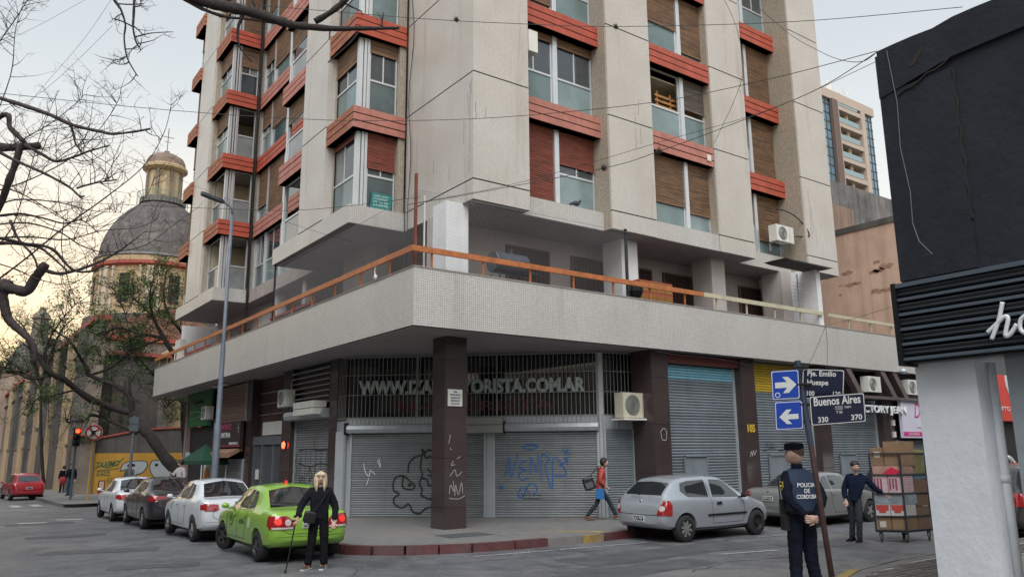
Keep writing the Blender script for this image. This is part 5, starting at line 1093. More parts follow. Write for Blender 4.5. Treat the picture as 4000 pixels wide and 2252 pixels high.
def person(label, loc, rz, H, pose, clothes, head_yaw=0, head_tilt=0, build=1.0, hair=None, parts=None):
    """pose: joints in local metres for a 1.75 m figure facing +Y: hips, chest, neck, head, and per side elbow, wrist, knee, ankle, toe"""
    t = thing('person', label, 'person', loc, rz); k = H/1.75; V = lambda p: Vector(p)*k; P = {a: V(b_) for a, b_ in pose.items() if not isinstance(b_, float)}; B = build*k
    hip, ch, nk = P['hip'], P['chest'], P['neck']; up = (ch-hip).normalized()
    sh = {s: P['sh'+s] for s in 'LR'}; hp = {s: P['hp'+s] for s in 'LR'}
    J = [(hip, .115*B, .08*B), (hip.lerp(ch, .5), .105*B, .075*B), (ch, .125*B, .085*B), (nk-up*.03*k, .06*k, .055*k), (nk+up*.06*k, .052*k, .05*k)]; E_ = [(0, 1), (1, 2), (2, 3), (3, 4)]
    for s in 'LR':
        i = len(J); J += [(sh[s], .06*B, .06*B), (P['el'+s], .043*B, .043*B), (P['wr'+s], .028*k, .024*k)]; E_ += [(2, i), (i, i+1), (i+1, i+2)]
        i = len(J); J += [(hp[s], .085*B, .085*B), (P['kn'+s], .06*B, .06*B), (P['an'+s], .036*k, .04*k)]; E_ += [(0, i), (i, i+1), (i+1, i+2)]
    bodym = skin_mesh('body', J, E_, skin_m, 1)
    hc = P['head']; hm, M_ = head_mesh(hc, .235*k, head_yaw, head_tilt); ms = [bodym, hm]
    for s in 'LR': ms += hand_meshes(P['wr'+s], P.get('hd'+s, P['wr'+s]-P['el'+s]) if 'hd'+s not in pose else pose['hd'+s], pose.get('pn'+s, (0, 1, 0)), k*1.05, pose.get('curl', .5), 1 if s == 'L' else -1)
    body = put('body', join_meshes('body', ms, skin_m), t, loc=(0, 0, 0)); 
    # clothes: trousers, top, shoes grown over the same joints
    off = clothes.get('loose', 1.12)
    TJ = [(hip+up*.16*k, .148*B*off, .108*B*off), (hip-up*.02*k, .15*B*off, .115*B*off)]; TE = [(0, 1)]
    for s in 'LR': i = len(TJ); kn, an = P['kn'+s], P['an'+s]; TJ += [(hp[s], .095*B*off, .095*B*off), (kn, .072*B*off, .072*B*off), (kn.lerp(an, .55), .064*B*off, .066*B*off), (an-(kn-an).normalized()*.035*k, clothes.get('hem', .062)*B*off, clothes.get('hem', .062)*B*off)]; TE += [(1, i), (i, i+1), (i+1, i+2), (i+2, i+3)]
    put('trousers', skin_mesh('trousers', TJ, TE, clothes['trousers'], 3), t, loc=(0, 0, 0))
    lo = clothes.get('length', -.06); w2 = clothes.get('bulk', 1.22)
    SJ = [(hip+up*lo*k, .155*B*w2, .118*B*w2), (hip+up*.14*k, .14*B*w2, .108*B*w2), (ch, .152*B*w2, .112*B*w2), (nk-up*.045*k, .088*k, .078*k), (nk+up*.012*k, .066*k, .062*k)]; SE = [(0, 1), (1, 2), (2, 3), (3, 4)]
    for s in 'LR': i = len(SJ); el, wr = P['el'+s], P['wr'+s]; SJ += [(sh[s], .078*B*w2*.95, .078*B*w2*.95), (el, .056*B*w2, .056*B*w2), (el.lerp(wr, .93), .044*B*w2, .042*B*w2)]; SE += [(2, i), (i, i+1), (i+1, i+2)]
    top = put('jacket', skin_mesh('jacket', SJ, SE, clothes['top'], 3, 1), t, loc=(0, 0, 0))
    for s in 'LR':
        an, to = P['an'+s], P['to'+s]; d = (to-an); d.z = 0; d = d.normalized() if d.length > 1e-6 else Vector((0, 1, 0)); z0 = P['to'+s].z
        a = math.atan2(d.y, d.x)-pi/2; tl = math.atan2(P['an'+s].z-.085*k-(to.z), .16*k)
        q = MB(); prof = [(-.07, .035, .085), (-.05, .042, .10), (.02, .045, .095), (.08, .047, .065), (.15, .046, .05), (.19, .034, .035)]
        o = 0; rows = []
        for y, w_, h_ in prof: rows.append([(-w_, y, .02), (-w_*.9, y, h_*.7), (-w_*.4, y, h_), (w_*.4, y, h_), (w_*.9, y, h_*.7), (w_, y, .02)])
        q.v = [p for r_ in rows for p in r_]; n_ = 6
        q.f = [(i*6+j, i*6+(j+1) % 6, (i+1)*6+(j+1) % 6, (i+1)*6+j) for i in range(5) for j in range(6)]+[tuple(range(5, -1, -1)), tuple(range(30, 36))]; q.mi = [0]*len(q.f)
        MM = Matrix.Translation(Vector((an.x, an.y, an.z-.085*k))) @ Matrix.Rotation(a, 4, 'Z') @ Matrix.Rotation(-tl*clothes.get('tiltshoe', 1), 4, 'X') @ Matrix.Scale(k, 4)
        me = q.mesh('shoe', clothes['shoes'], True); me.transform(MM); sh_ = put('shoe', me, t, loc=(0, 0, 0))
        so_ = MB().prism([(-.045, -.075), (.045, -.075), (.05, .1), (.036, .2), (-.036, .2), (-.05, .1)], -.0, .024); m2 = so_.mesh('sole', clothes.get('sole', clothes['shoes'])); m2.transform(MM); put('sole', m2, sh_, loc=(0, 0, 0))
        if 'flash' in clothes: m3 = MB().prism([(.0, .045), (.06, .04), (.03, .075)], -.0505, .0505, T=lambda a_, b_, h: (h, a_, b_)).mesh('shoe_flash', clothes['flash']); m3.transform(MM); put('shoe_flash', m3, sh_, loc=(0, 0, 0))
    return t, body, top, P, M_, k
def neck_up(M_): return M_
def stand(**kw):
    p = dict(hip=(0, 0, .95), chest=(0, 0, 1.28), neck=(0, .0, 1.47), head=(0, .03, 1.63), shL=(-.175, 0, 1.40), shR=(.175, 0, 1.40), elL=(-.25, -.02, 1.12), elR=(.25, -.02, 1.12), wrL=(-.25, .06, .87), wrR=(.25, .06, .87),
             hpL=(-.085, 0, .90), hpR=(.085, 0, .90), knL=(-.10, .01, .49), knR=(.10, .01, .49), anL=(-.11, -.02, .09), anR=(.11, -.02, .09), toL=(-.13, .14, 0), toR=(.13, .14, 0)); p.update(kw); return p
# facing is +Y of the figure; rz turns it. L is the -x side: for a figure facing us that is its right hand
blk = mat('black_cloth', (.010, .010, .013), .9, .3, 8, .9, 10, spec=.12); navy = mat('navy_cloth', (.006, .008, .017), .9, .4, 6, 1.0, 9, spec=.15); puff = tile_mat('quilted_navy', (.009, .010, .015), (.012, .013, .018), (.003, .003, .005), 3.0, .01, .9, 0, size2=.045, bump=1); puff.node_tree.nodes['Principled BSDF'].inputs['Specular IOR Level'].default_value = .15
blonde = mat('blonde_hair', (.60, .50, .33), .6, .25, 30, .4, 60); dkhair = mat('dark_hair', (.02, .014, .012), .6, .2, 30); shoeg = mat('dark_trainer', (.04, .05, .045), .7); whites = mat('white_sole', (.6, .6, .6), .6)
wp = stand(elL=(-.34, .06, 1.14), wrL=(-.40, .26, .93), hdL=(-.35, .8, -.45), pnL=(0, -.2, -1), elR=(.30, .0, 1.10), wrR=(.27, .10, .84), curl=.75, anL=(-.17, -.02, .09), toL=(-.27, .13, 0), anR=(.12, -.02, .09), toR=(.06, .17, 0), knL=(-.12, .02, .49), knR=(.11, .02, .49), head=(.0, .025, 1.64))
wp = {(a[:-1]+('R' if a[-1] == 'L' else 'L') if a[-1] in 'LR' else a): (b_ if isinstance(b_, float) else (-b_[0], b_[1], b_[2])) for a, b_ in wp.items()}
ang = 0                                                   # towards the camera
wz = pi-atan2(5.42, 13.15)+0.0
t, body, top, P, M_, k = person('blonde woman in a black quilted jacket leaning on a walking stick behind the green taxi', (5.42, 13.15, 0), pi-.36, 1.58, wp, dict(trousers=blk, top=puff, shoes=shoeg, sole=whites, flash=mat('orange_flash', (.75, .15, .03), .5), loose=1.12, bulk=1.25, length=-.05, hem=.07), build=1.06, head_tilt=.0)
face_bits(M_, body)
h = MB(); 
hr = bmesh.new(); bmesh.ops.create_uvsphere(hr, u_segments=28, v_segments=20, radius=1)
for v in hr.verts:
    x, y, z = v.co; s_ = 1.0
    p = Vector((x*.43, y*.49-.03, z*.56+.02))
    if y > .25 and z < .30: p.y = .0+(p.y)*.25; p.x *= 1.05
    if z < -.1 and y < .35: p.z -= .28*(1+.6*abs(x)); p.x *= 1.04; 
    v.co = M_ @ p
me = bpy.data.meshes.new('hair'); hr.to_mesh(me); hr.free(); me.materials.append(blonde); me.shade_smooth(); put('hair', me, t, loc=(0, 0, 0))
hb = MB()
for sx2 in (-1, 1):
    for j in range(5):
        a = .245+.03*j; hb.tube([M_ @ Vector((sx2*(a-.04), .16-.09*j, .36)), M_ @ Vector((sx2*(a+.04), .20-.09*j, -.1)), M_ @ Vector((sx2*(a+.05), .24-.07*j, -.5)), M_ @ Vector((sx2*(a+.04), .36-.07*j, -.98-.07*(j % 3)))], [.026*k, .034*k, .028*k, .006], 7)
for j in range(7): x = -.24+.08*j; hb.tube([M_ @ Vector((x, .30, .42)), M_ @ Vector((x*1.05, .43-.5*x*x, .30)), M_ @ Vector((x*1.08, .44-.6*x*x, .17))], [.022*k, .02*k, .006], 6)
hb.build('hair_lock', blonde, t, world=False, smooth=True)
MB().tube([P['shL']+Vector((.02, .12, .03))*k, P['chest']+Vector((0, .19, -.1))*k, P['hip']+Vector((.16, .2, .06))*k], .012, 5).build('bag_strap', trimb, t, world=False)
bagm = mat('black_leather', (.012, .012, .014), .35)
bag = MB(); bag.pillow((0, 0, -.02), (.105, .05, .10)); bm = bag.mesh('handbag', bagm, True)
bt = put('handbag', bm, None, loc=(0, 0, 0)); bt.location = t.location+Matrix.Rotation(pi-.36, 3, 'Z') @ (P['hip']+Vector((.17, .20, .02))*k); bt.rotation_euler = (0, -.25, pi-.28); tag(bt, 'black leather handbag hanging at the blonde woman\'s hip', 'handbag')
wrp = t.location+Matrix.Rotation(pi-.36, 3, 'Z') @ (P['wrR']+Vector((.02, .06, -.035)))
st = thing('walking_stick', 'thin black walking stick under the blonde woman\'s hand', 'walking stick', (wrp.x-.13, wrp.y+.02, 0))
MB().tube([(wrp.x-.13, wrp.y+.02, 0), (wrp.x, wrp.y, wrp.z)], .011, 8).build('shaft', trimb, st); MB().tube([(wrp.x-.06, wrp.y, wrp.z+.01), (wrp.x, wrp.y, wrp.z+.015), (wrp.x+.06, wrp.y, wrp.z-.005)], .014, 8).build('handle', trimb, st); MB().tube([(wrp.x-.132, wrp.y+.02, 0), (wrp.x-.128, wrp.y+.02, .05)], [.022, .014], 8).build('rubber_foot', trimb, st)
# policeman seen from behind, looking left
pp = stand(shL=(-.165, -.01, 1.40), shR=(.165, -.01, 1.40), elL=(-.235, -.13, 1.14), elR=(.235, -.13, 1.14), wrL=(-.06, -.23, .93), wrR=(.04, -.23, .91), hdL=(.8, -.25, -.15), hdR=(-.8, -.25, .0), pnL=(0, 1, 0), pnR=(0, 1, 0), curl=.9, anL=(-.14, -.02, .09), anR=(.14, -.02, .09), toL=(-.2, .12, 0), toR=(.2, .12, 0), head=(0, .035, 1.635))
pz = -(YAW+.34)+.58
t, body, top, P, M_, k = person('policeman in navy uniform and cap seen from behind, hands clasped at his back', (8.62, 5.97, .15), pz, 1.80, pp, dict(trousers=navy, top=navy, shoes=blk, loose=1.15, bulk=1.08, hem=.075, length=-.08), build=1.0, head_yaw=.85)
vest = mat('police_vest', (.018, .034, .075), .75, .15, 12, .2, 60)
v_ = MB(); rows = []
for z, rx, ry in ((1.00, .185, .145), (1.12, .19, .15), (1.25, .205, .158), (1.36, .20, .15), (1.44, .15, .115), (1.475, .09, .085)):
    rows.append([(rx*k*1.02*(abs(cos(a))**.8)*(1 if cos(a) > 0 else -1), ry*k*1.02*(abs(sin(a))**.8)*(1 if sin(a) > 0 else -1), z*k) for a in [2*pi*i/24 for i in range(24)]])
v_.v = [p for r_ in rows for p in r_]; v_.f = [(i*24+j, i*24+(j+1) % 24, (i+1)*24+(j+1) % 24, (i+1)*24+j) for i in range(5) for j in range(24)]; v_.mi = [0]*len(v_.f)
vo = v_.build('vest', vest, t, world=False, smooth=True)
MB().tube([(.168*k*cos(a), .128*k*sin(a), .985*k) for a in [i*2*pi/24 for i in range(25)]], .022, 6, cap=False).build('belt', trimb, t, world=False)
VT = lambda u, d, z: (u, -.16*k-d, z); 
for i, (s_, w_) in enumerate((('POLICIA', .235), ('DE', .075), ('CORDOBA', .27))):
    tm = text_mesh(s_, 1, .02, .02); xs_ = [v.co.x for v in tm.vertices]; ys_ = [v.co.y for v in tm.vertices]
    for v in tm.vertices:
        a = (v.co.x-min(xs_))/(max(xs_)-min(xs_))-.5; b_ = (v.co.y-min(ys_))/(max(ys_)-min(ys_)); u = a*w_; v.co = (u, -(.163*k+.004)*sqrt(max(.05, 1-(u/(.21*k))**2*.55))-.004-v.co.z*.1, 1.27*k-i*.068+b_*.05)
    tm.materials.clear(); tm.materials.append(wl); put('vest_lettering', tm, vo, loc=(0, 0, 0))
cap = MB().lathe([(.112*k, 0), (.116*k, .02), (.112*k, .05), (.118*k, .066), (.095*k, .082), (0, .088)], (0, 0, 0), 24); 
cm_ = cap.mesh('cap', navy, True); cm_.transform(Matrix.Translation(M_ @ Vector((0, -.01, .27))) @ Matrix.Rotation(.85, 4, 'Z') @ Matrix.Diagonal((.80, 1, 1, 1))); co_ = put('cap', cm_, t, loc=(0, 0, 0))
bk_ = MB().prism([(-.085, .06), (-.07, .15), (0, .185), (.07, .15), (.085, .06)], 0, .012).mesh('cap_peak', navy); bk_.transform(Matrix.Translation(M_ @ Vector((0, -.01, .29))) @ Matrix.Rotation(.85, 4, 'Z') @ Matrix.Rotation(-.12, 4, 'X')); put('cap_peak', bk_, co_, loc=(0, 0, 0))
face_bits(M_, body)
hc_ = MB().lathe([(.0, -.05*k), (.098*k, -.04*k), (.108*k, .0), (.108*k, .05*k)], (0, 0, 0), 20).mesh('hair', mat('grey_brown_hair', (.09, .06, .045), .8)); hc_.transform(Matrix.Translation(M_ @ Vector((0, -.09, .12))) @ Matrix.Rotation(.85, 4, 'Z') @ Matrix.Diagonal((.76, .9, 1, 1))); put('hair', hc_, t, loc=(0, 0, 0))
MB().lathe([(.072*k, 1.43*k), (.066*k, 1.49*k), (.064*k, 1.535*k), (.058*k, 1.535*k)], (P['neck'].x, P['neck'].y, 0), 18).build('collar', navy, t, world=False, smooth=True)
gold = mat('badge_gold', (.55, .42, .08), .5)
bd = MB().prism([(-.035, .05), (.035, .05), (.035, -.01), (0, -.055), (-.035, -.01)], 0, .006, T=lambda a, b_, h: (-.268*k-h-.0, a-.075, b_+1.285*k)); bo = bd.build('sleeve_badge', gold, t, world=False)
MB().prism([(-.025, .04), (.025, .04), (.025, -.005), (0, -.04), (-.025, -.005)], .006, .009, T=lambda a, b_, h: (-.268*k-h, a-.075, b_+1.285*k)).build('badge_field', navy, bo, world=False)
MB().lathe([(0, .0), (.014, .0), (.014, .012), (0, .012)], (-.268*k-.018, -.075, 1.285*k), 12, 'x').build('badge_emblem', gold, bo, world=False)
rd = thing('radio', 'black handheld radio with aerial clipped to the policeman\'s side', 'radio', t.location)
rd.rotation_euler = t.rotation_euler
MB().box(-.27, -.21, -.02, .02, .98, 1.16).build('case', trimb, rd, world=False); MB().tube([(-.26, .0, 1.16), (-.275, .0, 1.42)], .008, 6).build('aerial', trimb, rd, world=False)
MB().box(-.25, -.18, -.04, .05, .80, .97).build('holster', trimb, rd, world=False)
# woman in the red padded jacket, walking to the right
wk = stand(hip=(0, 0, .91), chest=(0, .06, 1.24), neck=(0, .09, 1.42), head=(0, .15, 1.575), shL=(-.16, .06, 1.36), shR=(.16, .06, 1.36), elL=(-.2, .0, 1.1), elR=(.22, -.02, 1.1), wrL=(-.18, .16, .92), wrR=(.2, .14, .95), hpL=(-.08, 0, .87), hpR=(.08, 0, .87), knL=(-.09, .24, .53), anL=(-.09, .44, .13), toL=(-.09, .6, .10), knR=(.09, -.10, .47), anR=(.09, -.40, .12), toR=(.09, -.26, .0))
t, body, top, P, M_, k = person('woman in a red padded jacket walking past the blue-tagged shutter with a black bag', (14.2, 15.78, .15), radians(-128), 1.60, wk, dict(trousers=mat('dark_teal_jeans', (.012, .022, .028), .8), top=tile_mat('red_padding', (.36, .055, .045), (.33, .05, .04), (.16, .02, .02), 3, .01, .6, .0, size2=.06, bump=1), shoes=mat('brown_boot', (.14, .055, .035), .7), loose=.98, bulk=1.3, length=-.08, tiltshoe=.6), head_tilt=-.25)
put('hair', join_meshes('hair', [MB().ball((0, 0, 0), (.092, .105, .115), 16, 12).mesh('h', [dkhair], True)], dkhair), t, loc=M_ @ Vector((0, -.16, .12)))
MB().tube([P['neck']+Vector((-.07, -.04, -.0)), P['neck']+Vector((0, -.1, -.02)), P['neck']+Vector((.07, -.04, 0))], .045, 8).build('hood', top.data.materials[0], t, world=False, smooth=True)
WM = Matrix.Translation(t.location) @ Matrix.Rotation(t.rotation_euler.z, 4, 'Z')
bg_ = thing('shoulder_bag', 'big black shoulder bag on the back of the woman in red', 'bag', WM @ Vector((.14, -.24, .75)))
bmm = MB().pillow((0, 0, 0), (.08, .15, .17), M_=WM @ Matrix.Translation((.15, -.30, .93)) @ Matrix.Rotation(.3, 4, 'X')).mesh('bag_body', bagm, True); put('bag_body', bmm, bg_)
q = MB().box(.075, .105, -.1, .1, -.12, .03); m4 = q.mesh('pocket', mat('grey_pocket', (.08, .085, .1), .7)); m4.transform(WM @ Matrix.Translation((.145, -.30, .93)) @ Matrix.Rotation(.3, 4, 'X')); put('pocket', m4, bg_)
MB().tube([WM @ Vector(v) for v in ((.15, -.30, 1.08), (.12, -.04, 1.36), (.10, .12, 1.36), (.12, .1, 1.1))], .018, 5).build('strap', bagm, bg_)
small('carrier_bag', MB().prism([(-.11, -.13), (.11, -.15), (.1, .12), (-.1, .12)], -.03, .03, T=lambda a, b, h: tuple(WM @ Vector((.2+h, -.02+a, .68+b)))), mat('blue_plastic', (.02, .13, .34), .4), 'bright blue carrier bag swinging by the walking woman\'s knee', 'bag')
# man pulling the trolley
mn = stand(hip=(0, -.02, .93), chest=(-.06, -.04, 1.25), neck=(-.08, -.03, 1.43), head=(-.08, .0, 1.60), shR=(.1, -.04, 1.38), shL=(-.26, -.06, 1.38), elR=(.2, .0, 1.1), wrR=(.16, .1, .88), elL=(-.42, -.12, 1.15), wrL=(-.60, -.18, 1.02), anL=(-.05, .1, .09), knL=(-.09, .13, .5), toL=(-.03, .26, 0), knR=(.08, -.02, .48), anR=(.12, -.06, .10), toR=(.2, .1, 0))
t, body, top, P, M_, k = person('man in a dark blue jumper and jeans hauling the loaded trolley with one hand', (15.9, 9.68, 0), pi-YAW-.55, 1.66, mn, dict(trousers=mat('washed_jeans', (.030, .038, .045), .9, .2, 10, spec=.2), top=mat('blue_jumper', (.008, .013, .032), .9, spec=.15), shoes=blk, loose=1.04, bulk=1.26, length=-.08, hem=.07), head_yaw=0.35)
face_bits(M_, body); put('hair', MB().ball((0, 0, 0), (.095, .115, .085), 16, 12).mesh('hair', dkhair, True), t, loc=M_ @ Vector((0, -.08, .26)))
# people far down the street
def walker(label, loc, rz, H, tm_, bm_, **kw):
    t, body, top, P, M_, k = person(label, loc, rz, H, stand(**kw), dict(trousers=bm_, top=tm_, shoes=blk)); put('hair', MB().ball((0, 0, 0), (.1, .12, .12), 12, 8).mesh('hair', dkhair, True), t, loc=M_ @ Vector((0, -.06, .12))); return t
walker('dark-clothed pedestrian with a red bag walking by the church wall behind the traffic light', (6.25, 50.5, ztop(0, 50.5)+.0), 2.6, 1.72, blk, mat('blue_jeans', (.04, .08, .14), .8), knL=(-.1, .1, .5), anL=(-.1, .15, .1))
small('red_bag', MB().ball((5.85, 50.3, .55), (.18, .1, .22), 10, 8), mat('red_cloth', (.35, .03, .04), .7), 'red bag at the side of the pedestrian by the church', 'bag')
walker('pedestrian in black beyond the roof of the red hatchback', (7.2, 62, gz(62)+.15), .3, 1.75, blk, blk)
walker('person in a pale grey hooded top under the dark green awning', (7.75, 32.6, ztop(0, 32.6)), 1.9, 1.7, mat('pale_hoodie', (.38, .37, .38), .8), blk, elR=(.3, .15, 1.15), wrR=(.2, .3, 1.25))
walker('person in dark clothes standing at the yellow mural wall behind the white sedan', (8.2, 45.2, gz(45.2)+.15), 2.2, 1.72, mat('grey_green_coat', (.05, .07, .07), .8), blk)
# ================================================================ near building on the right
DA = radians(3.0); DU = Vector((sin(DA), cos(DA), 0)); DN = Vector((-cos(DA), sin(DA), 0)); DO = Vector((9.5, 4.87, 0))
DT = lambda u, d, z: tuple(DO-DU*u+DN*d+Vector((0, 0, z)))           # u runs towards the camera's right
dblue = mat('dark_blue_render', (.021, .024, .031), .9, .15, 2, .7, 9, dirt=.35, dirtcol=(.034, .036, .045), spec=.2); pwh = mat('rough_white_render', (.58, .61, .66), .8, .05, 3, .45, 14, dirt=.15, dirtcol=(.3, .3, .3))
NB = thing('shop_building', 'near shop building with a dark blue upper wall over a white pillar', 'building', (9.9, 4.4, .15))
b_ = MB(); 
topz = lambda u: 7.03+.012*sin(u*7)+.01*sin(u*17)
P_ = [(0, 2.95)]+[(5, 2.95)]+[(u*.25, topz(u*.25)+R.uniform(-.015, .015)) for u in range(20, -1, -1)]
b_.prism(P_, -4.0, 0, T=lambda u, z, d: DT(u, d, z)); part('upper_wall', b_, dblue, NB)
part('wall_rib', MB().prism([(0, 6.35), (.95, 6.52), (5, 6.52), (5, 7.02), (0, 6.94)], 0, .05, T=lambda u, z, d: DT(u, d, z)).box(0, .92, 0, .035, 3.92, 6.4, T=DT), dblue, NB)
part('wall_scar', MB().prism([(.42, 6.62), (.62, 6.82), (.66, 6.9), (.6, 6.72), (.5, 6.6)], .05, .056, T=lambda u, z, d: DT(u, d, z)), darkjoint, NB)
cr = MB(); pts = [DT(.25+.1*i, .052, 6.3+.03*i+.02*sin(i*2)) for i in range(8)]; cr.tube(pts, .012, 4); pts = [DT(.93+.012*sin(i*1.7), .02, 6.4-.1*i) for i in range(20)]; cr.tube(pts, .014, 4); part('crack', cr, darkjoint, NB)
part('edge_brick', MB().box(-.02, 0, -4, .0, 3.95, 6.9, T=DT), mat('edge_brick_red', (.18, .07, .05), .8), NB)
# white pillar, beam and a second pillar behind
part('pillar', MB().box(.04, .74, -.26, 0, .1, 2.93, T=DT), pwh, NB)
part('pillar', MB().box(1.04, 1.9, -.30, -.05, .1, 2.93, T=DT), mat('rough_grey_render', (.22, .25, .28), .85, .1, 3, .5, 14), NB)  # second pillar in plain grey render
part('porch_beam', MB().box(.04, 5, -3.9, -.05, 2.86, 2.945, T=DT), pwh, NB)
part('drain_pipe', MB().tube([DT(.76, -.31, .1), DT(.76, -.31, 2.9)], .052, 14).tube([DT(.76, -.31, 1.52), DT(.76, -.31, 1.6)], .06, 14), pwh, NB, smooth=True)
# signboard of ribbed dark panels
SB = thing('shop_sign', 'black ribbed signboard with white script letters over the white pillar', 'sign', DT(1.5, .2, 2.93)); sbm = mat('sign_black', (.008, .009, .011), .35); ribm = mat('sign_rib_grey', (.10, .125, .155), .3, metal=.3)
part('box', MB().box(.09, 5, .0, .2, 2.89, 3.79, T=DT), sbm, SB); part('end_cap', MB().box(.035, .09, .005, .33, 2.86, 3.85, T=DT), sbm, SB)
part('top_trim', MB().box(.06, 5, .0, .32, 3.79, 3.84, T=DT), ribm, SB)
for i in range(5):
    z = 2.93+i*.178
    part('panel', MB().prism([(.2, z+.02), (.27, z+.055), (.27, z+.13), (.2, z+.165)], -.0+.06, 5, T=lambda d, z_, u: DT(u, d, z_)), sbm, SB)
    part('rib', MB().box(.06, 5, .2, .30, z-.012, z+.022, T=DT), ribm, SB)
    for q_ in (.075, .125): part('fine_rib', MB().box(.06, 5, .27, .276, z+q_-.004, z+q_+.004, T=DT), ribm, SB)
lw = mat('script_white', (.62, .64, .66), .4); le = MB()
def sline(pts, r_=.023, n=8):
    P = [Vector((bx+(a-bx)*.8, bz+(b-bz)*.8)) for a, b in pts]; S = []
    for i in range(len(P)-1):
        p0, p1, p2, p3 = P[max(i-1, 0)], P[i], P[i+1], P[min(i+2, len(P)-1)]
        for k in range(6): t_ = k/6; S.append(.5*((2*p1)+(p2-p0)*t_+(2*p0-5*p1+4*p2-p3)*t_*t_+(3*p1-p0-3*p2+p3)*t_**3))
    S.append(P[-1]); le.tube([DT(s_.x, .33, s_.y) for s_ in S], r_, n)
bx, bz = 1.10, 3.06
sline([(bx+.22, bz+.46), (bx+.14, bz+.22), (bx+.02, bz-.02)]); sline([(bx-.02, bz+.08), (bx+.1, bz+.17), (bx+.22, bz+.26), (bx+.26, bz+.22), (bx+.20, bz+.02), (bx+.26, bz+.02), (bx+.36, bz+.14)])
sline([(bx+.56, bz+.27), (bx+.42, bz+.2), (bx+.4, bz+.05), (bx+.52, bz+.0), (bx+.64, bz+.14), (bx+.56, bz+.27), (bx+.70, bz+.24)]); sline([(bx+.8, bz+.26), (bx+.78, bz+.04), (bx+.9, bz+.04), (bx+1.0, bz+.2)])
part('lettering', le, lw, SB, smooth=True)
q = MB().tube([DT(.18, .07, 6.95), DT(.24, .07, 6.2), DT(.22, .08, 5.6), DT(.28, .08, 5.0), DT(.27, .09, 4.6), DT(.34, .12, 4.35), DT(.5, .16, 4.15)], .005, 5); tag(q.build('loose_cable', mat('pale_cable', (.13, .145, .16), .5)), 'pale loose cable running down the edge of the dark blue wall', 'cable')
# near pavement of little pavers
kp = [(33, 7.08), (12.8, 7.08), (11.3, 6.88), (10.36, 6.55), (9.3, 6.15), (8.3, 5.5), (7.6, 4.5), (7.2, 3.2), (7.1, -8)]
b_ = MB(); b_.prism(kp+[(33, -8)], -.2, .147); npv = b_.build('near_pavement', kgrey); npv['kind'] = 'structure'
def inside(x, y, m=.22):
    c = False; P = kp+[(33, -8)]
    for (x1, y1), (x2, y2) in zip(P, P[1:]+P[:1]):
        if (y1 > y) != (y2 > y) and x < (x2-x1)*(y-y1)/(y2-y1)+x1: c = not c
    if not c: return False
    for (x1, y1), (x2, y2) in zip(kp[:-1], kp[1:]):
        t_ = max(0, min(1, ((x-x1)*(x2-x1)+(y-y1)*(y2-y1))/((x2-x1)**2+(y2-y1)**2)))
        if math.hypot(x-x1-(x2-x1)*t_, y-y1-(y2-y1)*t_) < m: return False
    return True
pvm = [mat('paver_dark', (.085, .08, .08), .6, .2, 6, .4, 40), mat('paver_grey', (.13, .125, .12), .6, .2, 6, .4, 40), mat('paver_brown', (.10, .08, .07), .6, .2, 6, .4, 40)]
jm = mat('pale_mortar', (.42, .40, .36), .8, .1, 10); part('mortar_bed', MB().prism([(33, 6.85), (12.8, 6.85), (11.35, 6.65), (10.5, 6.35), (9.4, 5.95), (8.5, 5.35), (7.8, 4.4), (7.5, 3.2), (7.4, -8), (33, -8)], .147, .152), jm, npv)
pms = [MB().box(-.12, .12, -.054, .054, 0, .007).mesh('paver', m) for m in pvm]; cnt = 0; rest = MB()
cells = []
for i in range(90):
    for j in range(80):
        x, y = 8.4+i*.275+(j % 2)*.13, 1.0+j*.143
        if x < 17.5 and y > x*.33+1.2 and inside(x, y): cells.append((x, y))
cells.sort(key=lambda c: c[0]**2+c[1]**2+(0 if c[0]*.586+c[1]*.81 > 10.3 else 1000))
for n_, (x, y) in enumerate(cells):
    if n_ < 290: o = put('paver', pms[R.randrange(3)], npv, loc=(x, y, .152+R.uniform(-.002, .003)), world=False, rot=(0, 0, R.uniform(-.02, .02)))
    else: rest.box(x-.128, x+.128, y-.062, y+.062, .152, .164)
if rest.v: part('pavers', rest, pvm[1], npv, 'stuff')
kerb_run(kp, lambda y: .15, npv, lambda p: kyel if p.x < 11.2 else kgrey, step=.9)
# ================================================================ street name post
sp0 = at(3262, 2330, 8.9); sp1 = at(3118, 1425, 9.36); base = sp0+(sp0-sp1)*((sp0.z-.15)/(sp1.z-sp0.z))
SP = thing('street_sign_post', 'leaning rusty post with two blue arrow signs and two dark street name plates', 'street sign', base)
part('post', MB().tube([base, base.lerp(sp1, .62), sp1], .033, 12), rustd, SP, smooth=True); part('post_sleeve', MB().tube([base.lerp(sp1, .66), sp1.lerp(base, -.02)], .036, 12), mat('sleeve_blue', (.03, .045, .07), .5), SP)
blue = mat('sign_blue', (.012, .055, .36), .35); navys = mat('sign_navy', (.008, .012, .035), .35); sw = mat('sign_white', (.62, .63, .62), .4)
def rrect(w_, h, r_=.02): return [(x+r_*cos(a+da), y+r_*sin(a+da)) for x, y, a in ((w_/2-r_, h/2-r_, 0), (-w_/2+r_, h/2-r_, pi/2), (-w_/2+r_, -h/2+r_, pi), (w_/2-r_, -h/2+r_, 1.5*pi)) for da in (0, .4, .8, 1.2, 1.57)]
def plate(cx_, cy_, w_, h, roll, m, name, dep=9.25):
    c = at(cx_, cy_, dep); U = (_r*cos(roll)+_u*sin(roll)); V = (_u*cos(roll)-_r*sin(roll)); N = -_f
    T = lambda u, v, d: tuple(c+U*u+V*v+N*d)
    p = part(name, MB().prism(rrect(w_, h), -.004, 0, T=T), m, SP); part('border', MB().prism(rrect(w_-.012, h-.012), 0, .001, T=T), sw, p); part('field', MB().prism(rrect(w_-.03, h-.03), .001, .002, T=T), m, p)
    return p, T
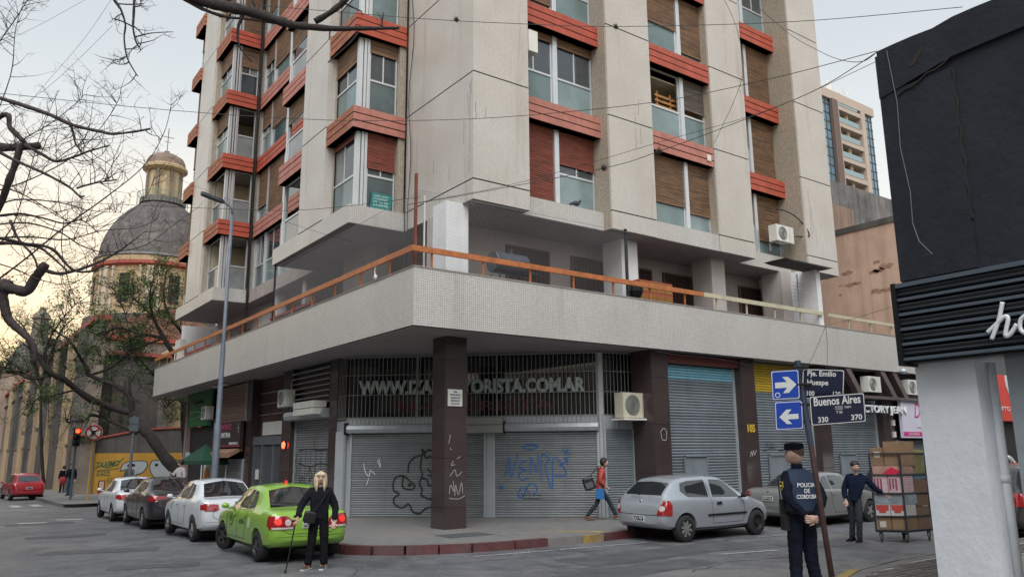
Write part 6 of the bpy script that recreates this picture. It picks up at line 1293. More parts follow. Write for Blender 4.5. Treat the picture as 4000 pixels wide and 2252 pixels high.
def stext(T, s_, u, v, w_, h, p, bold=.02, m=None):
    tm = text_mesh(s_, 1, .02, bold); xs_ = [q.co.x for q in tm.vertices]; ys_ = [q.co.y for q in tm.vertices]
    for q in tm.vertices: q.co = T(u+(q.co.x-min(xs_))/(max(xs_)-min(xs_))*w_, v+(q.co.y-min(ys_))/(max(ys_)-min(ys_))*h, .003+q.co.z*.05)
    tm.materials.clear(); tm.materials.append(m or sw); put('lettering', tm, p)
arrow = [(-.13, .035), (.02, .035), (-.035, .10), (.035, .10), (.135, 0), (.035, -.10), (-.035, -.10), (.02, -.035), (-.13, -.035)]
p, T = plate(3068, 1502, .33, .345, .06, blue, 'arrow_sign'); part('arrow', MB().prism([(a*.95, b*.95) for a, b in arrow], .002, .004, T=T), sw, p); part('emblem', MB().prism([(-.10+.032*cos(a), -.115+.032*sin(a)) for a in [i*.45 for i in range(14)]], .003, .005, T=T), sw, p); part('emblem_field', MB().prism([(-.10+.022*cos(a), -.115+.022*sin(a)) for a in [i*.45 for i in range(14)]], .005, .006, T=T), blue, p)
p, T = plate(3082, 1621, .33, .335, .05, blue, 'arrow_sign'); part('arrow', MB().prism([(-a*.85, b*.85-.015) for a, b in arrow][::-1], .002, .004, T=T), sw, p)
p, T = plate(3215, 1500, .50, .36, -.0-.03, navys, 'name_plate', 9.28); stext(T, 'Pje. Emilio', -.19, .075, .34, .085, p); stext(T, 'Huespe', -.19, -.03, .25, .085, p); stext(T, '100', -.19, -.14, .09, .06, p); stext(T, '120', .12, -.14, .09, .06, p)
p, T = plate(3272, 1597, .65, .345, .075, navys, 'name_plate', 9.2); stext(T, 'Buenos Aires', -.275, .055, .55, .10, p); stext(T, '330', -.24, -.14, .12, .065, p); stext(T, '370', .15, -.14, .13, .065, p)
stext(T, 'SOMOS', -.03, .02, .09, .018, p, 0); stext(T, 'CORDOBA', -.03, -.005, .09, .018, p, 0); stext(T, 'TARJETA', .08, .0, .08, .03, p, .01); stext(T, 'T IIII', -.02, -.05, .07, .03, p, .01)
for yy in (1432, 1500, 1578, 1645):
    c = at(3128+(yy-1432)*.17, yy, 9.26); part('bracket', MB().tube([c-_r*.09, c+_r*.09], .016, 6), trimb, SP)
# ================================================================ trolley of boxes
TR = thing('parcel_trolley', 'tall dark wire-sided roll trolley loaded with cartons', 'trolley', (16.6, 9.0, 0)); tm_ = mat('trolley_steel', (.025, .028, .035), .5)
ta = radians(-37); TU = Vector((cos(ta), sin(ta), 0)); TV = Vector((-sin(ta), cos(ta), 0))      # TU to the right of the view, TV away
TO = Vector((16.05, 9.42, 0)); T_ = lambda u, v, z: tuple(TO+TU*u+TV*v+Vector((0, 0, z)))
# the load is seen across a corner: short side on the left, long mesh side on the right
S1 = Vector((.42, -.54, 0)); S2 = Vector((.85, .32-.0, 0)); S1 = Vector((.36, -.46, 0)); S2 = Vector((.86, -.10, 0))
K = [Vector((16.12, 9.38, 0)), Vector((16.12, 9.38, 0))+S1, Vector((16.12, 9.38, 0))+S1+S2, Vector((16.12, 9.38, 0))+S2]
for kk in K: part('upright', MB().tube([kk+Vector((0, 0, .2)), kk+Vector((0, 0, 1.80))], .02, 6), tm_, TR)
for z in (.24, .52, .98, 1.36, 1.80):
    for a, c_ in ((0, 1), (1, 2), (2, 3)): part('rail', MB().tube([K[a]+Vector((0, 0, z)), K[c_]+Vector((0, 0, z))], .016, 5), tm_, TR)
part('deck', MB().prism([(q.x, q.y) for q in K], .2, .24), tm_, TR)
wmq = MB()
for i in range(1, 22): p = K[1].lerp(K[2], i/22); wmq.tube([p+Vector((0, 0, .24)), p+Vector((0, 0, 1.8))], .002, 3, cap=False)
for i in range(1, 36): z = .24+i*.0445; wmq.tube([K[1]+Vector((0, 0, z)), K[2]+Vector((0, 0, z))], .002, 3, cap=False)
o = part('wire_side', wmq, tm_, TR, 'stuff')
wmesh = MB().lathe([(.0, -.02), (.06, -.022), (.085, -.015), (.085, .015), (.06, .022), (0, .02)], (0, 0, 0), 18, 'y').mesh('castor', mat('castor_grey', (.06, .055, .05), .6))
for kk in (K[0].lerp(K[2], .08), K[1].lerp(K[3], .08), K[2].lerp(K[0], .08), K[3].lerp(K[1], .08)): 
    w_ = put('castor', wmesh, TR, loc=kk+Vector((0, 0, .085))-TR.location, world=False, rot=(0, 0, .4)); part('fork', MB().box(kk.x-.03, kk.x+.03, kk.y-.035, kk.y+.035, .1, .2), tm_, w_)
card = mat('cardboard', (.215, .135, .078), .8, .15, 5); cardd = mat('brown_card', (.16, .10, .06), .8, .1, 5); pk = mat('pink_print_box', (.50, .36, .38), .7, .2, 15); rd_ = mat('red_print', (.42, .05, .04), .6); grn = mat('olive_card', (.19, .19, .08), .7, .2, 5); tape = mat('pale_tape', (.5, .47, .42), .5)
def carton(s0, s1, t0, t1, z0, z1, m, label, deco=None):
    """a box on the trolley bed: s along the short side, t along the long side"""
    f = lambda s, t_, z: tuple(K[0]+S1*s+S2*t_+Vector((0, 0, z)))
    o = thing('carton', label, 'box', f((s0+s1)/2, (t0+t1)/2, z0), 0, 'cartons on the trolley')
    part('body', MB().box(s0, s1, t0, t1, z0, z1, T=lambda a, b, c: f(a, b, c)), m, o); part('flap_seam', MB().box(s0, s1, (t0+t1)/2-.01, (t0+t1)/2+.01, z1, z1+.002, T=lambda a, b, c: f(a, b, c)), tape, o)
    g = lambda u, d, z: f(u, t0-d, z)
    if deco == 'red': part('print', MB().prism([(s0+.03, z0+(z1-z0)*.55), (s1-.03, z0+(z1-z0)*.5), (s1-.02, z1-.01), (s0+.02, z1-.01)], .003, .006, T=lambda a, z, d: f(a, t0-d, z)), rd_, o); part('print', MB().box(s0+.12, s1-.12, t0-.012, t0-.007, z0+(z1-z0)*.35, z0+(z1-z0)*.6, T=lambda a, b, c: f(a, b, c)), rd_, o)
    if deco == 'pink':
        for i in range(3): part('print', MB().box(s0+.03+i*.1*(s1-s0)/.45, s0+.09+i*.1*(s1-s0)/.45, t0-.006, t0-.003, z0+.05+.03*(i % 2), z1-.05, T=lambda a, b, c: f(a, b, c)), mat('magenta_dull', (.22, .06, .10), .6), o)
    if deco == 'label': part('label', MB().box(s0+.1, s0+.3, t0-.006, t0-.003, z1-.2, z1-.08, T=lambda a, b, c: f(a, b, c)), tape, o)
wbx = mat('white_print_box', (.48, .46, .46), .6)
carton(.02, .48, .03, .45, .25, .50, card, 'plain brown carton, bottom left of the trolley', 'label'); carton(.52, .98, .03, .45, .25, .50, card, 'plain brown carton, bottom row next to the trolley corner')
carton(.02, .48, .03, .45, .505, .76, wbx, 'white box with red print in the second row, left', 'red'); carton(.52, .98, .03, .45, .505, .76, wbx, 'white box with red print in the second row, right', 'red')
carton(.0, 1, .03, .5, .765, .96, mat('grey_blue_pack', (.20, .24, .27), .6, .3, 8), 'grey-blue wrapped pack in the middle of the trolley'); carton(.02, .48, .03, .45, 1.0, 1.34, pk, 'pink printed carton, left of a pair', 'pink'); carton(.52, .98, .03, .45, 1.0, 1.34, pk, 'pink printed carton, right of a pair', 'pink')
carton(.02, .98, .05, .5, 1.38, 1.54, mat('pinkish_wrap', (.38, .22, .17), .7, .3, 8), 'reddish wrapped bundle near the trolley top'); carton(.02, .4, .05, .45, 1.55, 1.92, card, 'narrow upright carton on the upper left of the load', 'label'); carton(.45, 1, .05, .6, 1.55, 2.05, card, 'tallest brown carton on top of the load')
carton(.3, .97, .52, .98, .25, .70, cardd, 'dark brown carton low behind the wire side'); carton(.3, .97, .52, .98, .72, 1.25, cardd, 'large brown carton behind the wire side'); carton(.3, .97, .55, .98, 1.27, 1.36, mat('blue_lid', (.12, .2, .3), .6), 'thin pale blue pack behind the wire side'); carton(.3, .97, .62, .98, 1.38, 1.88, grn, 'olive green carton on the upper right of the trolley')
MB().prism([(.35, 1.36), (.85, 1.36), (.95, 1.44), (.7, 1.52), (.45, 1.42)], -.03, .0, T=lambda s, z, d: tuple(K[0]+S1*s+S2*(d+.02)+Vector((0, 0, z)))).build('red_cloth', mat('crimson_plastic', (.5, .02, .06), .4)); tag(bpy.data.objects['red_cloth'], 'crumpled crimson plastic on the trolley rail', 'bag')
# ================================================================ street furniture on Buenos Aires street
lp = Vector((6.95, 25.1, 0)); lp.z = 0
LP = thing('street_lamp', 'tall blue-grey street lamp with a flat LED head over the parked cars', 'street lamp', (6.95, 25.1, .1)); lpm = mat('lamp_pole_blue', (.13, .155, .19), .5, .15, 4)
part('pole', MB().lathe([(.105, .05), (.105, 2.8), (.08, 2.86), (.075, 5.2), (.06, 5.3), (.05, 9.5), (0, 9.5)], (6.95, 25.1, 0), 14).lathe([(.2, .05), (.2, .1), (.13, .1)], (6.95, 25.1, 0), 14), lpm, LP, smooth=True)
part('lamp_arm', MB().tube([(6.95, 25.1, 9.45), (6.93, 25.1, 9.72), (6.8, 25.12, 9.83), (6.6, 25.15, 9.93)], .04, 8), lpm, LP, smooth=True)
part('lamp_head', MB().prism([(5.95, .06), (6.02, .12), (6.5, .13), (6.68, .08), (6.68, -.08), (6.5, -.13), (6.02, -.12), (5.95, -.06)], 9.86, 9.95, T=lambda a, b, h: (a, 25.16+b, h+(6.68-a)*.22)), mat('lamp_dark', (.05, .055, .07), .5), LP)
def signal(loc, label, lit, rz, h=3.1):
    t = thing('traffic_light', label, 'traffic light', loc, rz, 'traffic lights at the crossing'); gm_ = mat('signal_grey', (.10, .125, .14), .5)
    MB().tube([(0, 0, 0), (0, 0, h)], .06, 10).build('pole', gm_, t, world=False)
    for i in range(2 if not lit else 3): 
        z = h-.05-.32*i+(.0 if not lit else .35)
        s_ = MB().box(-.15, .15, -.14, .12, z-.3, z).build('housing', gm_ if not lit else trimb, t, world=False)
        MB().lathe([(.13, -.13), (.145, -.30)], (0, 0, z-.15), 14, 'y', a0=0, a1=pi).build('visor', gm_, s_, world=False)
        MB().lathe([(0, -.145), (.11, -.145), (.11, -.13)], (0, 0, z-.15), 16, 'y').build('lamp', mat('signal_red_lit', (1, .05, .02), .3, emit=(1, .035, .01), estr=6) if (lit and i == 0) else darkglass, s_, world=False)
    return t
signal((5.95, 47.6, gz(47.6)+.15), 'traffic light showing red beside the church wall', True, .12, 3.35)
signal((7.05, 38.6, ztop(0, 38.6)), 'grey traffic light seen from behind over the white sedans', False, pi+.1, 3.7)
# signal and its red glow reflected on the doorway pillar
rl = thing('repeater_light', 'small lit red signal on the pillar by the entrance door', 'signal light', (9.40, 26.1, 2.18)); MB().lathe([(0, -.04), (.1, -.04), (.12, 0)], (9.41, 26.1, 2.18), 16, 'x').build('lens', mat('red_repeater', (1, .04, .02), .3, emit=(1, .05, .02), estr=6), rl); MB().lathe([(.12, -.0), (.15, .0), (.15, .035), (0, .035)], (9.41, 26.1, 2.18), 16, 'x').build('case', trimb, rl)
ns = thing('no_parking_sign', 'round red and white no-parking sign on a yellow post at the church corner', 'sign', (6.35, 44.9, gz(44.9)+.15)); zz = gz(44.9)
MB().tube([(6.35, 44.9, zz+.15), (6.35, 44.9, zz+3.2)], .04, 8).build('post', mat('post_yellow', (.45, .28, .03), .5), ns)
sgr = mat('sign_ring_red', (.42, .02, .03), .4)
def disc(r0, r1, y, m, nm): MB().lathe([(r0, y), (r1, y), (r1, y+.01), (r0, y+.01)], (6.35, 44.86, zz+3.45), 26, 'y').build(nm, m, ns)
disc(0, .42, 0, sw, 'disc'); disc(.31, .4, -.012, sgr, 'ring')
for a in (.8, -.8): MB().box(-.32, .32, -.012, 0, -.035, .035, T=lambda x, y, z, a=a: (6.35+x*cos(a)-z*sin(a), 44.84+y, zz+3.45+x*sin(a)+z*cos(a))).build('bar', sgr, ns)
text('E', lambda u, d, z: (u, 44.82-d, z), 6.27, 0, zz+3.33, 1, black, ns, width=.17, height=.24, bold=.05, depth=.01)
# dark green gazebo by the green shop
gz_ = thing('gazebo', 'dark green awning tent over the pavement by the green shop', 'canopy', (8.9, 33.9, 0)); gcl = mat('green_canvas', (.004, .05, .025), .75)
q = MB(); q.add([(8.4, 32.2, 1.66), (9.4, 32.2, 1.66), (9.4, 35.6, 1.66), (8.4, 35.6, 1.64), (8.95, 33.9, 2.3), (8.4, 32.2, 1.5), (9.4, 32.2, 1.5), (8.4, 35.6, 1.48)], [(0, 1, 4), (1, 2, 4), (2, 3, 4), (3, 0, 4), (0, 1, 6, 5), (0, 3, 7, 5)]); q.build('canopy_cloth', gcl, gz_)
for x, y in ((8.42, 32.25), (9.35, 32.25), (8.42, 35.55), (9.35, 35.55)): MB().tube([(x, y, -.1), (x, y, 1.64)], .02, 6).build('leg', acw, gz_)
# ================================================================ church and its walls
yel = mat('church_ochre', (.43, .32, .19), .8, .12, .5, .2, 8, streak=.85, dirtcol=(.14, .11, .085), ss=.35); stone = mat('church_stone', (.22, .18, .145), .85, .2, .3, .3, 8, streak=1, dirtcol=(.05, .046, .044), ss=.3, dirt=.8); stoned = mat('church_dark_stone', (.11, .10, .09), .85, .35, .3, .3, 8, streak=.9, dirtcol=(.03, .03, .03), ss=.3, dirt=.6); pinkw = mat('church_pink_base', (.36, .27, .215), .85, .15, .7, .2, 8, streak=.7, dirtcol=(.15, .11, .09), ss=.4); redc = mat('church_red_trim', (.32, .07, .05), .7, .2, 3); tilr = mat('clay_roof', (.24, .12, .085), .8, .3, 1.5); domem = mat('dome_slate', (.075, .066, .064), .7, .3, .5, .2, 4, dirt=.7, dirtcol=(.20, .17, .155)); leadm = mat('dome_lead', (.13, .12, .12), .6, .2, 1)
CH = thing('church', 'old ochre church with a dark slate dome and lantern behind the bare trees', 'church', (12, 60, -.5)); g0 = -.7
cp_ = lambda nm, mb, m, k=None, sm=False: part(nm, mb, m, CH, k, sm)
cp_('nave_wall', MB().box(7.75, 20, 66.5, 140, g0-1, 10.6).box(7.75, 8.3, 57.2, 66.48, g0-1, 10.6), stone); cp_('plinth', MB().box(7.7, 7.75, 57.2, 140, g0-1, 2.6), pinkw)
cp_('cornice', MB().box(7.45, 20, 66.3, 140, 10.6, 10.95).box(7.45, 8.5, 57, 66.28, 10.6, 10.95), redc); cp_('roof', MB().prism([(7.5, 10.95), (14, 13.4), (20, 10.95)], 66.3, 140, T=lambda x, z, y: (x, y, z)), tilr)
for i in range(50): y = 66.6+i*1.38; cp_('roof_rib', MB().prism([(7.45, 10.95), (14, 13.42), (14, 13.5), (7.45, 11.05)], y, y+.18, T=lambda x, z, y_: (x, y_, z)), tilr) if i < 50 else None
for i, (y, m) in enumerate(((61, stoned), (66.5, yel), (72, stoned), (76, yel), (82, stoned), (87.5, yel), (95, stoned), (103, yel), (114, stoned), (126, yel))): cp_('pilaster', MB().box(7.3, 7.75, y, y+1.3, g0-1, 10.6), m)
for y in (68.6, 73.6, 83.6, 90, 96.5): 
    w_ = cp_('window', MB().box(7.7, 7.76, y, y+1.3, 4.5, 8.6), stoned); part('window_frame', MB().box(7.6, 7.7, y-.15, y, 4.4, 8.7).box(7.6, 7.7, y+1.3, y+1.45, 4.4, 8.7).box(7.6, 7.7, y-.15, y+1.45, 8.7, 8.9), yel, w_)
cp_('string_course', MB().box(7.55, 7.7, 57.2, 140, 8.9, 9.15).box(7.6, 7.7, 57.2, 140, 2.6, 2.75), stone)
for y in (68.6, 73.9, 84.4, 90.5, 99): cp_('balcony_ledge', MB().box(7.3, 7.75, y-.3, y+1.7, 4.1, 4.4), stoned)
cp_('front_block', MB().box(6.8, 20, 140, 156, g0-2, 14.5), pinkw); cp_('front_cornice', MB().box(6.2, 20, 139.6, 156.4, 14.3, 15), stoned)
# walls at right angles, seen over the yellow street wall
cp_('transept_wall', MB().box(8.32, 13.4, 62, 66, g0, 8.9), stoned)
cp_('buttress', MB().box(9.6, 10.3, 61.4, 62, g0, 7.4).box(12.7, 13.4, 61.4, 62, g0, 8.2), stone)
cp_('transept_cornice', MB().box(8.32, 13.5, 61.7, 66, 8.9, 9.15), redc); cp_('transept_wall', MB().box(13.4, 17.5, 63, 66, g0, 9.3), yel); cp_('gable', MB().prism([(12.9, 9.2), (17.9, 9.2), (15.4, 11.0)], 62.8, 66, T=lambda x, z, y: (x, y, z)), yel)
ar = MB(); ar.prism([(14.3, 6.8), (14.3, 8.6)]+[(15.2+.9*cos(a), 8.6+.9*sin(a)) for a in [pi-i*pi/8 for i in range(1, 8)]]+[(16.1, 8.6), (16.1, 6.8)], 62.9, 63.0, T=lambda x, z, y: (x, y, z)); cp_('arch_recess', ar, stoned)
cp_('side_roof', MB().prism([(17.5, 8.6), (30, 9.2), (30, 10.8), (17.5, 10.2)], 66, 75, T=lambda x, z, y: (x, y, z)), tilr); cp_('side_wing', MB().box(17.5, 30, 65, 75, g0, 8.8), stone)
for i in range(30): cp_('roof_rib', MB().box(17.5+i*.42, 17.7+i*.42, 65.9, 66, 8.7, 10.3+.02*i), redc)
# drum, dome and lantern
dc = (18.3, 95, 0); N8 = 24
cp_('drum', MB().lathe([(6.6, 10), (6.6, 16.2), (6.25, 16.9), (6.15, 21.9), (6.5, 22.2), (6.5, 22.9), (6.1, 23.1)], dc, 32), yel)
cp_('drum_cornice', MB().lathe([(6.2, 21.8), (6.62, 22.0), (6.62, 22.35), (6.55, 22.35)], dc, 32), redc); cp_('drum_base', MB().lathe([(6.3, 16.6), (7.0, 16.4), (7.2, 14.6), (7.0, 10)], dc, 32), stoned)
for i in range(16):
    a = 2*pi*i/16+.1; ca, sa = cos(a), sin(a); T = lambda u, d, z, ca=ca, sa=sa: (dc[0]+ca*(6.15+d)-sa*u, dc[1]+sa*(6.15+d)+ca*u, z)
    if i % 2 == 0:
        w_ = cp_('drum_window', MB().box(-.6, .6, -.1, .12, 17.8, 20.9, T=T), dark); part('window_frame', MB().box(-.85, -.6, -.1, .25, 17.6, 21.1, T=T).box(.6, .85, -.1, .25, 17.6, 21.1, T=T).box(-.85, .85, -.1, .25, 20.9, 21.3, T=T).box(-.85, .85, -.1, .3, 17.4, 17.7, T=T), yel, w_)
        part('window_grille', MB().box(-.04, .04, .12, .16, 17.8, 20.9, T=T).box(-.6, .6, .12, .16, 18.8, 18.86, T=T).box(-.6, .6, .12, .16, 19.9, 19.96, T=T), rust, w_)
    else: cp_('drum_pilaster', MB().box(-.35, .35, -.1, .3, 16.9, 21.8, T=T).box(-1.1, -.85, -.1, .2, 16.9, 21.8, T=T).box(.85, 1.1, -.1, .2, 16.9, 21.8, T=T), mat('drum_cream', (.52, .45, .34), .8, .1, 1, streak=.4))
cp_('dome', MB().lathe([(6.2, 22.9), (6.1, 23.5), (5.95, 24.6), (5.6, 25.9), (5.05, 27.1), (4.3, 28.3), (3.4, 29.3), (2.4, 30.1), (2.2, 30.5), (0, 30.5)], dc, 48), domem, sm=True)
cp_('dome_rim', MB().lathe([(6.3, 22.85), (6.6, 23.0), (6.5, 23.25), (6.2, 23.35)], dc, 40), leadm)
for i in range(16):
    a = 2*pi*i/16; cp_('dome_rib', MB().tube([(dc[0]+cos(a)*r_, dc[1]+sin(a)*r_, z) for r_, z in ((6.15, 23.4), (5.98, 24.6), (5.63, 25.9), (5.08, 27.1), (4.33, 28.3), (3.43, 29.3), (2.43, 30.1))], .05, 5), leadm)
cp_('lantern_base', MB().lathe([(2.5, 30.3), (2.5, 30.9), (2.1, 31.0)], dc, 24), leadm); cp_('lantern', MB().lathe([(1.85, 30.6), (1.85, 34.4), (2.1, 34.6)], dc, 24), yel)
for i in range(8):
    a = 2*pi*i/8+.2; ca, sa = cos(a), sin(a); T = lambda u, d, z, ca=ca, sa=sa: (dc[0]+ca*(1.85+d)-sa*u, dc[1]+sa*(1.85+d)+ca*u, z)
    cp_('lantern_pilaster', MB().box(-.18, .18, -.1, .22, 30.9, 34.3, T=T), stone); 
    a += pi/8; ca, sa = cos(a), sin(a); T = lambda u, d, z, ca=ca, sa=sa: (dc[0]+ca*(1.85+d)-sa*u, dc[1]+sa*(1.85+d)+ca*u, z)
    cp_('lantern_window', MB().box(-.2, .2, -.1, .05, 31.2, 33.8, T=T), mat('lantern_pane', (.40, .35, .22), .5))
cp_('lantern_cornice', MB().lathe([(2.0, 34.3), (2.45, 34.6), (2.45, 34.9), (2.2, 35.1)], dc, 28), yel); cp_('cupola', MB().lathe([(2.2, 35.0), (2.15, 35.6), (1.9, 36.1), (1.3, 36.5), (.4, 36.7), (.3, 36.9), (.3, 37.1), (0, 37.1)], dc, 28), mat('cupola_stone', (.20, .14, .11), .7, .4, 1.2), sm=True)
cp_('cross', MB().tube([(dc[0], dc[1], 37), (dc[0], dc[1], 40)], .05, 5).tube([(dc[0]-.7, dc[1], 38.9), (dc[0]+.7, dc[1], 38.9)], .04, 5).tube([(dc[0]-.4, dc[1], 38.3), (dc[0]+.4, dc[1], 38.3)], .03, 5), leadm)
rl_ = MB()
for i in range(40): a = 2*pi*i/40; rl_.tube([(dc[0]+2.75*cos(a), dc[1]+2.75*sin(a), 30.2), (dc[0]+2.75*cos(a), dc[1]+2.75*sin(a), 31.5)], .025, 4)
rl_.tube([(dc[0]+2.75*cos(a), dc[1]+2.75*sin(a), 31.5) for a in [2*pi*i/40 for i in range(41)]], .035, 4); cp_('lantern_railing', rl_, mat('copper_green', (.15, .25, .18), .6))
cp_('small_tower', MB().lathe([(1.3, 12), (1.3, 13.5), (1.0, 13.9), (.9, 16.2), (1.15, 16.4), (.9, 17.0), (.5, 17.4), (.25, 17.9), (0, 18)], (9.3, 118, 3), 14), stone); cp_('far_dome', MB().lathe([(4.5, 12.5), (4.2, 14.4), (3.2, 16), (1.6, 17), (0, 17.3)], (10.5, 120, 0), 24), stoned)
# yellow painted street wall with graffiti
yw = thing('graffiti_wall', 'long yellow street wall covered in graffiti under a black-stained upper wall', 'wall', (11, 56.6, -.6)); ywm = mat('wall_yellow_paint', (.46, .25, .035), .8, .12, .8, streak=.25, dirtcol=(.2, .14, .06)); YT = lambda u, d, z: (u, 56.6-d, z)
part('painted_wall', MB().box(8.1, 30, 56.6, 57.0, -1.4, 2.02), ywm, yw); part('upper_wall', MB().prism([(8.2, 2.02), (30, 2.02), (30, 4.6), (11.0, 3.5), (8.2, 2.9)], 56.7, 57.1, T=lambda x, z, y: (x, y, z)), stoned, yw); part('coping', MB().prism([(8.2, 2.9), (11, 3.5), (30, 4.6), (30, 4.7), (11, 3.6), (8.2, 3.0)], 56.6, 57.15, T=lambda x, z, y: (x, y, z)), redc, yw)
gsil = mat('graffiti_silver', (.38, .42, .43), .5); 
def fill(T, poly, m, par, d=.006, name='graffiti_fill'): MB().prism(poly, d, d+.002, T=lambda a, b, h: T(a, h, b)).build(name, m, par)
g_ = [[(9.75, .9), (9.9, 1.35), (10.4, 1.5), (11.2, 1.5), (11.35, 1.2), (11.1, .8), (10.6, .55), (11.2, .35), (11.3, -.1), (10.5, -.6), (10.3, -.2), (9.9, .3), (10.4, .45), (10.6, .9), (10.2, 1.0)], [(11.6, 1.5), (12.3, 1.55), (12.5, 1.1), (12.9, 1.5), (13.6, 1.45), (13.1, .7), (12.6, -.6), (12.0, -.65), (12.2, .1), (11.7, .6), (11.5, 1.1)], [(13.4, 1.4), (14.2, 1.3), (14.4, .8), (15.2, .7), (15.4, .2), (14.4, -.1), (14.6, -.7), (13.9, -.7), (13.7, .1), (13.3, .3)]]
for p in g_: fill(YT, p, gsil, yw); strokes(YT, [p+[p[0]]], .05, mat('graffiti_navy', (.02, .04, .06), .6), yw, d=.012)
fill(YT, [(10.5+.12*cos(a), 1.25+.1*sin(a)) for a in [i*.6 for i in range(10)]], gblack, yw, .014); fill(YT, [(11.9+.12*cos(a), 1.25+.1*sin(a)) for a in [i*.6 for i in range(10)]], gblack, yw, .014)
text('TAXIMO', YT, 8.35, .01, 1.12, 1, ggreen, yw, width=1.35, height=.36, shear=.5, bold=.03, name='graffiti', rot=.08); strokes(YT, [[(8.3, 1.05), (8.6, 1.25), (9.0, 1.1), (9.5, 1.3), (9.9, 1.75)], [(8.4, .95), (9.2, 1.0), (9.7, 1.1)], [(8.4, .62), (8.8, .68), (9.2, .6)]], .05, ggreen, yw, d=.012); text('ZOMR', YT, 8.4, .01, .72, 1, ggreen, yw, width=.8, height=.2, name='graffiti'); text('KARE', YT, 9.05, .01, .15, 1, ggreen, yw, width=.6, height=.35, name='graffiti'); text('TAG', YT, 9.8, .018, .2, 1, gred, yw, width=.6, height=.4, name='graffiti'); text('SCRACH', YT, 8.25, .01, -.95, 1, gwhite, yw, width=1.7, height=.5, shear=.2, name='graffiti')
strokes(YT, [[(9.7, .1), (10.0, .4), (10.2, .1), (9.9, -.1), (9.7, .1)], [(10.2, -.1), (10.5, .2), (10.7, -.1), (10.4, -.2)], [(9.3, -.1), (9.1, -.3), (9.3, -.5), (9.45, -.3), (9.3, -.1)]], .05, gred, yw, d=.016)
fill(YT, [(8.55, -.55), (8.95, -.55), (8.95, .35), (8.55, .35)], mat('poster_maroon', (.16, .02, .02), .6), yw); fill(YT, [(8.62, -.2), (8.88, -.2), (8.88, .28), (8.62, .28)], mat('poster_cream', (.45, .4, .28), .6), yw, .01)
# small gatehouse with a red canopy at the corner
gh = thing('gatehouse', 'small stained lean-to block with a red tiled canopy at the church corner', 'outbuilding', (7.9, 57, -.6)); part('wall', MB().box(7.3, 8.15, 56.4, 60, -1.4, 3.0), stone, gh); part('canopy', MB().prism([(0, 3.0), (1.0, 3.3), (1.0, 3.42), (0, 3.12)], 55.9, 60.2, T=lambda x, z, y: (7.0+x*1.3, y, z)), redc, gh)
cpv = sheet('church_pavement', [(4.95, 41.5), (5.3, 41.2), (30, 41.9), (30, 57), (8.2, 57), (7.7, 58), (7.7, 200), (5.0, 200), (4.95, 84), (4.9, 48)], .15, paving)
kerb_run([(30, 42.0), (6.4, 41.8), (5.5, 41.4), (5.0, 41.7), (4.9, 43), (4.9, 48), (4.95, 84)], lambda y: .15+gz(y), cpv, lambda p: kgrey if p.y > 44 else kgrey, step=1.1)
# far buildings closing Buenos Aires street on the left
fb = thing('far_house', 'pale low house with brick panels at the far end of the street', 'building', (3.0, 175, -2)); part('wall', MB().box(-30, 4.2, 175, 190, -4, 22), mat('far_wall_cream', (.45, .40, .34), .8, .1, .5), fb)
for i in range(8):
    for j in range(5): w_ = part('window', MB().box(-29+i*4.1, -27+i*4.1, 174.9, 175, -1+j*4.2, 1+j*4.2), mat('far_window_brown', (.14, .07, .05), .6), fb); part('sill', MB().box(-29.2+i*4.1, -26.8+i*4.1, 174.7, 174.9, -1.2+j*4.2, -1+j*4.2), white, w_)
# buildings on the far side of Buenos Aires street, mostly out of frame
lw_ = thing('street_block', 'plain pale block of flats across Buenos Aires street at the frame edge', 'building', (-8, 60, -1)); part('wall', MB().box(-20, -6.5, 6, 160, -3, 13), mat('block_beige', (.36, .33, .29), .85, .1, .4, streak=.3), lw_)
for j in range(3):
    for i in range(30): part('window', MB().box(-6.5, -6.44, 9+i*5, 10.6+i*5, 2+j*3.6, 4+j*3.6), darkglass, lw_)
sb_ = thing('street_block', 'plain block behind the camera on the near side', 'building', (0, -18, 0)); part('wall', MB().box(-40, 30, -30, -14, -1, 9), mat('block_beige', (.36, .33, .29)), sb_)
# ================================================================ buildings behind, on the right
om = mat('salmon_render', (.56, .31, .20), .85, .1, .7, .5, 3, streak=.9, dirtcol=(.24, .125, .07), dirt=.35, dirtcol_=None) if False else mat('salmon_render', (.60, .42, .325), .85, .1, .7, .6, 3, streak=.7, dirtcol=(.30, .19, .13), dirt=.3, ss=.6)
ob = thing('party_wall_building', 'salmon rendered building with peeling water-stained side wall', 'building', (36, 20, 0)); part('side_wall', MB().box(32, 48, 15.6, 22.5, .1, 11.35), om, ob); part('wall_top', MB().box(31.95, 48, 15.6, 22.5, 11.35, 11.6), stoned, ob)
sc_m = mat('peeled_brown', (.33, .20, .14), .9, .3, 6)
for i in range(14):
    yy, zz_ = 16.7+R.random()*4.5, 8.4+R.random()*1.6; fill(lambda u, d, z: (32-d, u, z), [(yy+RA*cos(a)*(.6+.5*R.random()), zz_+RA*.35*sin(a)*(.4+.8*R.random())) for RA in [R.uniform(.05, .4)] for a in [k*.42 for k in range(15)]], sc_m, ob, .004, 'peeling')
gb_ = thing('grey_block', 'blackened concrete block rising behind the salmon wall', 'building', (45, 30, 0)); part('wall', MB().box(30, 60, 24, 34, .1, 17.1), mat('black_stained_concrete', (.17, .165, .165), .9, .3, .8, .4, 4, streak=1, dirtcol=(.04, .04, .042), dirt=.6), gb_); part('stair_head', MB().box(33.0, 35.1, 20, 22.4, 11.3, 13.35), mat('brown_concrete', (.26, .18, .14), .9, .2, 1, streak=.8, dirtcol=(.09, .07, .06)), gb_)
ob_w = part('round_window', MB().lathe([(0, 0), (.35, 0), (.35, .1)], (38.5, 19.9, 12.2), 12, 'y'), om, gb_)
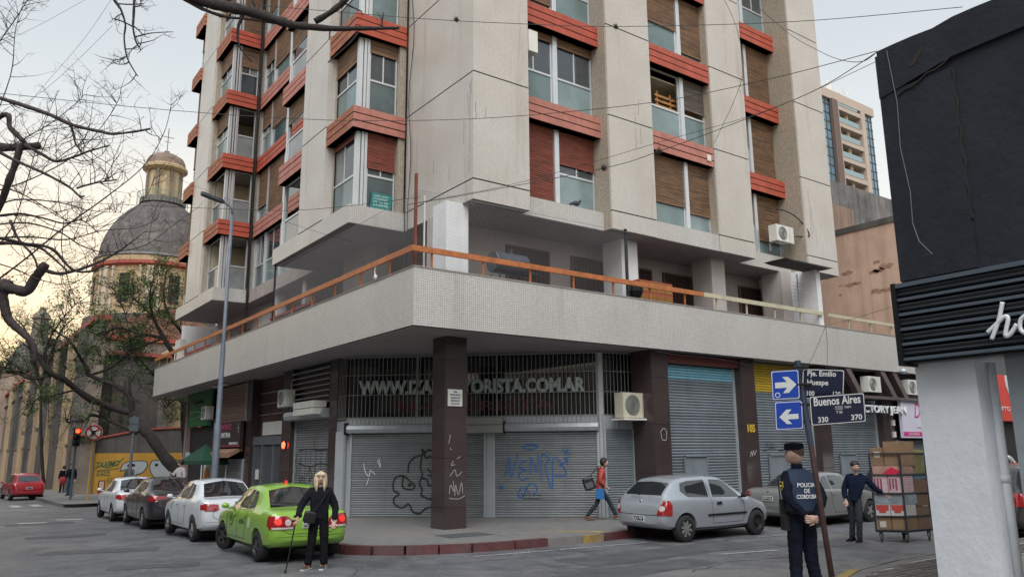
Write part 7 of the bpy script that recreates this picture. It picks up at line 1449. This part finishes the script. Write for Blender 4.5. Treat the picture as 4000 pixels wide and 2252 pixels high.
GT_ = thing('glass_tower', 'pink granite and blue glass tower with a column of balconies', 'tower', (107, 70, 0)); pkm = mat('pink_granite', (.44, .37, .32), .7, .08, .3); bgl = mat('blue_curtain_glass', (.14, .24, .31), .08, .25, .25, spec=1); frm = mat('tower_mullion', (.07, .09, .11), .5)
gt = lambda nm, mb, m: part(nm, mb, m, GT_)
gt('core', MB().box(95, 114, 61.5, 80, 0, 53), pkm); gt('crown', MB().box(94, 114.1, 60, 80, 53, 54.4), pkm); gt('glass_wall', MB().box(95, 102.2, 60.4, 61.5, 10, 52.95), bgl); gt('glass_wall', MB().box(111.4, 114, 60.4, 80, 10, 52.95), bgl); gt('fin', MB().box(102.2, 103.7, 59.8, 61.5, 10, 53.0), mat('dark_granite', (.13, .09, .08), .6)); gt('side_frame', MB().box(110.3, 111.4, 60, 61.5, 10, 53.0), pkm); gt('side_frame', MB().box(103.7, 104.2, 60, 61.5, 10, 53), pkm)
ml = MB()
for i in range(7): ml.box(95.6+i*1.1, 95.7+i*1.1, 60.3, 60.4, 30, 52.9)
for i in range(3): ml.box(111.9+i*.85, 112+i*.85, 60.3, 60.4, 30, 52.9)
for j in range(17): ml.box(95, 102.2, 60.32, 60.4, 30+j*1.38, 30.12+j*1.38); ml.box(111.4, 114, 60.32, 60.4, 30+j*1.38, 30.12+j*1.38)
gt('mullions', ml, frm)
for j in range(9):
    z = 30.1+j*2.72; s_ = gt('balcony', MB().box(104.2, 110.3, 60.1, 61.5, z, z+.7), pkm); part('balustrade', MB().box(104.2, 109.4, 60.05, 60.12, z+.7, z+1.5), mat('balcony_glass', (.22, .32, .36), .1, spec=.9), s_); part('column', MB().lathe([(.35, z+.7), (.35, z+2.72)], (107.6, 61.0, 0), 10), cream, s_); part('window', MB().box(104.3, 110.2, 61.45, 61.49, z+.8, z+2.6), dark, s_)
part('antenna', MB().tube([(105, 62, 54.4), (105, 62, 57.5)], .12, 5).tube([(105.6, 62, 54.8), (105.6, 62, 57.2)], .25, 6), white, GT_); 
part('antenna_frame', MB().tube([(109, 62, 54.4), (109, 62, 58.6)], .07, 4).tube([(111, 62, 54.4), (111, 62, 58.4)], .07, 4).tube([(107.6, 62, 54.4), (107.6, 62, 57.2)], .07, 4).tube([(107.6, 62, 56.4), (111, 62, 55.4)], .06, 4).tube([(109, 62, 57.6), (111, 62, 55.2)], .05, 4).tube([(109, 62, 55.2), (111, 62, 57.4)], .05, 4), white, GT_)
# shops further along the passage, in the gap beside the white pillar
rs = thing('red_shop', 'shop with a bright red and white fascia past the white pillar', 'shop', (40, 14, 0)); part('wall', MB().box(33.2, 70, 15.3, 20, .1, 9), mat('passage_wall', (.2, .19, .18), .8), rs); part('fascia', MB().box(34, 46, 14.9, 15.2, 3.0, 5.6), mat('fascia_red', (.62, .03, .03), .4), rs)
part('logo_disc', MB().lathe([(0, 0), (.9, 0), (.9, .03)], (37.6, 14.88, 4.7), 20, 'y'), sw, rs); text('ahorro', lambda u, d, z: (u, 14.88-d, z), 35.2, .0, 3.4, 1, sw, rs, width=1.6, height=.3)
part('shop_opening', MB().box(34, 46, 15.24, 15.28, .1, 2.9), dark, rs)
ss_ = thing('passage_block', 'plain block beyond the near shop on the south side of the passage', 'building', (30, 0, 0)); part('wall', MB().box(20, 60, -10, 4.6, .1, 9), mat('passage_wall', (.2, .19, .18), .8), ss_)
# ================================================================ trees
bark = mat('bark_purple_brown', (.060, .046, .046), .85, .35, 9, .8, 30); barkd = mat('bark_dark', (.032, .025, .023), .9, .35, 6, .8, 24); twigm = mat('twig_bark', (.055, .042, .036), .85, .2, 9)
leafm = mat('young_leaf', (.065, .14, .028), .6, .4, 3); leafd = mat('dull_leaf', (.075, .085, .035), .7, .4, 3)
def smooth_path(P, k=5):
    S = []
    for i in range(len(P)-1):
        p0, p1, p2, p3 = P[max(i-1, 0)], P[i], P[i+1], P[min(i+2, len(P)-1)]
        for j in range(k): t_ = j/k; S.append(.5*((2*p1)+(p2-p0)*t_+(2*p0-5*p1+4*p2-p3)*t_*t_+(3*p1-p0-3*p2+p3)*t_**3))
    S.append(P[-1]); return S
LK = 1.0
def limb(mb, path, r0, r1, rnd, n=8, knob=.10):
    S = smooth_path([Vector(p) for p in path]); m = len(S)
    mb.tube(S, [(r0+(r1-r0)*i/(m-1))*LK*(1+rnd.uniform(-knob, knob)) for i in range(m)], n); return S
def twigs(mb, S, rnd, count, length, r0, leaves=None, lv=0, spread=1.0, up=.25, sub=3, dens=.3, lo=.15):
    for _ in range(count):
        i = rnd.randint(int(len(S)*lo), len(S)-1); p = S[i]; d = (S[min(i+1, len(S)-1)]-S[max(i-1, 0)]).normalized()
        side = Vector((rnd.gauss(0, 1), rnd.gauss(0, 1), rnd.gauss(0, 1))); side = (side-d*side.dot(d)).normalized()
        v = (d*rnd.uniform(.1, .8)+side*spread+Vector((0, 0, up))).normalized(); L = length*rnd.uniform(.45, 1.2); P = [p]; q = p.copy(); curl_ = Vector((rnd.gauss(0, .12), rnd.gauss(0, .12), rnd.uniform(.02, .2)))
        for k in range(5): v = (v+curl_+Vector((rnd.gauss(0, .13), rnd.gauss(0, .13), rnd.gauss(0, .1)))).normalized(); q = q+v*L/5; P.append(q.copy())
        mb.tube(P, [r0*(1-.8*k/5) for k in range(6)], 4, cap=False)
        if sub > 0 and L > .1: twigs(mb, P, rnd, rnd.randint(1, 4), length*.5, r0*.55, leaves, lv, spread, up*.5, sub-1, dens, .2)
        if leaves is not None and rnd.random() < lv:
            c = P[-1]
            for _k in range(int(24*dens*3)):
                o = c+Vector((rnd.gauss(0, .16), rnd.gauss(0, .16), rnd.gauss(0, .10))); a = Vector((rnd.gauss(0, 1), rnd.gauss(0, 1), rnd.gauss(0, .4))).normalized()*rnd.uniform(.04, .085); b_ = a.cross(Vector((rnd.gauss(0, .4), rnd.gauss(0, .4), 1))).normalized()*rnd.uniform(.02, .04)
                leaves.add([o-a, o+b_, o+a, o-b_], [(0, 1, 2, 3)])
def pathpx(L_): return [at(x, y, d) for x, y, d in L_]
# --- the near tree: trunk outside the frame on the left, pruned limbs reaching across
rn = random.Random(3)
T1 = thing('bare_tree', 'near leafless tree whose pruned purple-brown limbs reach in across the upper left sky', 'tree', (-4.2, 13.0, 0))
tb = MB(); tr = Vector((-4.2, 13.0, 0)); F0 = at(-330, 1180, 12); F1 = at(-260, 300, 11.5); F2 = at(-500, -500, 11)
tb.tube(smooth_path([tr, tr+Vector((.1, 0, 1.3)), F0, (F0+F1)/2, F1]), [.36]+[.30-.008*i for i in range(20)], 12); tb.build('trunk', bark, T1, smooth=True)
NL = [([(-260, 300, 11.5), (0, 383, 11.3), (110, 418, 11.2), (200, 450, 11.1), (275, 485, 11.0), (350, 505, 11), (400, 515, 11), (440, 523, 11), (520, 515, 11), (588, 503, 11)], .065, .028),
      ([(275, 485, 11.0), (285, 515, 11), (295, 560, 11), (310, 580, 11)], .035, .02),
      ([(-300, 700, 11.8), (0, 455, 11.6), (40, 500, 11.5), (95, 555, 11.4)], .07, .07), ([(-300, 560, 12), (0, 575, 11.6), (60, 575, 11.5), (150, 568, 11.4)], .13, .10),
      ([(95, 565, 11.4), (160, 600, 11.3), (220, 630, 11.2), (290, 612, 11.2), (350, 590, 11.2), (430, 567, 11.2)], .05, .018), ([(80, 570, 11.4), (60, 640, 11.4), (30, 720, 11.4), (5, 790, 11.5), (-40, 870, 11.6)], .09, .10),
      ([(-300, 420, 11), (0, 595, 11), (90, 640, 11), (180, 680, 11), (270, 730, 11), (310, 765, 11), (330, 765, 11)], .05, .022), ([(300, 735, 11), (370, 715, 11), (455, 702, 11)], .028, .018),
      ([(-200, 860, 11.8), (0, 842, 11.8), (80, 835, 11.8), (170, 852, 11.7), (250, 872, 11.7), (320, 860, 11.7), (385, 910, 11.7)], .045, .012), ([(-200, 900, 12), (0, 930, 12), (90, 950, 12), (200, 970, 12), (280, 1050, 12), (350, 1060, 12), (400, 1040, 12)], .055, .03),
      ([(430, -20, 9), (465, 25, 9), (480, 60, 9), (490, 100, 9), (485, 150, 9), (495, 220, 9), (520, 270, 9), (538, 298, 9)], .028, .012), ([(525, -20, 9), (522, 60, 9), (520, 110, 9), (530, 160, 9), (542, 182, 9)], .03, .014), ([(448, 75, 9), (480, 85, 9), (518, 104, 9)], .016, .018), ([(528, 145, 9), (590, 130, 9), (675, 125, 9)], .016, .008), ([(455, 15, 9), (510, 18, 9), (560, 15, 9)], .018, .01),
      ([(-50, 1000, 12), (40, 900, 12), (90, 760, 12), (160, 520, 12), (230, 350, 12)], .02, .006), ([(-100, 1160, 12), (100, 1010, 12), (260, 880, 12), (400, 780, 12), (560, 650, 12), (640, 520, 12), (668, 412, 12)], .03, .006), ([(-60, 760, 12), (120, 700, 12), (300, 600, 12), (430, 450, 12), (475, 355, 12)], .022, .005), ([(-60, 620, 11), (60, 560, 11), (200, 480, 11), (300, 400, 11), (330, 370, 11)], .018, .005),
      ([(-60, 560, 12), (40, 300, 12), (60, 120, 12), (95, 0, 12)], .018, .006), ([(-100, 300, 12), (0, 160, 12), (70, 60, 12), (120, -20, 12)], .02, .01)]
paths = []; lb = MB(); LK = .52
for L_, a, b_ in NL: S = limb(lb, pathpx(L_), a, b_, rn, 9, .13); paths.append((S, a))
build_each(lb, 'limb', bark, T1, True); tw = MB(); lf = MB()
for i, (S, a) in enumerate(paths):
    if i in (0, 2, 3, 5, 6, 10, 11): twigs(tw, S, rn, 6, .45, .008, sub=2, up=.3)
    elif i < 10: twigs(tw, S, rn, 12, .75, .008, sub=2, up=.3)
    elif i > 14: twigs(tw, S, rn, 16, .5, .006, sub=2, up=.2)
o = tw.build('twigs', twigm, T1); o['kind'] = 'stuff'
LK = 1.0
# --- the heavy limb across the top and its tree
T2 = thing('bare_tree', 'leafless tree whose one heavy knotted limb crosses the top of the tower', 'tree', (-2.6, 7.6, 0)); q = MB(); tp = Vector((-2.6, 7.6, 0))
q.tube(smooth_path([tp, tp+Vector((.1, .1, 2.5)), tp+Vector((.3, .4, 4.6)), at(500, -200, 8.2), at(700, -60, 8)]), [.3, .28, .26, .25, .24, .22, .2, .19, .18, .17, .16, .15, .14, .13, .12, .11, .10, .095, .09, .085, .08], 12)
q.build('trunk', barkd, T2, smooth=True); lb = MB()
for L_, a, b_ in (([(700, -60, 8), (800, 5, 8), (900, 30, 8), (1000, 52, 8), (1100, 85, 8), (1160, 100, 8), (1290, 112, 8), (1400, 112, 8), (1560, 110, 8)], .075, .016), ([(690, -20, 8), (790, 35, 8), (880, 66, 8), (960, 75, 8), (1080, 93, 8)], .022, .009), ([(955, 30, 8), (945, 70, 8), (930, 110, 8), (935, 180, 8), (985, 242, 8)], .022, .006), ([(1230, 85, 8), (1290, 50, 8), (1350, 0, 8), (1380, -40, 8)], .03, .03), ([(1340, 10, 8), (1375, 28, 8), (1412, 45, 8)], .012, .006), ([(1490, 105, 8), (1494, 75, 8), (1498, 50, 8)], .009, .005), ([(1400, 125, 8), (1370, 165, 8), (1310, 220, 8), (1280, 245, 8)], .014, .005), ([(1290, 115, 8), (1285, 155, 8)], .008, .004), ([(1010, 50, 8), (990, 10, 8), (985, -20, 8)], .014, .008)):
    S = limb(lb, pathpx(L_), a, b_, rn, 9, .16); twigs(tw2 := MB(), S, rn, 2, .12, .005, sub=0); o = tw2.build('twigs', barkd, T2); o['kind'] = 'stuff'
build_each(lb, 'limb', barkd, T2, True)
# --- the leaning tree on the pavement by the graffiti wall
rn = random.Random(11); dT = 40
TR_ = .34
def lean(label, D_, trunk, limbs, base, lvl, tw_n, nm):
    T = thing('leaning_tree', label, 'tree', base); q = MB(); S = limb(q, pathpx(trunk), TR_*D_/40, TR_*.6*D_/40, rn, 12, .08); q.build('trunk', barkd, T, smooth=True); lb = MB(); tw = MB(); lf = MB()
    for L_, a, b_ in limbs:
        S = limb(lb, pathpx(L_), a*D_/40, b_*D_/40, rn, 7, .12); twigs(tw, S, rn, tw_n, 1.5, .028, lf, lvl, sub=3, up=.25, dens=.32, lo=.2)
    build_each(lb, 'limb', barkd, T, True); o = tw.build('twigs', twigm, T); o['kind'] = 'stuff'
    if lf.v: o = lf.build('leaves', leafm, T); o['kind'] = 'stuff'
    return T
b0 = at(700, 1900, dT); b0.z = gz(b0.y)+.15
lean('dark leaning tree with sparse green leaves rising left from the pavement by the graffiti wall', 40, [(705, 1905, 40), (690, 1840, 40), (640, 1780, 40), (585, 1700, 40), (545, 1660, 40), (515, 1610, 40)],
     [([(515, 1610, 40), (440, 1590, 40), (360, 1560, 39.5), (300, 1520, 39), (250, 1480, 38.5), (205, 1460, 38), (165, 1410, 38), (135, 1365, 38), (120, 1330, 38), (60, 1270, 38), (25, 1200, 38), (15, 1120, 38)], .18, .09),
      ([(515, 1610, 40), (512, 1560, 40), (490, 1530, 40), (440, 1500, 40), (350, 1465, 40), (340, 1440, 40), (310, 1390, 40), (270, 1330, 40), (215, 1290, 40), (160, 1250, 40)], .16, .03),
      ([(535, 1690, 40), (450, 1650, 40), (365, 1620, 40), (330, 1640, 39), (260, 1648, 38)], .12, .03), ([(512, 1560, 40), (505, 1500, 40), (515, 1400, 41), (500, 1280, 41), (480, 1200, 41), (440, 1120, 41)], .08, .015), ([(350, 1465, 40), (440, 1430, 41), (520, 1350, 41), (600, 1260, 42), (640, 1150, 42)], .07, .015),
      ([(205, 1460, 38), (120, 1480, 38), (40, 1440, 38), (-40, 1420, 38)], .07, .02), ([(165, 1410, 38), (190, 1330, 38), (240, 1250, 38), (300, 1180, 38)], .06, .015), ([(300, 1520, 39), (220, 1540, 38), (140, 1560, 38), (100, 1600, 37)], .06, .012)], b0, .10, 22, 'a')
b1 = at(735, 1890, 44); b1.z = gz(b1.y)+.15
lean('upright dark tree with green foliage between the leaning tree and the tower corner', 44, [(735, 1905, 44), (738, 1800, 44), (728, 1650, 44), (722, 1520, 44), (700, 1420, 44)],
     [([(700, 1420, 44), (640, 1320, 44), (600, 1240, 44), (585, 1160, 44), (600, 1080, 44)], .14, .02), ([(700, 1420, 44), (720, 1320, 45), (660, 1230, 45), (640, 1150, 45), (650, 1060, 45)], .12, .02), ([(640, 1320, 44), (540, 1300, 44), (460, 1280, 43), (400, 1310, 43)], .10, .02), ([(722, 1520, 44), (640, 1500, 44), (570, 1430, 44), (520, 1370, 43)], .10, .02), ([(728, 1600, 44), (690, 1560, 44), (640, 1600, 43)], .07, .015), ([(600, 1240, 44), (540, 1180, 44), (480, 1150, 44)], .06, .015), ([(640, 1320, 44), (560, 1350, 43), (470, 1400, 43), (400, 1390, 43)], .07, .015)], b1, .24, 19, 'b')
TR_ = .09; b2 = at(150, 1850, 62); b2.z = gz(b2.y)+.15
lean('thin olive-green tree in front of the far church dome', 62, [(170, 1890, 62), (160, 1700, 62), (160, 1500, 62)],
     [([(160, 1500, 62), (120, 1380, 62), (100, 1290, 62), (60, 1240, 62)], .10, .02), ([(160, 1500, 62), (200, 1380, 62), (240, 1290, 62), (290, 1240, 62)], .10, .02), ([(160, 1520, 62), (80, 1440, 62), (20, 1400, 62)], .08, .02), ([(160, 1500, 62), (180, 1400, 62), (160, 1280, 62), (170, 1220, 62)], .07, .02), ([(200, 1380, 62), (280, 1340, 62), (330, 1300, 62)], .06, .015)], b2, .11, 18, 'c')
# twig fan hanging in front of the dome (far end of the near tree)
T4 = thing('bare_tree', 'leafless street tree whose stubby limbs and long thin shoots cross the dome', 'tree', (0.2, 19.5, 0)); q = MB(); tp = Vector((-1.8, 21.0, gz(21)))
q.tube(smooth_path([tp, tp+Vector((0, 0, 3)), at(-220, 1150, 19.5), at(-100, 1120, 19), at(30, 1120, 18.5)]), [.42, .4, .38, .36, .34, .33, .32, .31, .3, .29, .28, .27, .26, .25, .24, .23, .22, .21, .20, .19, .18], 12); q.build('trunk', bark, T4, smooth=True)
lb = MB(); tw = MB(); lf = MB()
for L_, a, b_, n_ in (([(20, 1120, 18.5), (60, 1130, 18.5), (105, 1135, 18.5), (135, 1090, 18.5), (160, 1055, 18.4), (180, 1030, 18.4)], .13, .10, 2), ([(175, 1055, 18.4), (230, 1068, 18.4), (290, 1058, 18.3), (370, 1030, 18.2), (450, 990, 18.2), (520, 940, 18), (570, 900, 18)], .05, .006, 14), ([(0, 1100, 18.5), (15, 1180, 18.5), (30, 1240, 18.5), (60, 1275, 18.5), (110, 1320, 18.5), (135, 1370, 18.5), (130, 1420, 18.5)], .12, .06, 7),
     ([(-60, 950, 18.5), (60, 950, 18.5), (150, 965, 18.5), (200, 1000, 18.4), (260, 1055, 18.3)], .05, .02, 10), ([(-40, 880, 18.5), (100, 870, 18.5), (230, 905, 18.4), (320, 960, 18.3), (420, 985, 18.2), (560, 960, 18), (650, 900, 18), (715, 850, 18)], .022, .005, 9), ([(-40, 930, 18), (120, 925, 18), (260, 935, 18), (400, 900, 18), (530, 890, 18), (610, 860, 18)], .022, .005, 10), ([(-40, 820, 18.5), (60, 780, 18.5), (230, 790, 18.5), (340, 820, 18.5), (470, 830, 18.5)], .022, .005, 12), ([(40, 860, 18), (70, 930, 18), (130, 1000, 18), (150, 1060, 18)], .035, .02, 6),
     ([(250, 860, 18), (240, 960, 18), (262, 1080, 18), (290, 1150, 18), (340, 1185, 18), (420, 1190, 18), (470, 1170, 18)], .012, .004, 5), ([(-40, 1020, 18), (60, 1050, 18), (150, 1090, 18), (260, 1110, 18), (330, 1080, 18), (380, 1030, 18)], .016, .005, 10), ([(100, 780, 18), (220, 830, 18), (330, 940, 18), (380, 1000, 18)], .012, .004, 8), ([(0, 720, 18), (130, 780, 18), (260, 860, 18), (420, 880, 18), (560, 780, 18), (600, 700, 18)], .014, .004, 10)):
    S = limb(lb, pathpx(L_), a, b_, rn, 9, .12); twigs(tw, S, rn, int(n_*1.15), .8, .010, sub=2, up=.15)
build_each(lb, 'limb', bark, T4, True); o = tw.build('twigs', twigm, T4); o['kind'] = 'stuff'
# ================================================================ overhead wires
wirem = mat('overhead_wire', (.02, .02, .022), .6); nestm = mat('nest_twigs', (.035, .028, .02), .9)
def wire(label, L_, r_=.012):
    r_ *= .45
    S = smooth_path(pathpx(L_), 8); o = MB().tube(S, r_, 4).build('overhead_wire', wirem); tag(o, label, 'overhead wire', 'overhead wires'); return S
wire('thin wire from the left edge past the upper tower to the dark wall', [(-60, 358, 14), (600, 425, 14), (1180, 465, 14), (1600, 471, 14), (2000, 455, 14), (2550, 400, 13), (3000, 310, 12), (3425, 200, 10.6)])
wire('wire across the top of the tower carrying two air-plant balls', [(880, 10, 13), (1600, 70, 13.5), (2000, 92, 13.5), (2420, 104, 13.5), (3100, 85, 12.5), (3760, 28, 11)])
wire('wire climbing from the terrace corner past two air-plant balls to the dark wall', [(1590, 800, 14.6), (1850, 755, 14.4), (2358, 657, 14), (2572, 592, 13.5), (2900, 470, 12.8), (3190, 350, 12), (3424, 205, 10.6)], .013)
wire('second wire just above it from the terrace corner to the dark wall', [(1640, 790, 14.6), (2050, 708, 14.4), (2560, 560, 13.6), (3000, 430, 12.5), (3424, 240, 10.6)], .009)
wire('wire sagging from the tower top to the dark wall', [(2940, 10, 14), (3080, 130, 13.5), (3200, 200, 12.6), (3290, 236, 12), (3370, 240, 11.2), (3424, 205, 10.6)])
wire('low wire from the left edge over the dome to the lamp and bay', [(-60, 770, 17), (500, 800, 17), (1000, 820, 16), (1180, 820, 16), (1400, 800, 15.5), (1640, 770, 15)])
wire('long diagonal wire climbing to the upper left', [(-20, 560, 16), (150, 360, 16), (330, 150, 16), (440, -10, 16)], .009); wire('second diagonal wire beside it', [(-20, 480, 18), (200, 330, 18), (440, 100, 18)], .008); wire('faint diagonal wire in the upper left corner', [(-20, 180, 20), (150, 100, 20), (350, -10, 20)], .008)
wire('wire sloping from mid left down behind the dome to the terrace', [(300, 510, 24), (560, 640, 22), (800, 740, 20), (1100, 860, 17), (1380, 945, 16)], .009)
wire('wire from the parapet seam up to the dark wall', [(3225, 1272, 16.6), (3330, 1245, 14), (3510, 1190, 11)], .008); 
for a_, l_ in (([(3225, 1272, 16.8), (3170, 1400, 16.7), (3100, 1500, 16.6)], 'slack cable hanging down the parapet towards the street signs'), ([(3225, 1272, 16.8), (3232, 1350, 16.8), (3230, 1440, 16.8)], 'short cable hanging straight down the parapet'), ([(2790, 560, 14.5), (2900, 300, 14.5), (2880, 120, 14.5), (2830, 0, 14.5)], 'loose cable dangling in front of the third pier'), ([(2560, 1370, 15.2), (2650, 1385, 15.2), (2800, 1400, 15.4), (2950, 1430, 15.6)], 'cable looping under the parapet over the shutters')): wire(l_, a_, .009)
def nest(px, py, d, s_, label):
    c = at(px, py, d); q = MB(); r3 = random.Random(int(px))
    for _ in range(70):
        v = Vector((r3.gauss(0, 1), r3.gauss(0, 1), r3.gauss(0, 1))).normalized(); q.tube([c+v*s_*.1, c+v*s_*r3.uniform(.5, 1)+Vector((r3.gauss(0, .01), 0, r3.gauss(0, .01)))], [.006, .001], 3, cap=False)
    q.ball(tuple(c), s_*.45, 8, 6); tag(q.build('air_plant', nestm), label, 'air plant', 'air plants on the wires')
nest(1783, 77, 13.5, .075, 'small air plant on the top wire in front of the corner pier'); nest(2405, 105, 13.5, .07, 'small air plant on the top wire in front of the second pier'); nest(2358, 656, 14, .10, 'dark air-plant ball on the lower wire by the second pier'); nest(2572, 592, 13.5, .11, 'dark air-plant ball on the lower wire over the faded band')

# ================================================================ scraps along the gutters
lt = MB(); r5 = random.Random(5)
for _ in range(150):
    k = r5.random(); x, y = (r5.uniform(6.9, 13), r5.uniform(12.4, 13.3)) if k < .45 else (r5.uniform(10, 19), r5.uniform(7.2, 11)) if k < .8 else (r5.uniform(2, 6.5), r5.uniform(13, 28))
    s_ = r5.uniform(.008, .028); a = r5.uniform(0, 3); z = gz(y)+.009
    lt.add([(x+s_*cos(a+t), y+s_*sin(a+t)*.6, z+r5.uniform(0, .01)) for t in (0, 1.6, 3.1, 4.6)], [(0, 1, 2, 3)])
o = lt.build('litter', mat('litter_pale', (.32, .31, .28), .8, .5, 30)); o['kind'] = 'stuff'
